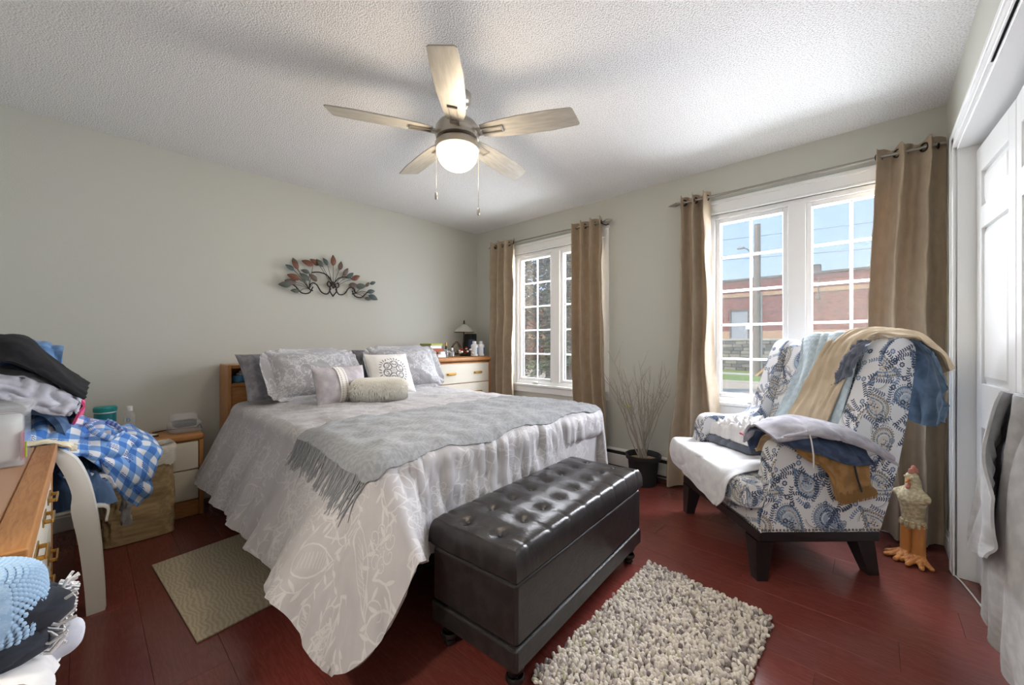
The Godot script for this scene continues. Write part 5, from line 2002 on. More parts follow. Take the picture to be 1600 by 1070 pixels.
func armchair() -> void:
	var m := textured("paisley", paisley_image(1024), 1.8, 0.9, 0.25)
	mat("espresso_wood", rgb(30, 26, 28), 0.35)
	mat("nail_metal", rgb(120, 116, 112), 0.3, 0.9)
	var t := thing("wing_armchair", "blue and white paisley wing armchair with dark tapered legs", "armchair", CHAIR.origin, deg_to_rad(-46.9))
	var X := CHAIR
	var prof := [Vector2(0.30, 0.235), Vector2(0.302, 0.30), Vector2(0.275, 0.40), Vector2(0.24, 0.50), Vector2(0.228, 0.59), Vector2(0.20, 0.64), Vector2(0.14, 0.655), Vector2(0.02, 0.645), Vector2(-0.08, 0.652), Vector2(-0.14, 0.70), Vector2(-0.185, 0.80), Vector2(-0.23, 0.92), Vector2(-0.275, 1.05), Vector2(-0.315, 1.125), Vector2(-0.37, 1.148), Vector2(-0.425, 1.12), Vector2(-0.437, 1.05), Vector2(-0.41, 0.85), Vector2(-0.375, 0.65), Vector2(-0.33, 0.45), Vector2(-0.285, 0.30), Vector2(-0.267, 0.245), Vector2(-0.25, 0.235), Vector2(-0.1, 0.235), Vector2(0.1, 0.235), Vector2(0.27, 0.235)]
	var outline := smooth_poly(prof, 3)
	for s in [1.0, -1.0]:
		var F := X * Transform3D(Basis(Vector3(0, 0, 1), Vector3.UP, Vector3(-1, 0, 0)), v3(s * 0.348, 0, 0))
		part(t, "arm_and_wing", mb().at(F).prism(outline, 0.105, 0.034), M["paisley"])
	# leaning back with an arched top
	var bk := []
	for k in 13:
		var u := lerpf(-0.31, 0.31, k / 12.0)
		bk.append(Vector2(u, 0.76 + 0.014 * (1.0 - pow(u / 0.31, 2.0))))
	var poly := PackedVector2Array([Vector2(-0.31, 0.0), Vector2(0.31, 0.0)])
	for k in range(12, -1, -1):
		poly.append(bk[k])
	part(t, "backrest", mb().at(X * Transform3D(Basis(Vector3.RIGHT, -0.255), v3(0, 0.38, -0.185))).prism(poly, 0.12, 0.04), M["paisley"])
	part(t, "seat_base", mb().at(X).box(v3(0, 0.285, 0.02), v3(0.62, 0.11, 0.56), 0.02), M["paisley"])
	var cu := mb().at(X)
	cu.rbox(v3(0, 0.408, 0.02), v3(0.6, 0.15, 0.62), 0.22, 40, 15)
	cu.rbox(v3(0, 0.402, 0.285), v3(0.80, 0.15, 0.19), 0.3, 40, 15)
	part(t, "seat_cushion", cu, M["paisley"])
	part(t, "base_rail", mb().at(X).box(v3(0, 0.212, 0.02), v3(0.80, 0.05, 0.575), 0.006), M["espresso_wood"])
	for l in [[0.345, 0.27, 0.365, 0.285], [-0.345, 0.27, -0.365, 0.285], [0.33, -0.22, 0.325, -0.285], [-0.33, -0.22, -0.325, -0.285]]:
		var b := mb().at(X)
		frustum(b, v3(l[2], 0, l[3]), 0.025, v3(l[0], 0.19, l[1]), 0.043)
		part(t, "leg", b, M["espresso_wood"])
	# nail heads along the rail and up the back edge of the wing
	var nails := mb()
	var head := func(p: Vector3, n: Vector3) -> void:
		var bz := n
		var bx := bz.cross(Vector3.UP if absf(bz.y) < 0.9 else Vector3.RIGHT).normalized()
		nails.at(X * Transform3D(Basis(bx, bz, bx.cross(bz)), p)).lathe([[Vector2(0.0062, 0), Vector2(0.0052, 0.0025), Vector2(0.002, 0.004), Vector2(0, 0.0042)]], 7)
	for k in 33:
		for s in [-1.0, 1.0]:
			head.call(v3(s * 0.4005, 0.246, lerpf(-0.255, 0.292, k / 32.0)), v3(s, 0, 0))
	for k in 44:
		head.call(v3(lerpf(-0.385, 0.385, k / 43.0), 0.246, 0.3035), v3(0, 0, 1))
	for k in range(44, 66):
		for s in [-1.0, 1.0]:
			var q: Vector2 = outline[k]
			var q2: Vector2 = outline[(k + 1) % outline.size()]
			for h in 2:
				var p := q.lerp(q2, h * 0.5)
				var inw := (Vector2(-0.1, 0.62) - p).normalized() * 0.012
				head.call(v3(s * 0.381, p.y + inw.y, p.x + inw.x * 0.4), v3(s, 0, -0.6).normalized())
	part(t, "nailhead_trim", nails, M["nail_metal"]).set_meta("kind", "stuff")
	chair_clothes()

func rows(a: Array) -> Array:
	var out := []
	for r in a:
		var line := []
		for q in r:
			line.append(v3(q[0], q[1], q[2]))
		out.append(line)
	return out

func garment(called: String, label: String, net: Array, m: Material, nu: int, nv: int, fold: Array, th := 0.006, X := Transform3D.IDENTITY, category := "clothing", group := "") -> MeshInstance3D:
	return solo(called, mb().at(X).patch(rows(net), nu, nv, th, fold), m, label, category, group)

# a heap of crumpled cloth with its hem on the surface below
func lump(b: MB, c: Vector3, sx: float, sz: float, h: float, ry: float, seed_: int, X := Transform3D.IDENTITY, crumple := 0.35, nn := 44) -> MB:
	var nz := FastNoiseLite.new()
	nz.seed = seed_
	nz.frequency = 1.0
	var P := PackedVector3Array()
	for j in nn:
		for i in nn:
			var u := 2.0 * i / (nn - 1) - 1.0
			var v := 2.0 * j / (nn - 1) - 1.0
			var f := (1.0 - pow(absf(u), 5.0)) * (1.0 - pow(absf(v), 5.0))
			var w := absf(nz.get_noise_2d(u * 2.2 + v * 1.2, v * 4.2 - u)) * 1.7 - 0.35 + 0.5 * nz.get_noise_2d(u * 5.0 + 3.0, v * 8.0)
			var rim := 1.0 + 0.09 * nz.get_noise_2d(u * 1.6 + 9.0, v * 1.6)
			var y := h * pow(f, 0.45) * (1.0 - crumple * 0.5 + crumple * w) + 0.004
			P.append(v3(u * sx * 0.5 * rim, maxf(y, 0.004), v * sz * 0.5 * rim))
	b.at(X * Transform3D(Basis(Vector3.UP, ry), c))
	return b.cloth(P, nn, nn, 0.005, Vector2(sx, sz))

func chair_clothes() -> void:
	fabric("sheet_white", rgb(222, 224, 230), rgb(234, 236, 240), 2.0, 0.85, 0.2, 0.02)
	fabric("shirt_white", rgb(220, 219, 220), rgb(236, 235, 235), 2.0, 0.85, 0.2, 0.02)
	fabric("slate_cloth", rgb(92, 98, 112), rgb(112, 118, 132), 3.0, 0.9, 0.2, 0.04)
	fabric("ochre_twill", rgb(150, 112, 64), rgb(172, 132, 82), 3.0, 0.9, 0.2, 0.05)
	fabric("navy_cloth", rgb(48, 62, 90), rgb(66, 82, 112), 3.0, 0.85, 0.25, 0.04)
	fabric("pale_grey_jersey", rgb(160, 158, 168), rgb(182, 180, 188), 3.0, 0.9, 0.2, 0.03)
	fabric("ice_blue_towel", rgb(178, 196, 206), rgb(196, 212, 220), 5.0, 0.95, 0.4, 0.15)
	fabric("khaki", rgb(194, 175, 148), rgb(208, 190, 162), 2.0, 0.85, 0.2, 0.04)
	fabric("teal_denim", rgb(72, 94, 116), rgb(88, 110, 132), 3.0, 0.9, 0.2, 0.05)
	mat("cord_white", rgb(222, 220, 216), 0.8)
	mat("zip_dark", rgb(40, 40, 44), 0.5)
	mat("pink_print", rgb(206, 62, 104), 0.8)
	var X := CHAIR
	garment("white_sheet", "white sheet spread over the seat of the paisley armchair hanging over its front", [
		[[-0.3, 0.487, -0.1], [-0.1, 0.49, -0.12], [0.1, 0.49, -0.1], [0.2, 0.488, -0.04]],
		[[-0.385, 0.487, 0.14], [-0.12, 0.49, 0.1], [0.08, 0.49, 0.08], [0.22, 0.488, 0.06]],
		[[-0.41, 0.484, 0.33], [-0.14, 0.487, 0.345], [0.1, 0.487, 0.34], [0.3, 0.487, 0.27]],
		[[-0.42, 0.46, 0.375], [-0.15, 0.46, 0.395], [0.12, 0.455, 0.392], [0.31, 0.45, 0.388]],
		[[-0.42, 0.38, 0.385], [-0.15, 0.37, 0.402], [0.12, 0.35, 0.402], [0.27, 0.34, 0.398]],
		[[-0.41, 0.335, 0.385], [-0.15, 0.315, 0.4], [0.12, 0.28, 0.402], [0.2, 0.275, 0.4]]], M["sheet_white"], 40, 44, [0.012, 3.0, 2.0, 3], 0.005, X, "sheet")
	var b := lump(mb(), v3(-0.15, 0.498, 0.03), 0.36, 0.3, 0.05, 0.2, 4, X, 0.3)
	solo("folded_trousers", b, M["slate_cloth"], "slate grey folded trousers under the white shirts on the armchair seat", "clothing", "clothes on the armchair")
	b = lump(mb(), v3(-0.14, 0.535, -0.01), 0.40, 0.32, 0.13, 0.15, 8, X, 0.4)
	var wt := thing("white_shirt", "crumpled white shirt with a small pink print on the armchair seat", "clothing", X * v3(-0.12, 0.535, 0.0), 0.0, "clothes on the armchair")
	part(wt, "cloth", b, M["shirt_white"])
	for k in 5:
		part(wt, "print", mb().at(X * Transform3D(Basis(Vector3.UP, 0.2) * Basis(Vector3.RIGHT, 1.0), v3(-0.02 + k * 0.012, 0.60 + 0.003 * (k % 2), 0.146))).box(Vector3.ZERO, v3(0.009, 0.014 + 0.006 * (k % 3), 0.004), 0.001), M["pink_print"])
	# over the near arm
	var tr := thing("ochre_trousers", "ochre twill trousers hanging over the near arm of the armchair", "clothing", X * v3(0.42, 0.4, -0.1), 0.0, "clothes on the armchair")
	var net := rows([
		[[0.14, 0.55, 0.16], [0.16, 0.56, 0.05], [0.18, 0.57, -0.06], [0.2, 0.57, -0.14]],
		[[0.26, 0.65, 0.2], [0.27, 0.662, 0.08], [0.28, 0.668, -0.06], [0.28, 0.68, -0.15]],
		[[0.37, 0.685, 0.21], [0.38, 0.675, 0.07], [0.38, 0.68, -0.06], [0.38, 0.68, -0.16]],
		[[0.425, 0.65, 0.17], [0.435, 0.61, 0.05], [0.435, 0.6, -0.06], [0.435, 0.6, -0.17]],
		[[0.42, 0.615, 0.14], [0.432, 0.55, 0.02], [0.43, 0.48, -0.07], [0.43, 0.48, -0.19]],
		[[0.42, 0.6, 0.12], [0.425, 0.52, 0.0], [0.428, 0.385, -0.05], [0.428, 0.42, -0.215]]])
	part(tr, "cloth", mb().at(X).patch(net, 40, 40, 0.008, [0.012, 3.0, 2.0, 12]), M["ochre_twill"])
	part(tr, "zip", mb().at(X).tube([v3(0.444, 0.565, -0.105), v3(0.443, 0.5, -0.12), v3(0.443, 0.44, -0.14)], 0.005, 6, true, 0.5), M["zip_dark"])
	var fr := mb().at(X)
	rng.seed = 6
	for k in 30:
		var u := k / 29.0
		var p := v3(0.43, 0.385, -0.05).lerp(v3(0.43, 0.42, -0.215), u)
		fr.tube([p + v3(0.002, 0.05 * rng.randf_range(0.5, 1.0), 0), p + v3(0.006, 0.02, 0), p + v3(0.004, -0.012, rng.randfn() * 0.002)], 0.0028, 4)
	part(tr, "pleated_hem", fr, M["ochre_twill"]).set_meta("kind", "stuff")
	garment("navy_trousers", "navy trousers folded over the near arm between ochre and pale grey ones", [
		[[0.14, 0.56, 0.2], [0.15, 0.585, 0.08], [0.16, 0.59, -0.02], [0.16, 0.58, -0.12]],
		[[0.2, 0.66, 0.24], [0.22, 0.695, 0.1], [0.24, 0.70, -0.02], [0.26, 0.69, -0.14]],
		[[0.36, 0.70, 0.25], [0.37, 0.71, 0.1], [0.38, 0.705, -0.03], [0.38, 0.69, -0.15]],
		[[0.43, 0.68, 0.24], [0.452, 0.67, 0.1], [0.455, 0.635, -0.04], [0.45, 0.6, -0.17]],
		[[0.43, 0.66, 0.22], [0.456, 0.62, 0.08], [0.458, 0.57, -0.06], [0.452, 0.565, -0.2]]], M["navy_cloth"], 40, 36, [0.016, 4.0, 2.0, 17], 0.008, X, "clothing", "clothes on the armchair")
	var pg := thing("pale_grey_trousers", "pale grey trousers with a white drawstring on top of the clothes on the near arm", "clothing", X * v3(0.4, 0.7, 0.0), 0.0, "clothes on the armchair")
	net = rows([
		[[0.16, 0.6, 0.24], [0.16, 0.64, 0.1], [0.17, 0.65, -0.06], [0.2, 0.62, -0.16]],
		[[0.24, 0.70, 0.26], [0.25, 0.74, 0.11], [0.27, 0.73, -0.05], [0.3, 0.69, -0.16]],
		[[0.36, 0.715, 0.28], [0.37, 0.755, 0.1], [0.39, 0.735, -0.07], [0.41, 0.665, -0.2]],
		[[0.45, 0.69, 0.27], [0.47, 0.725, 0.09], [0.475, 0.69, -0.09], [0.465, 0.61, -0.25]],
		[[0.44, 0.67, 0.26], [0.474, 0.695, 0.07], [0.478, 0.65, -0.11], [0.468, 0.565, -0.28]]])
	part(pg, "cloth", mb().at(X).patch(net, 44, 36, 0.009, [0.018, 3.0, 3.0, 23]), M["pale_grey_jersey"])
	part(pg, "drawstring", mb().at(X).tube([v3(0.47, 0.735, 0.13), v3(0.482, 0.69, 0.125), v3(0.484, 0.62, 0.115), v3(0.478, 0.56, 0.11)], 0.0035, 6), M["cord_white"])
	# over the back
	garment("blue_towel", "pale blue towel draped down the back of the armchair under the khaki trousers", [
		[[-0.12, 1.15, -0.37], [0.0, 1.16, -0.37], [0.14, 1.16, -0.37], [0.27, 1.155, -0.36]],
		[[-0.13, 1.155, -0.3], [0.0, 1.165, -0.3], [0.14, 1.165, -0.3], [0.28, 1.155, -0.3]],
		[[-0.1, 0.98, -0.247], [0.02, 0.98, -0.25], [0.16, 0.98, -0.245], [0.29, 0.98, -0.24]],
		[[-0.14, 0.78, -0.19], [0.0, 0.78, -0.195], [0.15, 0.78, -0.19], [0.285, 0.78, -0.185]],
		[[-0.2, 0.58, -0.125], [-0.03, 0.57, -0.14], [0.13, 0.57, -0.14], [0.28, 0.58, -0.13]]], M["ice_blue_towel"], 36, 40, [0.014, 4.0, 1.0, 31], 0.01, X, "towel")
	garment("khaki_trousers", "khaki trousers slung over the back and near wing of the armchair", [
		[[-0.08, 0.62, -0.12], [0.05, 0.61, -0.13], [0.14, 0.61, -0.125], [0.22, 0.64, -0.13]],
		[[-0.01, 0.80, -0.17], [0.08, 0.80, -0.18], [0.17, 0.80, -0.17], [0.245, 0.81, -0.18]],
		[[0.04, 0.97, -0.22], [0.11, 0.98, -0.23], [0.19, 0.97, -0.225], [0.26, 0.95, -0.23]],
		[[0.09, 1.11, -0.262], [0.15, 1.12, -0.268], [0.22, 1.11, -0.262], [0.28, 1.07, -0.25]],
		[[0.13, 1.18, -0.33], [0.2, 1.185, -0.32], [0.27, 1.175, -0.305], [0.32, 1.15, -0.29]],
		[[0.18, 1.19, -0.39], [0.26, 1.195, -0.385], [0.33, 1.185, -0.37], [0.385, 1.165, -0.345]],
		[[0.26, 1.15, -0.46], [0.33, 1.17, -0.455], [0.4, 1.17, -0.44], [0.43, 1.15, -0.40]],
		[[0.32, 1.04, -0.53], [0.39, 1.08, -0.52], [0.44, 1.09, -0.5], [0.465, 1.09, -0.465]],
		[[0.37, 0.95, -0.56], [0.42, 0.985, -0.555], [0.46, 1.0, -0.54], [0.485, 1.0, -0.51]]], M["khaki"], 40, 70, [0.016, 4.0, 5.0, 41], 0.008, X, "clothing", "clothes on the armchair")
	garment("grey_shirt", "dark grey crumpled shirt tucked between the khaki trousers and the near wing", [
		[[0.2, 0.9, -0.21], [0.25, 0.93, -0.2], [0.3, 0.96, -0.21]],
		[[0.22, 1.0, -0.23], [0.27, 1.04, -0.215], [0.325, 1.06, -0.235]],
		[[0.26, 1.1, -0.265], [0.3, 1.13, -0.255], [0.345, 1.14, -0.27]]], M["slate_cloth"], 24, 24, [0.02, 4.0, 4.0, 47], 0.006, X, "clothing", "clothes on the armchair")
	garment("denim_shirt", "blue denim shirt hanging down behind the near wing of the armchair", [
		[[0.3, 1.12, -0.47], [0.36, 1.135, -0.44], [0.43, 1.13, -0.43], [0.47, 1.06, -0.44]],
		[[0.26, 1.04, -0.5], [0.35, 1.05, -0.5], [0.45, 1.04, -0.475], [0.485, 0.96, -0.47]],
		[[0.26, 0.9, -0.5], [0.35, 0.89, -0.52], [0.45, 0.88, -0.495], [0.49, 0.86, -0.47]],
		[[0.27, 0.76, -0.49], [0.35, 0.73, -0.51], [0.44, 0.74, -0.49], [0.48, 0.77, -0.47]]], M["teal_denim"], 30, 30, [0.025, 3.0, 2.0, 53], 0.006, X, "clothing", "clothes on the armchair")

func plaid_image() -> Image:
	var im := picture(512, 512, rgb(228, 232, 238))
	var blue := rgb(62, 118, 196)
	var dark := rgb(36, 70, 146)
	for y in 512:
		for x in 512:
			var a := 1 if (x / 64) % 2 == 0 else 0
			var b := 1 if (y / 64) % 2 == 0 else 0
			var c := rgb(226, 231, 238)
			if a + b == 1: c = rgb(120, 164, 220)
			elif a + b == 2: c = blue
			im.set_pixel(x, y, c)
	# dark badges and scribbled script
	rng.seed = 13
	for k in 8:
		var c := Vector2((k % 3) * 170 + 80, (k / 3) * 170 + 90)
		for j in 3:
			var pts := []
			for i in 14:
				pts.append(c + Vector2(-44 + i * 6.8, -14 + j * 15 + 5.0 * sin(i * 2.1 + j)))
			stroke(im, pts, 3.4, 3.0, dark)
		if k % 2:
			stroke(im, [c + Vector2(-20, 36), c + Vector2(0, 58), c + Vector2(20, 36), c + Vector2(-20, 36)], 4, 4, dark)
	return im

func left_side() -> void:
	textured("gingham", plaid_image(), 3.4, 0.85, 0.2)
	fabric("black_cloth", rgb(18, 18, 22), rgb(28, 28, 33), 3.0, 0.95, 0.03, 0.04)
	fabric("light_denim", rgb(86, 124, 172), rgb(112, 150, 196), 3.0, 0.9, 0.2, 0.08)
	fabric("mid_denim", rgb(54, 80, 116), rgb(84, 112, 148), 3.0, 0.9, 0.2, 0.08)
	fabric("grey_jersey", rgb(176, 178, 192), rgb(198, 200, 212), 3.0, 0.9, 0.2, 0.02)
	fabric("pink_cloth", rgb(226, 74, 124), rgb(238, 96, 142), 3.0, 0.85, 0.2, 0.02)
	fabric("cream_towel", rgb(232, 224, 196), rgb(242, 236, 214), 3.0, 0.95, 0.3, 0.1)
	fabric("dove_cloth", rgb(150, 152, 156), rgb(174, 176, 178), 3.0, 0.9, 0.2, 0.03)
	# ---- moulded plastic armchair facing the bed side
	var t := thing("plastic_chair", "white moulded plastic armchair buried under clothes beside the dresser", "chair", v3(0.89, 0, 3.44))
	for s in 2:
		var xo: float = [1.17, 0.6][s]
		var xi: float = [1.105, 0.665][s]
		var path := [[3.172, 0.0], [3.176, 0.12], [3.186, 0.3], [3.2, 0.44], [3.225, 0.57], [3.265, 0.665], [3.33, 0.705], [3.45, 0.71], [3.6, 0.715]]
		var n1 := []
		var n2 := []
		for k in path.size():
			var q: Array = path[k]
			var w: float = [0.0, 0.0, 0.004, 0.008, 0.012, 0.016, 0.018, 0.018, 0.018][k]
			var e: float = [0.052, 0.054, 0.06, 0.066, 0.066, 0.05, 0.03, 0.028, 0.028][k]
			n1.append([v3(xo, q[1], q[0]), v3(lerpf(xo, xi, 0.5), q[1] + 0.004, q[0] - 0.004), v3(xi, q[1], q[0])])
			var dn := Vector2(e, 0) if k < 4 else (Vector2(e * 0.6, -e * 0.8) if k < 6 else Vector2(0, -e))
			n2.append([v3(xo, q[1], q[0]), v3(xo + w * (0.2 if s == 0 else -0.2), q[1] + dn.y * 0.5, q[0] + dn.x * 0.5), v3(xo, q[1] + dn.y, q[0] + dn.x)])
		var b := mb()
		b.patch(n1, 8, 40, 0.005)
		b.patch(n2, 6, 40, 0.005)
		part(t, "arm_and_leg", b, M["white_plastic"])
		b = mb()
		b.patch([[v3(xi, 0.0, 3.75), v3(xo, 0.0, 3.75)], [v3(xi, 0.4, 3.70), v3(xo, 0.4, 3.70)]], 4, 8, 0.006)
		b.patch([[v3(xo, 0.0, 3.7), v3(xo, 0.0, 3.75)], [v3(xo, 0.4, 3.65), v3(xo, 0.4, 3.70)]], 4, 8, 0.006)
		part(t, "rear_leg", b, M["white_plastic"])
	part(t, "seat", mb().patch([[v3(0.63, 0.36, 3.165), v3(0.88, 0.36, 3.155), v3(1.14, 0.36, 3.165)], [v3(0.63, 0.43, 3.18), v3(0.88, 0.425, 3.17), v3(1.14, 0.43, 3.18)], [v3(0.64, 0.425, 3.4), v3(0.88, 0.41, 3.4), v3(1.13, 0.425, 3.4)], [v3(0.65, 0.41, 3.66), v3(0.88, 0.4, 3.66), v3(1.12, 0.41, 3.66)]], 16, 24, 0.008), M["white_plastic"])
	part(t, "backrest", mb().patch([[v3(0.63, 0.41, 3.65), v3(0.88, 0.41, 3.67), v3(1.14, 0.41, 3.65)], [v3(0.62, 0.62, 3.66), v3(0.88, 0.62, 3.7), v3(1.15, 0.62, 3.66)], [v3(0.66, 0.82, 3.69), v3(0.88, 0.86, 3.74), v3(1.11, 0.82, 3.69)]], 16, 16, 0.008), M["white_plastic"])
	var g := "clothes heaped on the plastic chair"
	# heap from the seat upwards
	solo("denim_heap", lump(mb(), v3(0.9, 0.42, 3.38), 0.44, 0.44, 0.20, 0.1, 61, Transform3D.IDENTITY, 0.35), M["mid_denim"], "crumpled mid-blue jeans at the bottom of the heap on the plastic chair seat", "clothing", g)
	garment("white_towel", "folded white towel lying over the front edge of the plastic chair seat", [
		[[0.7, 0.56, 3.36], [0.88, 0.57, 3.36], [1.05, 0.56, 3.36]], [[0.68, 0.56, 3.22], [0.88, 0.56, 3.21], [1.06, 0.55, 3.22]], [[0.68, 0.53, 3.15], [0.88, 0.525, 3.145], [1.06, 0.52, 3.155]], [[0.69, 0.47, 3.14], [0.88, 0.46, 3.135], [1.05, 0.47, 3.145]]], M["shirt_white"], 24, 24, [0.012, 3.0, 3.0, 62], 0.016, Transform3D.IDENTITY, "towel", g)
	garment("dove_grey_shirt", "dove grey shirt hanging over the front of the plastic chair under the plaid shirt", [
		[[0.62, 0.5, 3.15], [0.76, 0.5, 3.14], [0.9, 0.5, 3.15]], [[0.6, 0.45, 3.09], [0.76, 0.45, 3.08], [0.9, 0.45, 3.1]], [[0.6, 0.34, 3.09], [0.76, 0.32, 3.07], [0.9, 0.34, 3.1]], [[0.62, 0.24, 3.1], [0.76, 0.2, 3.08], [0.88, 0.25, 3.11]]], M["dove_cloth"], 28, 30, [0.03, 3.0, 2.0, 63], 0.005, Transform3D.IDENTITY, "clothing", g)
	garment("dark_jeans", "dark blue jeans folded in the middle of the heap on the plastic chair", [
		[[0.62, 0.80, 3.56], [0.85, 0.82, 3.56], [1.08, 0.80, 3.56]], [[0.62, 0.84, 3.46], [0.85, 0.88, 3.46], [1.12, 0.86, 3.46]], [[0.62, 0.82, 3.37], [0.85, 0.85, 3.36], [1.13, 0.86, 3.35]], [[0.62, 0.72, 3.28], [0.85, 0.76, 3.27], [1.12, 0.77, 3.275]], [[0.64, 0.62, 3.27], [0.85, 0.64, 3.26], [1.1, 0.64, 3.27]]], M["mid_denim"], 30, 34, [0.03, 3.0, 3.0, 64], 0.02, Transform3D.IDENTITY, "clothing", g)
	garment("pink_shirt", "bright pink shirt peeking out under the grey shirt in the heap", [
		[[0.66, 0.88, 3.42], [0.85, 0.9, 3.42], [1.06, 0.9, 3.42]], [[0.66, 0.88, 3.3], [0.85, 0.9, 3.29], [1.08, 0.89, 3.29]], [[0.66, 0.87, 3.245], [0.85, 0.88, 3.235], [1.09, 0.87, 3.238]], [[0.68, 0.8, 3.25], [0.85, 0.8, 3.245], [1.07, 0.79, 3.255]], [[0.7, 0.74, 3.28], [0.85, 0.74, 3.275], [1.04, 0.74, 3.285]]], M["pink_cloth"], 24, 26, [0.015, 3.0, 3.0, 65], 0.008, Transform3D.IDENTITY, "clothing", g)
	garment("grey_t_shirt", "pale grey T-shirt draped over the heap on the plastic chair", [
		[[0.68, 1.0, 3.62], [0.9, 1.02, 3.62], [1.1, 1.0, 3.62]], [[0.66, 1.01, 3.5], [0.9, 1.04, 3.5], [1.13, 1.01, 3.5]], [[0.66, 0.98, 3.38], [0.9, 1.0, 3.38], [1.15, 0.99, 3.38]], [[0.66, 0.93, 3.29], [0.9, 0.95, 3.28], [1.15, 0.93, 3.29]], [[0.68, 0.89, 3.245], [0.9, 0.9, 3.235], [1.14, 0.89, 3.245]], [[0.9, 0.84, 3.255], [1.0, 0.84, 3.25], [1.16, 0.835, 3.255]]], M["grey_jersey"], 30, 40, [0.02, 4.0, 3.0, 66], 0.006, Transform3D.IDENTITY, "clothing", g)
	garment("grey_vest", "near side of a pale grey T-shirt falling in folds towards the dresser", [
		[[1.12, 1.012, 3.52], [1.15, 0.99, 3.4], [1.155, 0.94, 3.3], [1.14, 0.89, 3.25]], [[1.17, 0.98, 3.52], [1.18, 0.95, 3.41], [1.185, 0.89, 3.32], [1.17, 0.86, 3.255]], [[1.17, 0.94, 3.52], [1.185, 0.91, 3.42], [1.19, 0.85, 3.335], [1.18, 0.83, 3.27]]], M["grey_jersey"], 34, 20, [0.02, 4.0, 2.0, 67], 0.006, Transform3D.IDENTITY, "clothing", g)
	garment("light_jeans", "light blue jeans at the back of the heap against the wall", [
		[[0.66, 1.12, 3.52], [0.68, 1.135, 3.44], [0.68, 1.12, 3.37], [0.66, 1.09, 3.31]], [[0.84, 1.13, 3.52], [0.85, 1.14, 3.44], [0.85, 1.125, 3.37], [0.84, 1.10, 3.297]], [[0.9, 1.1, 3.52], [0.91, 1.11, 3.44], [0.91, 1.1, 3.37], [0.9, 1.08, 3.295]], [[0.91, 1.0, 3.52], [0.92, 1.0, 3.44], [0.92, 0.99, 3.37], [0.91, 0.98, 3.3]], [[0.9, 0.86, 3.5], [0.9, 0.86, 3.44], [0.9, 0.86, 3.38], [0.9, 0.86, 3.31]]], M["light_denim"], 24, 30, [0.014, 2.0, 2.0, 68], 0.012, Transform3D.IDENTITY, "clothing", g)
	garment("black_trousers", "black trousers slung diagonally over the top of the heap on the chair", [
		[[0.74, 1.12, 3.64], [0.92, 1.14, 3.64], [1.1, 1.12, 3.64], [1.14, 1.04, 3.64]], [[0.72, 1.13, 3.5], [0.92, 1.15, 3.5], [1.11, 1.13, 3.5], [1.16, 1.04, 3.5]], [[0.72, 1.13, 3.41], [0.92, 1.15, 3.405], [1.12, 1.13, 3.405], [1.165, 1.05, 3.42]], [[0.7, 1.04, 3.34], [0.92, 1.06, 3.335], [1.12, 1.05, 3.335], [1.165, 1.0, 3.35]], [[0.7, 0.97, 3.275], [0.92, 0.99, 3.27], [1.12, 0.97, 3.27], [1.165, 0.935, 3.28]], [[0.72, 0.92, 3.225], [0.92, 0.93, 3.22], [1.11, 0.915, 3.222], [1.15, 0.89, 3.23]]], M["black_cloth"], 36, 44, [0.012, 3.0, 3.0, 69], 0.012, Transform3D.IDENTITY, "clothing", g)
	# plaid shirt spilling over the front
	var pl := thing("plaid_shirt", "blue and white checked shirt with dark lettering spilling over the front of the plastic chair", "clothing", v3(0.98, 0.4, 3.1), 0.0, g)
	part(pl, "cloth", mb().patch(rows([
		[[0.7, 0.78, 3.42], [0.7, 0.80, 3.3], [0.68, 0.73, 3.18], [0.66, 0.68, 3.07], [0.68, 0.62, 3.0]],
		[[0.88, 0.80, 3.43], [0.88, 0.81, 3.3], [0.86, 0.735, 3.17], [0.84, 0.67, 3.05], [0.84, 0.6, 2.98]],
		[[1.04, 0.80, 3.43], [1.04, 0.79, 3.3], [1.02, 0.73, 3.17], [0.98, 0.66, 3.06], [0.94, 0.56, 2.98]],
		[[1.13, 0.77, 3.42], [1.12, 0.74, 3.3], [1.08, 0.70, 3.18], [1.02, 0.62, 3.08], [0.96, 0.5, 3.0]],
		[[1.15, 0.73, 3.4], [1.14, 0.69, 3.3], [1.1, 0.64, 3.19], [1.02, 0.52, 3.1], [0.95, 0.4, 3.01]],
		[[1.15, 0.71, 3.38], [1.14, 0.67, 3.29], [1.09, 0.61, 3.2], [1.0, 0.43, 3.12], [0.93, 0.34, 3.06]]]), 54, 54, 0.006, [0.03, 4.0, 3.5, 70]), M["gingham"])
	part(pl, "collar", mb().tube([v3(1.0, 0.775, 3.2), v3(1.07, 0.775, 3.22), v3(1.11, 0.745, 3.2), v3(1.1, 0.705, 3.15), v3(1.04, 0.715, 3.11), v3(0.98, 0.745, 3.13), v3(0.96, 0.765, 3.16)], 0.012, 8, true, 0.45), M["gingham"])
	part(pl, "neck_tag", mb().at(Transform3D(Basis(Vector3.UP, 1.3), v3(1.095, 0.73, 3.165))).box(Vector3.ZERO, v3(0.03, 0.026, 0.002), 0.0), M["shirt_white"])
	garment("cream_hand_towel", "cream hand towel over the arm of the plastic chair against the dresser", [
		[[1.1, 0.73, 3.48], [1.12, 0.735, 3.4], [1.12, 0.725, 3.32], [1.12, 0.7, 3.26]], [[1.16, 0.742, 3.48], [1.17, 0.745, 3.4], [1.175, 0.74, 3.32], [1.175, 0.71, 3.25]], [[1.192, 0.735, 3.47], [1.196, 0.735, 3.4], [1.198, 0.725, 3.31], [1.196, 0.69, 3.25]]], M["cream_towel"], 28, 14, [0.012, 3.0, 2.0, 71], 0.008, Transform3D.IDENTITY, "towel", g)
	near_pile()
	small_things()

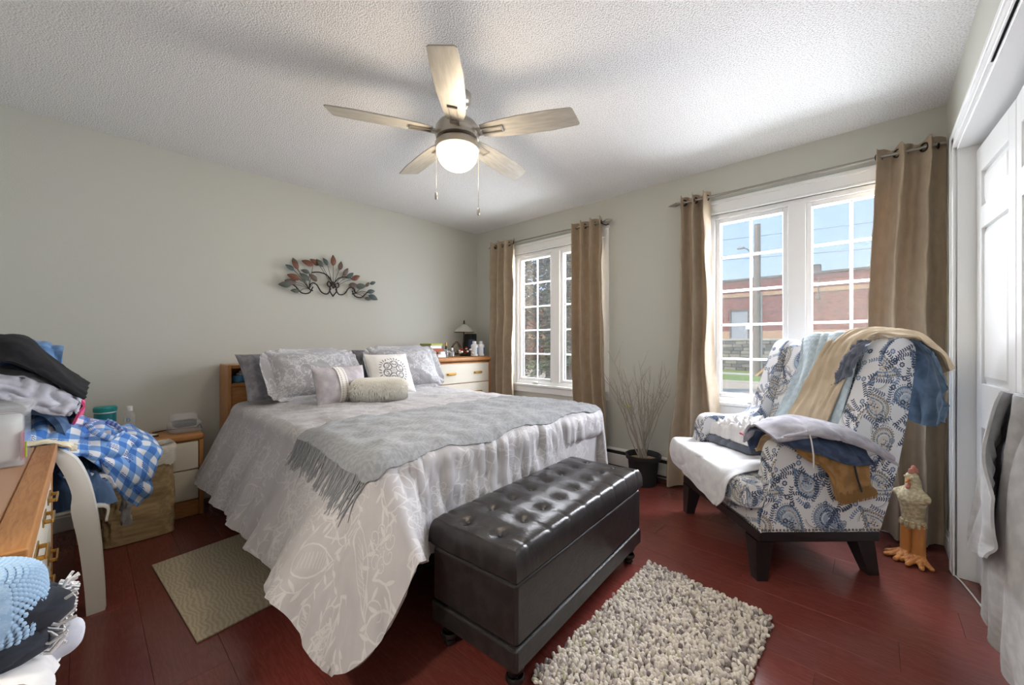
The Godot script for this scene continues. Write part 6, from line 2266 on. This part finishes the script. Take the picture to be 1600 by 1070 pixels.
func near_pile() -> void:
	# the pile slopes up towards the camera end
	var SH := Transform3D(Basis(v3(1, 0.3, 0), Vector3.UP, Vector3.BACK), v3(0, 0.055 - 0.3 * 2.6, 0))
	var g := "things piled in front of the camera side of the dresser"
	# basket that carries the pile, its rim just shows at the bottom edge
	var t := thing("laundry_basket", "white plastic laundry basket under the clothes at the lower left corner", "basket", v3(2.62, 0, 3.45))
	var P := PackedVector3Array()
	for j in 10:
		var v := j / 9.0
		for i in 48:
			var a := TAU * i / 48
			var q := Vector2(signf(cos(a)) * pow(absf(cos(a)), 0.45), signf(sin(a)) * pow(absf(sin(a)), 0.45))
			P.append(v3(2.62 + q.x * lerpf(0.16, 0.2, v), 0.004 + v * 0.53, 3.47 + q.y * lerpf(0.15, 0.185, v)))
	part(t, "tub", mb().grid2(P, 48, 10), M["white_plastic"])
	var rim := []
	for i in 49:
		var a := TAU * i / 48
		rim.append(v3(2.62 + signf(cos(a)) * pow(absf(cos(a)), 0.45) * 0.203, 0.535, 3.47 + signf(sin(a)) * pow(absf(sin(a)), 0.45) * 0.188))
	part(t, "rim", mb().tube(rim, 0.01, 8), M["white_plastic"])
	fabric("charcoal_cloth", rgb(34, 38, 48), rgb(48, 52, 62), 3.0, 0.95, 0.04, 0.06)
	fabric("knit_blue", rgb(150, 184, 216), rgb(180, 208, 232), 4.0, 0.95, 0.3, 0.0)
	fabric("sock_grey", rgb(196, 200, 212), rgb(212, 215, 224), 4.0, 0.95, 0.2, 0.04)
	garment("white_pillowcase", "white pillowcase at the bottom of the pile in the lower left corner", [[[2.5, 0.545, 3.27], [2.62, 0.555, 3.27], [2.8, 0.545, 3.27]], [[2.5, 0.585, 3.29], [2.62, 0.6, 3.29], [2.8, 0.595, 3.29]], [[2.5, 0.585, 3.45], [2.62, 0.605, 3.45], [2.8, 0.595, 3.45]], [[2.5, 0.545, 3.6], [2.62, 0.555, 3.6], [2.8, 0.545, 3.6]]], M["shirt_white"], 20, 24, [0.012, 3.0, 3.0, 81], 0.02, SH, "linen", g)
	# sock: foot pointing at the bed
	solo("grey_sock", mb().at(SH).nets([[v3(2.6, 0.6, 3.38), 0.034, v3(2.6, 0.59, 3.3), 0.03], [v3(2.6, 0.59, 3.3), 0.03, v3(2.59, 0.595, 3.255), 0.024], [v3(2.59, 0.595, 3.255), 0.022, v3(2.59, 0.61, 3.245), 0.015]], 0.007, 0.02), M["sock_grey"], "pale grey sock sticking out of the pile at the lower left", "sock", g)
	for k in 2:
		var t2 := thing("fringed_scarf", ["charcoal scarf with white tassels, upper fold in the lower left pile", "charcoal scarf with white tassels, lower fold in the lower left pile"][k], "scarf", v3(2.58, [0.66, 0.625][k], 3.4), 0.0, g)
		var y: float = [0.68, 0.64][k]
		var zf: float = [3.272, 3.28][k]
		part(t2, "cloth", mb().at(SH).patch(rows([[[2.46, y - 0.035, 3.45], [2.58, y - 0.035, 3.45], [2.74, y - 0.03, 3.45], [2.775, y - 0.01, 3.38]], [[2.46, y - 0.03, zf + 0.008], [2.58, y - 0.035, zf], [2.74, y - 0.02, zf + 0.004], [2.775, y - 0.01, 3.38]], [[2.46, y, zf + 0.006], [2.58, y, zf], [2.74, y + 0.01, zf + 0.004], [2.775, y - 0.01, 3.38]], [[2.45, y + 0.012, 3.34], [2.58, y + 0.016, 3.34], [2.74, y + 0.02, 3.34], [2.775, y - 0.01, 3.38]], [[2.45, y + 0.01, 3.55], [2.58, y + 0.015, 3.55], [2.74, y + 0.01, 3.55], [2.775, y - 0.01, 3.38]]]), 24, 26, 0.014, [0.01, 3.0, 3.0, 82 + k]), M["charcoal_cloth"])
		part(t2, "inner_fold", mb().at(SH).rbox(v3(2.6, y - 0.012, 3.36), v3(0.29, 0.034, 0.19), 0.4), M["charcoal_cloth"])
		var b := mb().at(SH)
		rng.seed = 50 + k
		for i in 60:
			var p := v3(lerpf(2.45, 2.74, rng.randf()), y - 0.014 + rng.randfn() * 0.01, zf - 0.014)
			b.tube([p, p + v3(0, -0.004, -0.006), p + v3(rng.randfn() * 0.006, rng.randf_range(-0.02, 0.012), -0.012 - rng.randf() * 0.012)], 0.0022, 4)
		part(t2, "tassels", b, M["shirt_white"], "white tassels").set_meta("kind", "stuff")
	# crocheted blanket: open mesh of rounded stitches over a soft lump
	var t3 := thing("crochet_blanket", "light blue crocheted blanket on top of the pile at the lower left", "blanket", v3(2.56, 0.685, 3.42), 0.0, g)
	var base := rows([[[2.4, 0.63, 3.42], [2.52, 0.635, 3.42], [2.75, 0.64, 3.42], [2.79, 0.69, 3.40]], [[2.4, 0.63, 3.315], [2.52, 0.638, 3.308], [2.75, 0.645, 3.296], [2.79, 0.69, 3.40]], [[2.4, 0.69, 3.302], [2.52, 0.70, 3.295], [2.75, 0.705, 3.279], [2.79, 0.69, 3.40]], [[2.4, 0.725, 3.32], [2.52, 0.735, 3.315], [2.75, 0.735, 3.3], [2.79, 0.69, 3.40]], [[2.4, 0.735, 3.4], [2.52, 0.745, 3.4], [2.75, 0.745, 3.4], [2.79, 0.69, 3.40]], [[2.4, 0.725, 3.6], [2.52, 0.735, 3.6], [2.75, 0.725, 3.6], [2.79, 0.69, 3.40]]])
	part(t3, "base_fold", mb().at(SH).patch(base, 20, 30, 0.016), M["knit_blue"])
	part(t3, "inner_fold", mb().at(SH).rbox(v3(2.6, 0.685, 3.38), v3(0.34, 0.09, 0.14), 0.45), M["knit_blue"])
	var st := mb()
	for r in 44:
		for c in 40:
			var u := (c + (0.5 if r % 2 else 0.0)) / 40.0
			var v := 0.18 + r / 70.0
			var row := []
			for q in base:
				row.append(MB.along(q, u))
			var p := MB.along(row, v)
			var p1 := MB.along(row, v + 0.01)
			var dv := (p1 - p).normalized()
			var n := Vector3.RIGHT.cross(dv).normalized()
			if n.z > 0.0 or n.y < 0.0: n = -n if n.dot(v3(0, 0.6, -0.8)) < 0 else n
			st.at(SH * Transform3D(Basis(Vector3.RIGHT, n, Vector3.RIGHT.cross(n)), p + n * 0.008)).lathe([[Vector2(0.0042, 0), Vector2(0.0036, 0.003), Vector2(0.0, 0.0045)]], 6)
	part(t3, "stitches", st, M["knit_blue"]).set_meta("kind", "stuff")

func bottle(called: String, label: String, p: Vector3, r: float, h: float, m: Material, cap: Material, neck := 0.35, group := "", squash := 0.7) -> Node3D:
	var t := thing(called, label, "bottle", p, 0.0, group)
	var X := Transform3D(Basis(Vector3.UP, 0.6) * Basis.from_scale(v3(1, 1, squash)), p)
	part(t, "body", mb().at(X).lathe([[Vector2(0, 0), Vector2(r * 0.9, 0), Vector2(r, r * 0.12)], [Vector2(r, r * 0.12), Vector2(r, h * 0.68), Vector2(r * 0.9, h * 0.76), Vector2(r * neck, h * 0.84), Vector2(r * neck, h * 0.88), Vector2(0, h * 0.88)]], 20), m)
	part(t, "cap", mb().at(Transform3D(Basis.IDENTITY, p)).lathe([[Vector2(0, h * 0.86), Vector2(r * neck * 1.15, h * 0.86)], [Vector2(r * neck * 1.15, h * 0.86), Vector2(r * neck * 1.1, h)], [Vector2(r * neck * 1.1, h), Vector2(0, h)]], 16), cap)
	return t

# lettering on a curved front: small raised letters
func writing(parent: Node3D, text: String, t: Transform3D, size: float, m: Material, called := "lettering") -> void:
	var tm := TextMesh.new()
	var f := SystemFont.new()
	f.font_names = PackedStringArray(["Droid Sans"])
	tm.font = f
	tm.text = text
	tm.font_size = 32
	tm.pixel_size = size / 32.0
	tm.depth = 0.0008
	tm.material = m
	var o := MeshInstance3D.new()
	o.name = called
	o.mesh = tm
	parent.add_child(o, true)
	o.global_transform = t

func small_things() -> void:
	mat("teal_plastic", rgb(34, 150, 148), 0.4)
	mat("teal_label", rgb(30, 124, 132), 0.4)
	mat("label_white", rgb(236, 238, 240), 0.5)
	mat("label_blue", rgb(52, 122, 186), 0.5)
	mat("label_red", rgb(206, 48, 48), 0.5)
	mat("paper_white", rgb(238, 238, 236), 0.8)
	mat("lime_cover", rgb(168, 186, 62), 0.6)
	mat("rust_box", rgb(166, 92, 66), 0.7)
	mat("terracotta", rgb(178, 112, 84), 0.7)
	mat("candle_blue", rgb(74, 146, 190), 0.5)
	var m := mat("clear_plastic", Color(0.93, 0.95, 0.97, 0.22), 0.12)
	m.transparency = BaseMaterial3D.TRANSPARENCY_ALPHA
	m = mat("frosted_plastic", Color(0.92, 0.93, 0.95, 0.24), 0.4)
	m.transparency = BaseMaterial3D.TRANSPARENCY_ALPHA
	var sight := Basis(Vector3.UP, PI / 2)   # faces +x, into the room
	# blue candle tin on the headboard shelf
	var t := thing("candle_tin", "round blue candle tin with a white lid on the headboard shelf", "candle", v3(0.15, 0.838, 2.47))
	part(t, "tin", mb().to(v3(0.15, 0.838, 2.47)).lathe([[Vector2(0, 0), Vector2(0.05, 0), Vector2(0.052, 0.004)], [Vector2(0.052, 0.004), Vector2(0.052, 0.05)], [Vector2(0.052, 0.05), Vector2(0, 0.051)]], 24), M["candle_blue"])
	part(t, "lid", mb().to(v3(0.15, 0.889, 2.455)).lathe([[Vector2(0.028, 0), Vector2(0.03, 0.012), Vector2(0.012, 0.02), Vector2(0.01, 0.03), Vector2(0, 0.031)]], 18), M["label_white"])

	# ---- on the low bedside table
	t = thing("wipes_canister", "round teal canister of wipes on the bedside table behind the plaid shirt", "canister", v3(0.16, 0.535, 3.145))
	var c := v3(0.16, 0.535, 3.145)
	part(t, "tub", mb().to(c).lathe([[Vector2(0, 0), Vector2(0.045, 0), Vector2(0.047, 0.004)], [Vector2(0.047, 0.004), Vector2(0.047, 0.175)], [Vector2(0.047, 0.175), Vector2(0, 0.176)]], 28), M["label_white"])
	part(t, "label_band", mb().to(c).lathe([[Vector2(0.0474, 0.03), Vector2(0.0478, 0.031), Vector2(0.0478, 0.168), Vector2(0.0474, 0.169)]], 28), M["teal_label"])
	part(t, "lid", mb().to(c).lathe([[Vector2(0.05, 0.176), Vector2(0.052, 0.18), Vector2(0.052, 0.2)], [Vector2(0.052, 0.2), Vector2(0.046, 0.207), Vector2(0, 0.208)]], 28), M["teal_plastic"])
	writing(t, "wipes", Transform3D(sight, c + v3(0.0485, 0.125, 0)), 0.022, M["label_white"])
	t = bottle("sanitizer_bottle", "clear bottle with a white cap and blue lettering on the bedside table", v3(0.2, 0.535, 3.042), 0.032, 0.2, M["frosted_plastic"], M["label_white"], 0.4)
	writing(t, "D", Transform3D(sight, v3(0.235, 0.655, 3.05)), 0.03, M["label_blue"])
	part(t, "red_label", mb().box(v3(0.226, 0.58, 3.04), v3(0.004, 0.02, 0.03), 0.001), M["label_red"])
	t = thing("phone", "black phone with a pale screen lying on the bedside table", "phone", v3(0.23, 0.535, 2.985))
	part(t, "case", mb().at(Transform3D(Basis(Vector3.UP, 0.4), v3(0.235, 0.541, 2.985))).box(Vector3.ZERO, v3(0.075, 0.01, 0.13), 0.004), M["black_plastic"])
	part(t, "screen", mb().at(Transform3D(Basis(Vector3.UP, 0.4), v3(0.235, 0.5465, 2.985))).box(Vector3.ZERO, v3(0.066, 0.0015, 0.12), 0.0), M["label_white"])
	t = thing("plastic_case", "cloudy plastic case with a black device inside on the bedside table", "case", v3(0.19, 0.535, 2.78))
	part(t, "tray", mb().at(Transform3D(Basis(Vector3.UP, 0.1), v3(0.19, 0.572, 2.78))).rbox(Vector3.ZERO, v3(0.14, 0.074, 0.165), 0.28, 32, 13), M["frosted_plastic"])
	part(t, "lid", mb().at(Transform3D(Basis(Vector3.UP, 0.1), v3(0.18, 0.625, 2.785))).rbox(Vector3.ZERO, v3(0.115, 0.062, 0.135), 0.4, 32, 13), M["frosted_plastic"])
	part(t, "device", mb().at(Transform3D(Basis(Vector3.UP, 0.1), v3(0.19, 0.59, 2.78))).rbox(Vector3.ZERO, v3(0.09, 0.045, 0.12), 0.4, 24, 11), M["black_plastic"])
	solo("power_cord", mb().tube([v3(0.1, 0.54, 2.69), v3(0.14, 0.545, 2.71), v3(0.2, 0.575, 2.7), v3(0.22, 0.55, 2.695), v3(0.16, 0.541, 2.7), v3(0.1, 0.541, 2.72), v3(0.08, 0.541, 2.86), v3(0.12, 0.541, 2.93), v3(0.2, 0.541, 2.95)], 0.0035, 6), M["black_plastic"], "black power cord looped beside the plastic case on the bedside table", "cord")

	# ---- clear storage box on the long dresser
	t = thing("storage_box", "clear plastic storage box full of white things at the edge of the dresser", "box", v3(1.42, 0.73, 3.46))
	var B := mb()
	for w in [[v3(1.3, 0.732, 3.36), v3(1.54, 0.9, 3.363)], [v3(1.3, 0.732, 3.557), v3(1.54, 0.9, 3.56)], [v3(1.3, 0.732, 3.363), v3(1.303, 0.9, 3.557)], [v3(1.537, 0.732, 3.363), v3(1.54, 0.9, 3.557)], [v3(1.3, 0.731, 3.36), v3(1.54, 0.734, 3.56)]]:
		B.slab(w[0], w[1], 0.0)
	part(t, "tub", B, M["clear_plastic"])
	part(t, "lid", mb().slab(v3(1.285, 0.9, 3.345), v3(1.555, 0.912, 3.575), 0.005).slab(v3(1.29, 0.905, 3.35), v3(1.55, 0.925, 3.57), 0.009), M["frosted_plastic"])
	part(t, "contents", mb().rbox(v3(1.42, 0.81, 3.46), v3(0.225, 0.15, 0.185), 0.35, 28, 13), M["paper_white"])
	part(t, "pink_packet", mb().box(v3(1.5, 0.79, 3.366), v3(0.06, 0.09, 0.006), 0.002), M["pink_print"])
	part(t, "green_label", mb().box(v3(1.53, 0.78, 3.357), v3(0.014, 0.05, 0.004), 0.001), M["lime_cover"])

	# ---- on the tall chest in the corner
	var y := 0.975
	solo("rust_box", mb().box(v3(0.24, y + 0.045, 0.84), v3(0.2, 0.09, 0.15), 0.004), M["rust_box"], "rust coloured box at the bed end of the corner chest", "box", "boxes on the corner chest")
	solo("hardback_book", mb().slab(v3(0.15, y + 0.09, 0.768), v3(0.32, y + 0.094, 0.908), 0.001).slab(v3(0.15, y + 0.118, 0.768), v3(0.32, y + 0.122, 0.908), 0.001).slab(v3(0.15, y + 0.09, 0.904), v3(0.32, y + 0.122, 0.908), 0.001).slab(v3(0.153, y + 0.094, 0.772), v3(0.316, y + 0.118, 0.904), 0.0), M["paper_white"], "white paged book lying on the rust box on the corner chest", "book", "books on the corner chest")
	solo("lime_book", mb().at(Transform3D(Basis(Vector3.UP, 0.06), v3(0.235, y + 0.131, 0.838))).box(Vector3.ZERO, v3(0.18, 0.017, 0.15), 0.003), M["lime_cover"], "lime green booklet topmost of the stack on the corner chest", "book", "books on the corner chest")
	solo("white_packet", mb().box(v3(0.365, y + 0.016, 0.82), v3(0.05, 0.032, 0.1), 0.003), M["paper_white"], "flat white packet at the front of the corner chest before the rust box", "box", "boxes on the corner chest")
	solo("small_white_box", mb().box(v3(0.36, y + 0.045, 0.80), v3(0.04, 0.026, 0.06), 0.003), M["paper_white"], "small white box standing on the white packet on the corner chest", "box", "boxes on the corner chest")
	for k in 3:
		var p: Vector3 = [v3(0.3, y, 0.70), v3(0.24, y, 0.655), v3(0.31, y, 0.63)][k]
		t = thing("perfume_bottle", ["clear glass perfume bottle nearest the bed on the corner chest", "tall clear glass perfume bottle with a gold cap on the corner chest", "small clear glass perfume bottle with a white cap on the corner chest"][k], "bottle", p, 0.0, "perfume bottles on the corner chest")
		var h: float = [0.085, 0.11, 0.07][k]
		part(t, "glass", mb().to(p).lathe([[Vector2(0, 0), Vector2(0.022, 0), Vector2(0.024, 0.004)], [Vector2(0.024, 0.004), Vector2(0.024, h * 0.75), Vector2(0.01, h * 0.85), Vector2(0.009, h), Vector2(0, h)]], 14), M["clear_plastic"])
		part(t, "cap", mb().to(p).lathe([[Vector2(0.011, h * 0.95), Vector2(0.012, h * 0.97), Vector2(0.011, h * 1.35)], [Vector2(0.011, h * 1.35), Vector2(0, h * 1.36)]], 12), [M["black_plastic"], M["brass"], M["label_white"]][k])
		part(t, "liquid", mb().to(p).lathe([[Vector2(0, 0.006), Vector2(0.02, 0.006), Vector2(0.02, h * 0.6), Vector2(0, h * 0.6)]], 12), [M["navy_cloth"], M["slate_cloth"], M["lilac_cloth"]][k])
	# twig wreath with red berries
	t = thing("berry_wreath", "small twig wreath with red berries and white flowers on the corner chest", "wreath", v3(0.24, y, 0.46))
	var b := mb()
	rng.seed = 91
	var wc := v3(0.22, y + 0.09, 0.5)
	for k in 26:
		var pts := []
		var a0 := rng.randf() * TAU
		var off := v3(rng.randfn(), rng.randfn(), rng.randfn()) * 0.007
		for i in 9:
			var a := a0 + i * 0.32
			pts.append(wc + off + v3(0.02 * sin(a * 2.0), 0.062 * sin(a), 0.06 * cos(a)))
		b.tube(pts, 0.0028, 4)
	mat("vine", rgb(94, 76, 58), 0.9)
	mat("berry", rgb(170, 44, 40), 0.4)
	part(t, "vine_ring", b, M["vine"])
	for k in 16:
		var p := v3(0.27, y + 0.05, 0.44) + v3(rng.randfn() * 0.025, absf(rng.randfn()) * 0.035 - 0.01, clampf(rng.randfn(), -1.0, 1.5) * 0.04)
		p.y = maxf(p.y, y + 0.012)
		part(t, "berry", mb().rbox(p, Vector3.ONE * 0.02, 1.0, 10, 7), M["berry"])
	for k in 9:
		var p := v3(0.29, y + 0.035, 0.48) + v3(rng.randfn() * 0.02, rng.randf() * 0.05, rng.randfn() * 0.06)
		part(t, "blossom", mb().rbox(p, v3(0.026, 0.02, 0.026), 0.8, 10, 7), M["cream_fur"])
	b = mb()
	for k in 30:
		var p := v3(0.26, y + 0.02, 0.44) + v3(rng.randfn() * 0.03, 0, rng.randfn() * 0.07)
		b.tube([p, p + v3(rng.randfn() * 0.02, 0.03, rng.randfn() * 0.02), p + v3(rng.randfn() * 0.03, 0.02 + 0.04 * rng.randf(), rng.randfn() * 0.03)], 0.0025, 4)
	part(t, "twigs", b, M["vine"]).set_meta("kind", "stuff")
	# glass-shaded table lamp in the corner
	t = thing("table_lamp", "small table lamp with a wide glass shade in the corner behind the bottles", "lamp", v3(0.15, y, 0.33))
	c = v3(0.15, y, 0.33)
	part(t, "base", mb().to(c).lathe([[Vector2(0, 0), Vector2(0.05, 0), Vector2(0.052, 0.008), Vector2(0.02, 0.02), Vector2(0.012, 0.05), Vector2(0.016, 0.12), Vector2(0.009, 0.16), Vector2(0.009, 0.3), Vector2(0, 0.3)]], 18), M["bronze"])
	m = mat("shade_glass", Color(0.86, 0.87, 0.84, 0.5), 0.3)
	m.transparency = BaseMaterial3D.TRANSPARENCY_ALPHA
	part(t, "shade", mb().to(c).lathe([[Vector2(0.108, 0.265), Vector2(0.112, 0.27), Vector2(0.09, 0.295), Vector2(0.055, 0.325), Vector2(0.03, 0.35), Vector2(0.02, 0.355)]], 28), m)
	part(t, "shade_rim", mb().to(c).lathe([[Vector2(0.103, 0.262), Vector2(0.113, 0.262), Vector2(0.114, 0.27), Vector2(0.103, 0.268)]], 28), M["vine"])
	part(t, "finial", mb().to(c).lathe([[Vector2(0.018, 0.352), Vector2(0.02, 0.358), Vector2(0.008, 0.366), Vector2(0.01, 0.385), Vector2(0.006, 0.4), Vector2(0, 0.402)]], 12), M["bronze"])
	t = thing("speaker", "black upright speaker in the corner behind the white bottles", "speaker", v3(0.13, y, 0.235))
	part(t, "cabinet", mb().box(v3(0.12, y + 0.125, 0.215), v3(0.14, 0.25, 0.09), 0.006), M["black_plastic"])
	part(t, "grille", mb().box(v3(0.192, y + 0.13, 0.215), v3(0.006, 0.2, 0.076), 0.003), M["charcoal_cloth"])
	solo("navy_box", mb().box(v3(0.26, y + 0.09, 0.315), v3(0.05, 0.18, 0.06), 0.006), M["navy_cloth"], "dark navy carton standing behind the white bottles on the corner chest", "box", "boxes on the corner chest")
	for k in 2:
		var p: Vector3 = [v3(0.33, y, 0.335), v3(0.34, y, 0.25)][k]
		t = bottle("lotion_bottle", ["white bottle with a blue label, left of the pair on the corner chest", "white bottle with a blue label, right of the pair next to the curtain"][k], p, 0.04, 0.165, M["label_white"], M["label_white"], 0.5, "white bottles on the corner chest", 0.75)
		part(t, "blue_label", mb().at(Transform3D(Basis(Vector3.UP, 0.6), p + v3(0.026, 0.06, -0.016))).box(Vector3.ZERO, v3(0.02, 0.08, 0.03), 0.006), M["label_blue"])
	door_shirts()

func door_shirts() -> void:
	fabric("grey_fleece", rgb(176, 178, 182), rgb(192, 194, 197), 3.0, 0.95, 0.3, 0.05)
	var g := "shirts hanging on the closet door knob"
	garment("grey_sweatshirt", "light grey sweatshirt hanging from the closet door knob at the right edge", [
		[[3.895, 0.955, 1.25], [3.865, 0.975, 1.35], [3.85, 0.98, 1.5], [3.86, 0.97, 1.65]],
		[[3.89, 0.70, 1.1], [3.86, 0.7, 1.22], [3.838, 0.7, 1.46], [3.85, 0.7, 1.7]],
		[[3.885, 0.4, 0.98], [3.85, 0.38, 1.07], [3.83, 0.38, 1.4], [3.845, 0.38, 1.7]],
		[[3.885, 0.2, 1.0], [3.85, 0.17, 1.1], [3.835, 0.17, 1.36], [3.845, 0.2, 1.7]]], M["grey_fleece"], 44, 44, [0.035, 4.0, 1.0, 95], 0.007, Transform3D.IDENTITY, "clothing", g)
	garment("grey_sleeve_shirt", "light grey T-shirt with a wide sleeve hanging in front of the sweatshirt on the door", [
		[[3.88, 0.95, 1.25], [3.845, 0.97, 1.33], [3.825, 0.985, 1.46]],
		[[3.87, 0.77, 1.16], [3.825, 0.79, 1.27], [3.805, 0.8, 1.45]],
		[[3.865, 0.55, 1.0], [3.815, 0.57, 1.16], [3.797, 0.6, 1.52]],
		[[3.86, 0.385, 0.90], [3.807, 0.40, 1.12], [3.795, 0.52, 1.52]]], M["grey_fleece"], 34, 36, [0.03, 3.0, 1.0, 97], 0.007, Transform3D.IDENTITY, "clothing", g)
	# white cable that runs out under the closet doors
	solo("white_cable", mb().tube([v3(3.83, 0.005, 0.36), v3(3.855, 0.004, 0.45), v3(3.875, 0.004, 0.56), v3(3.89, 0.004, 0.66), v3(3.91, 0.004, 0.75)], 0.004, 6), M["white_plastic"], "thin white cable on the floor along the closet door", "cable")
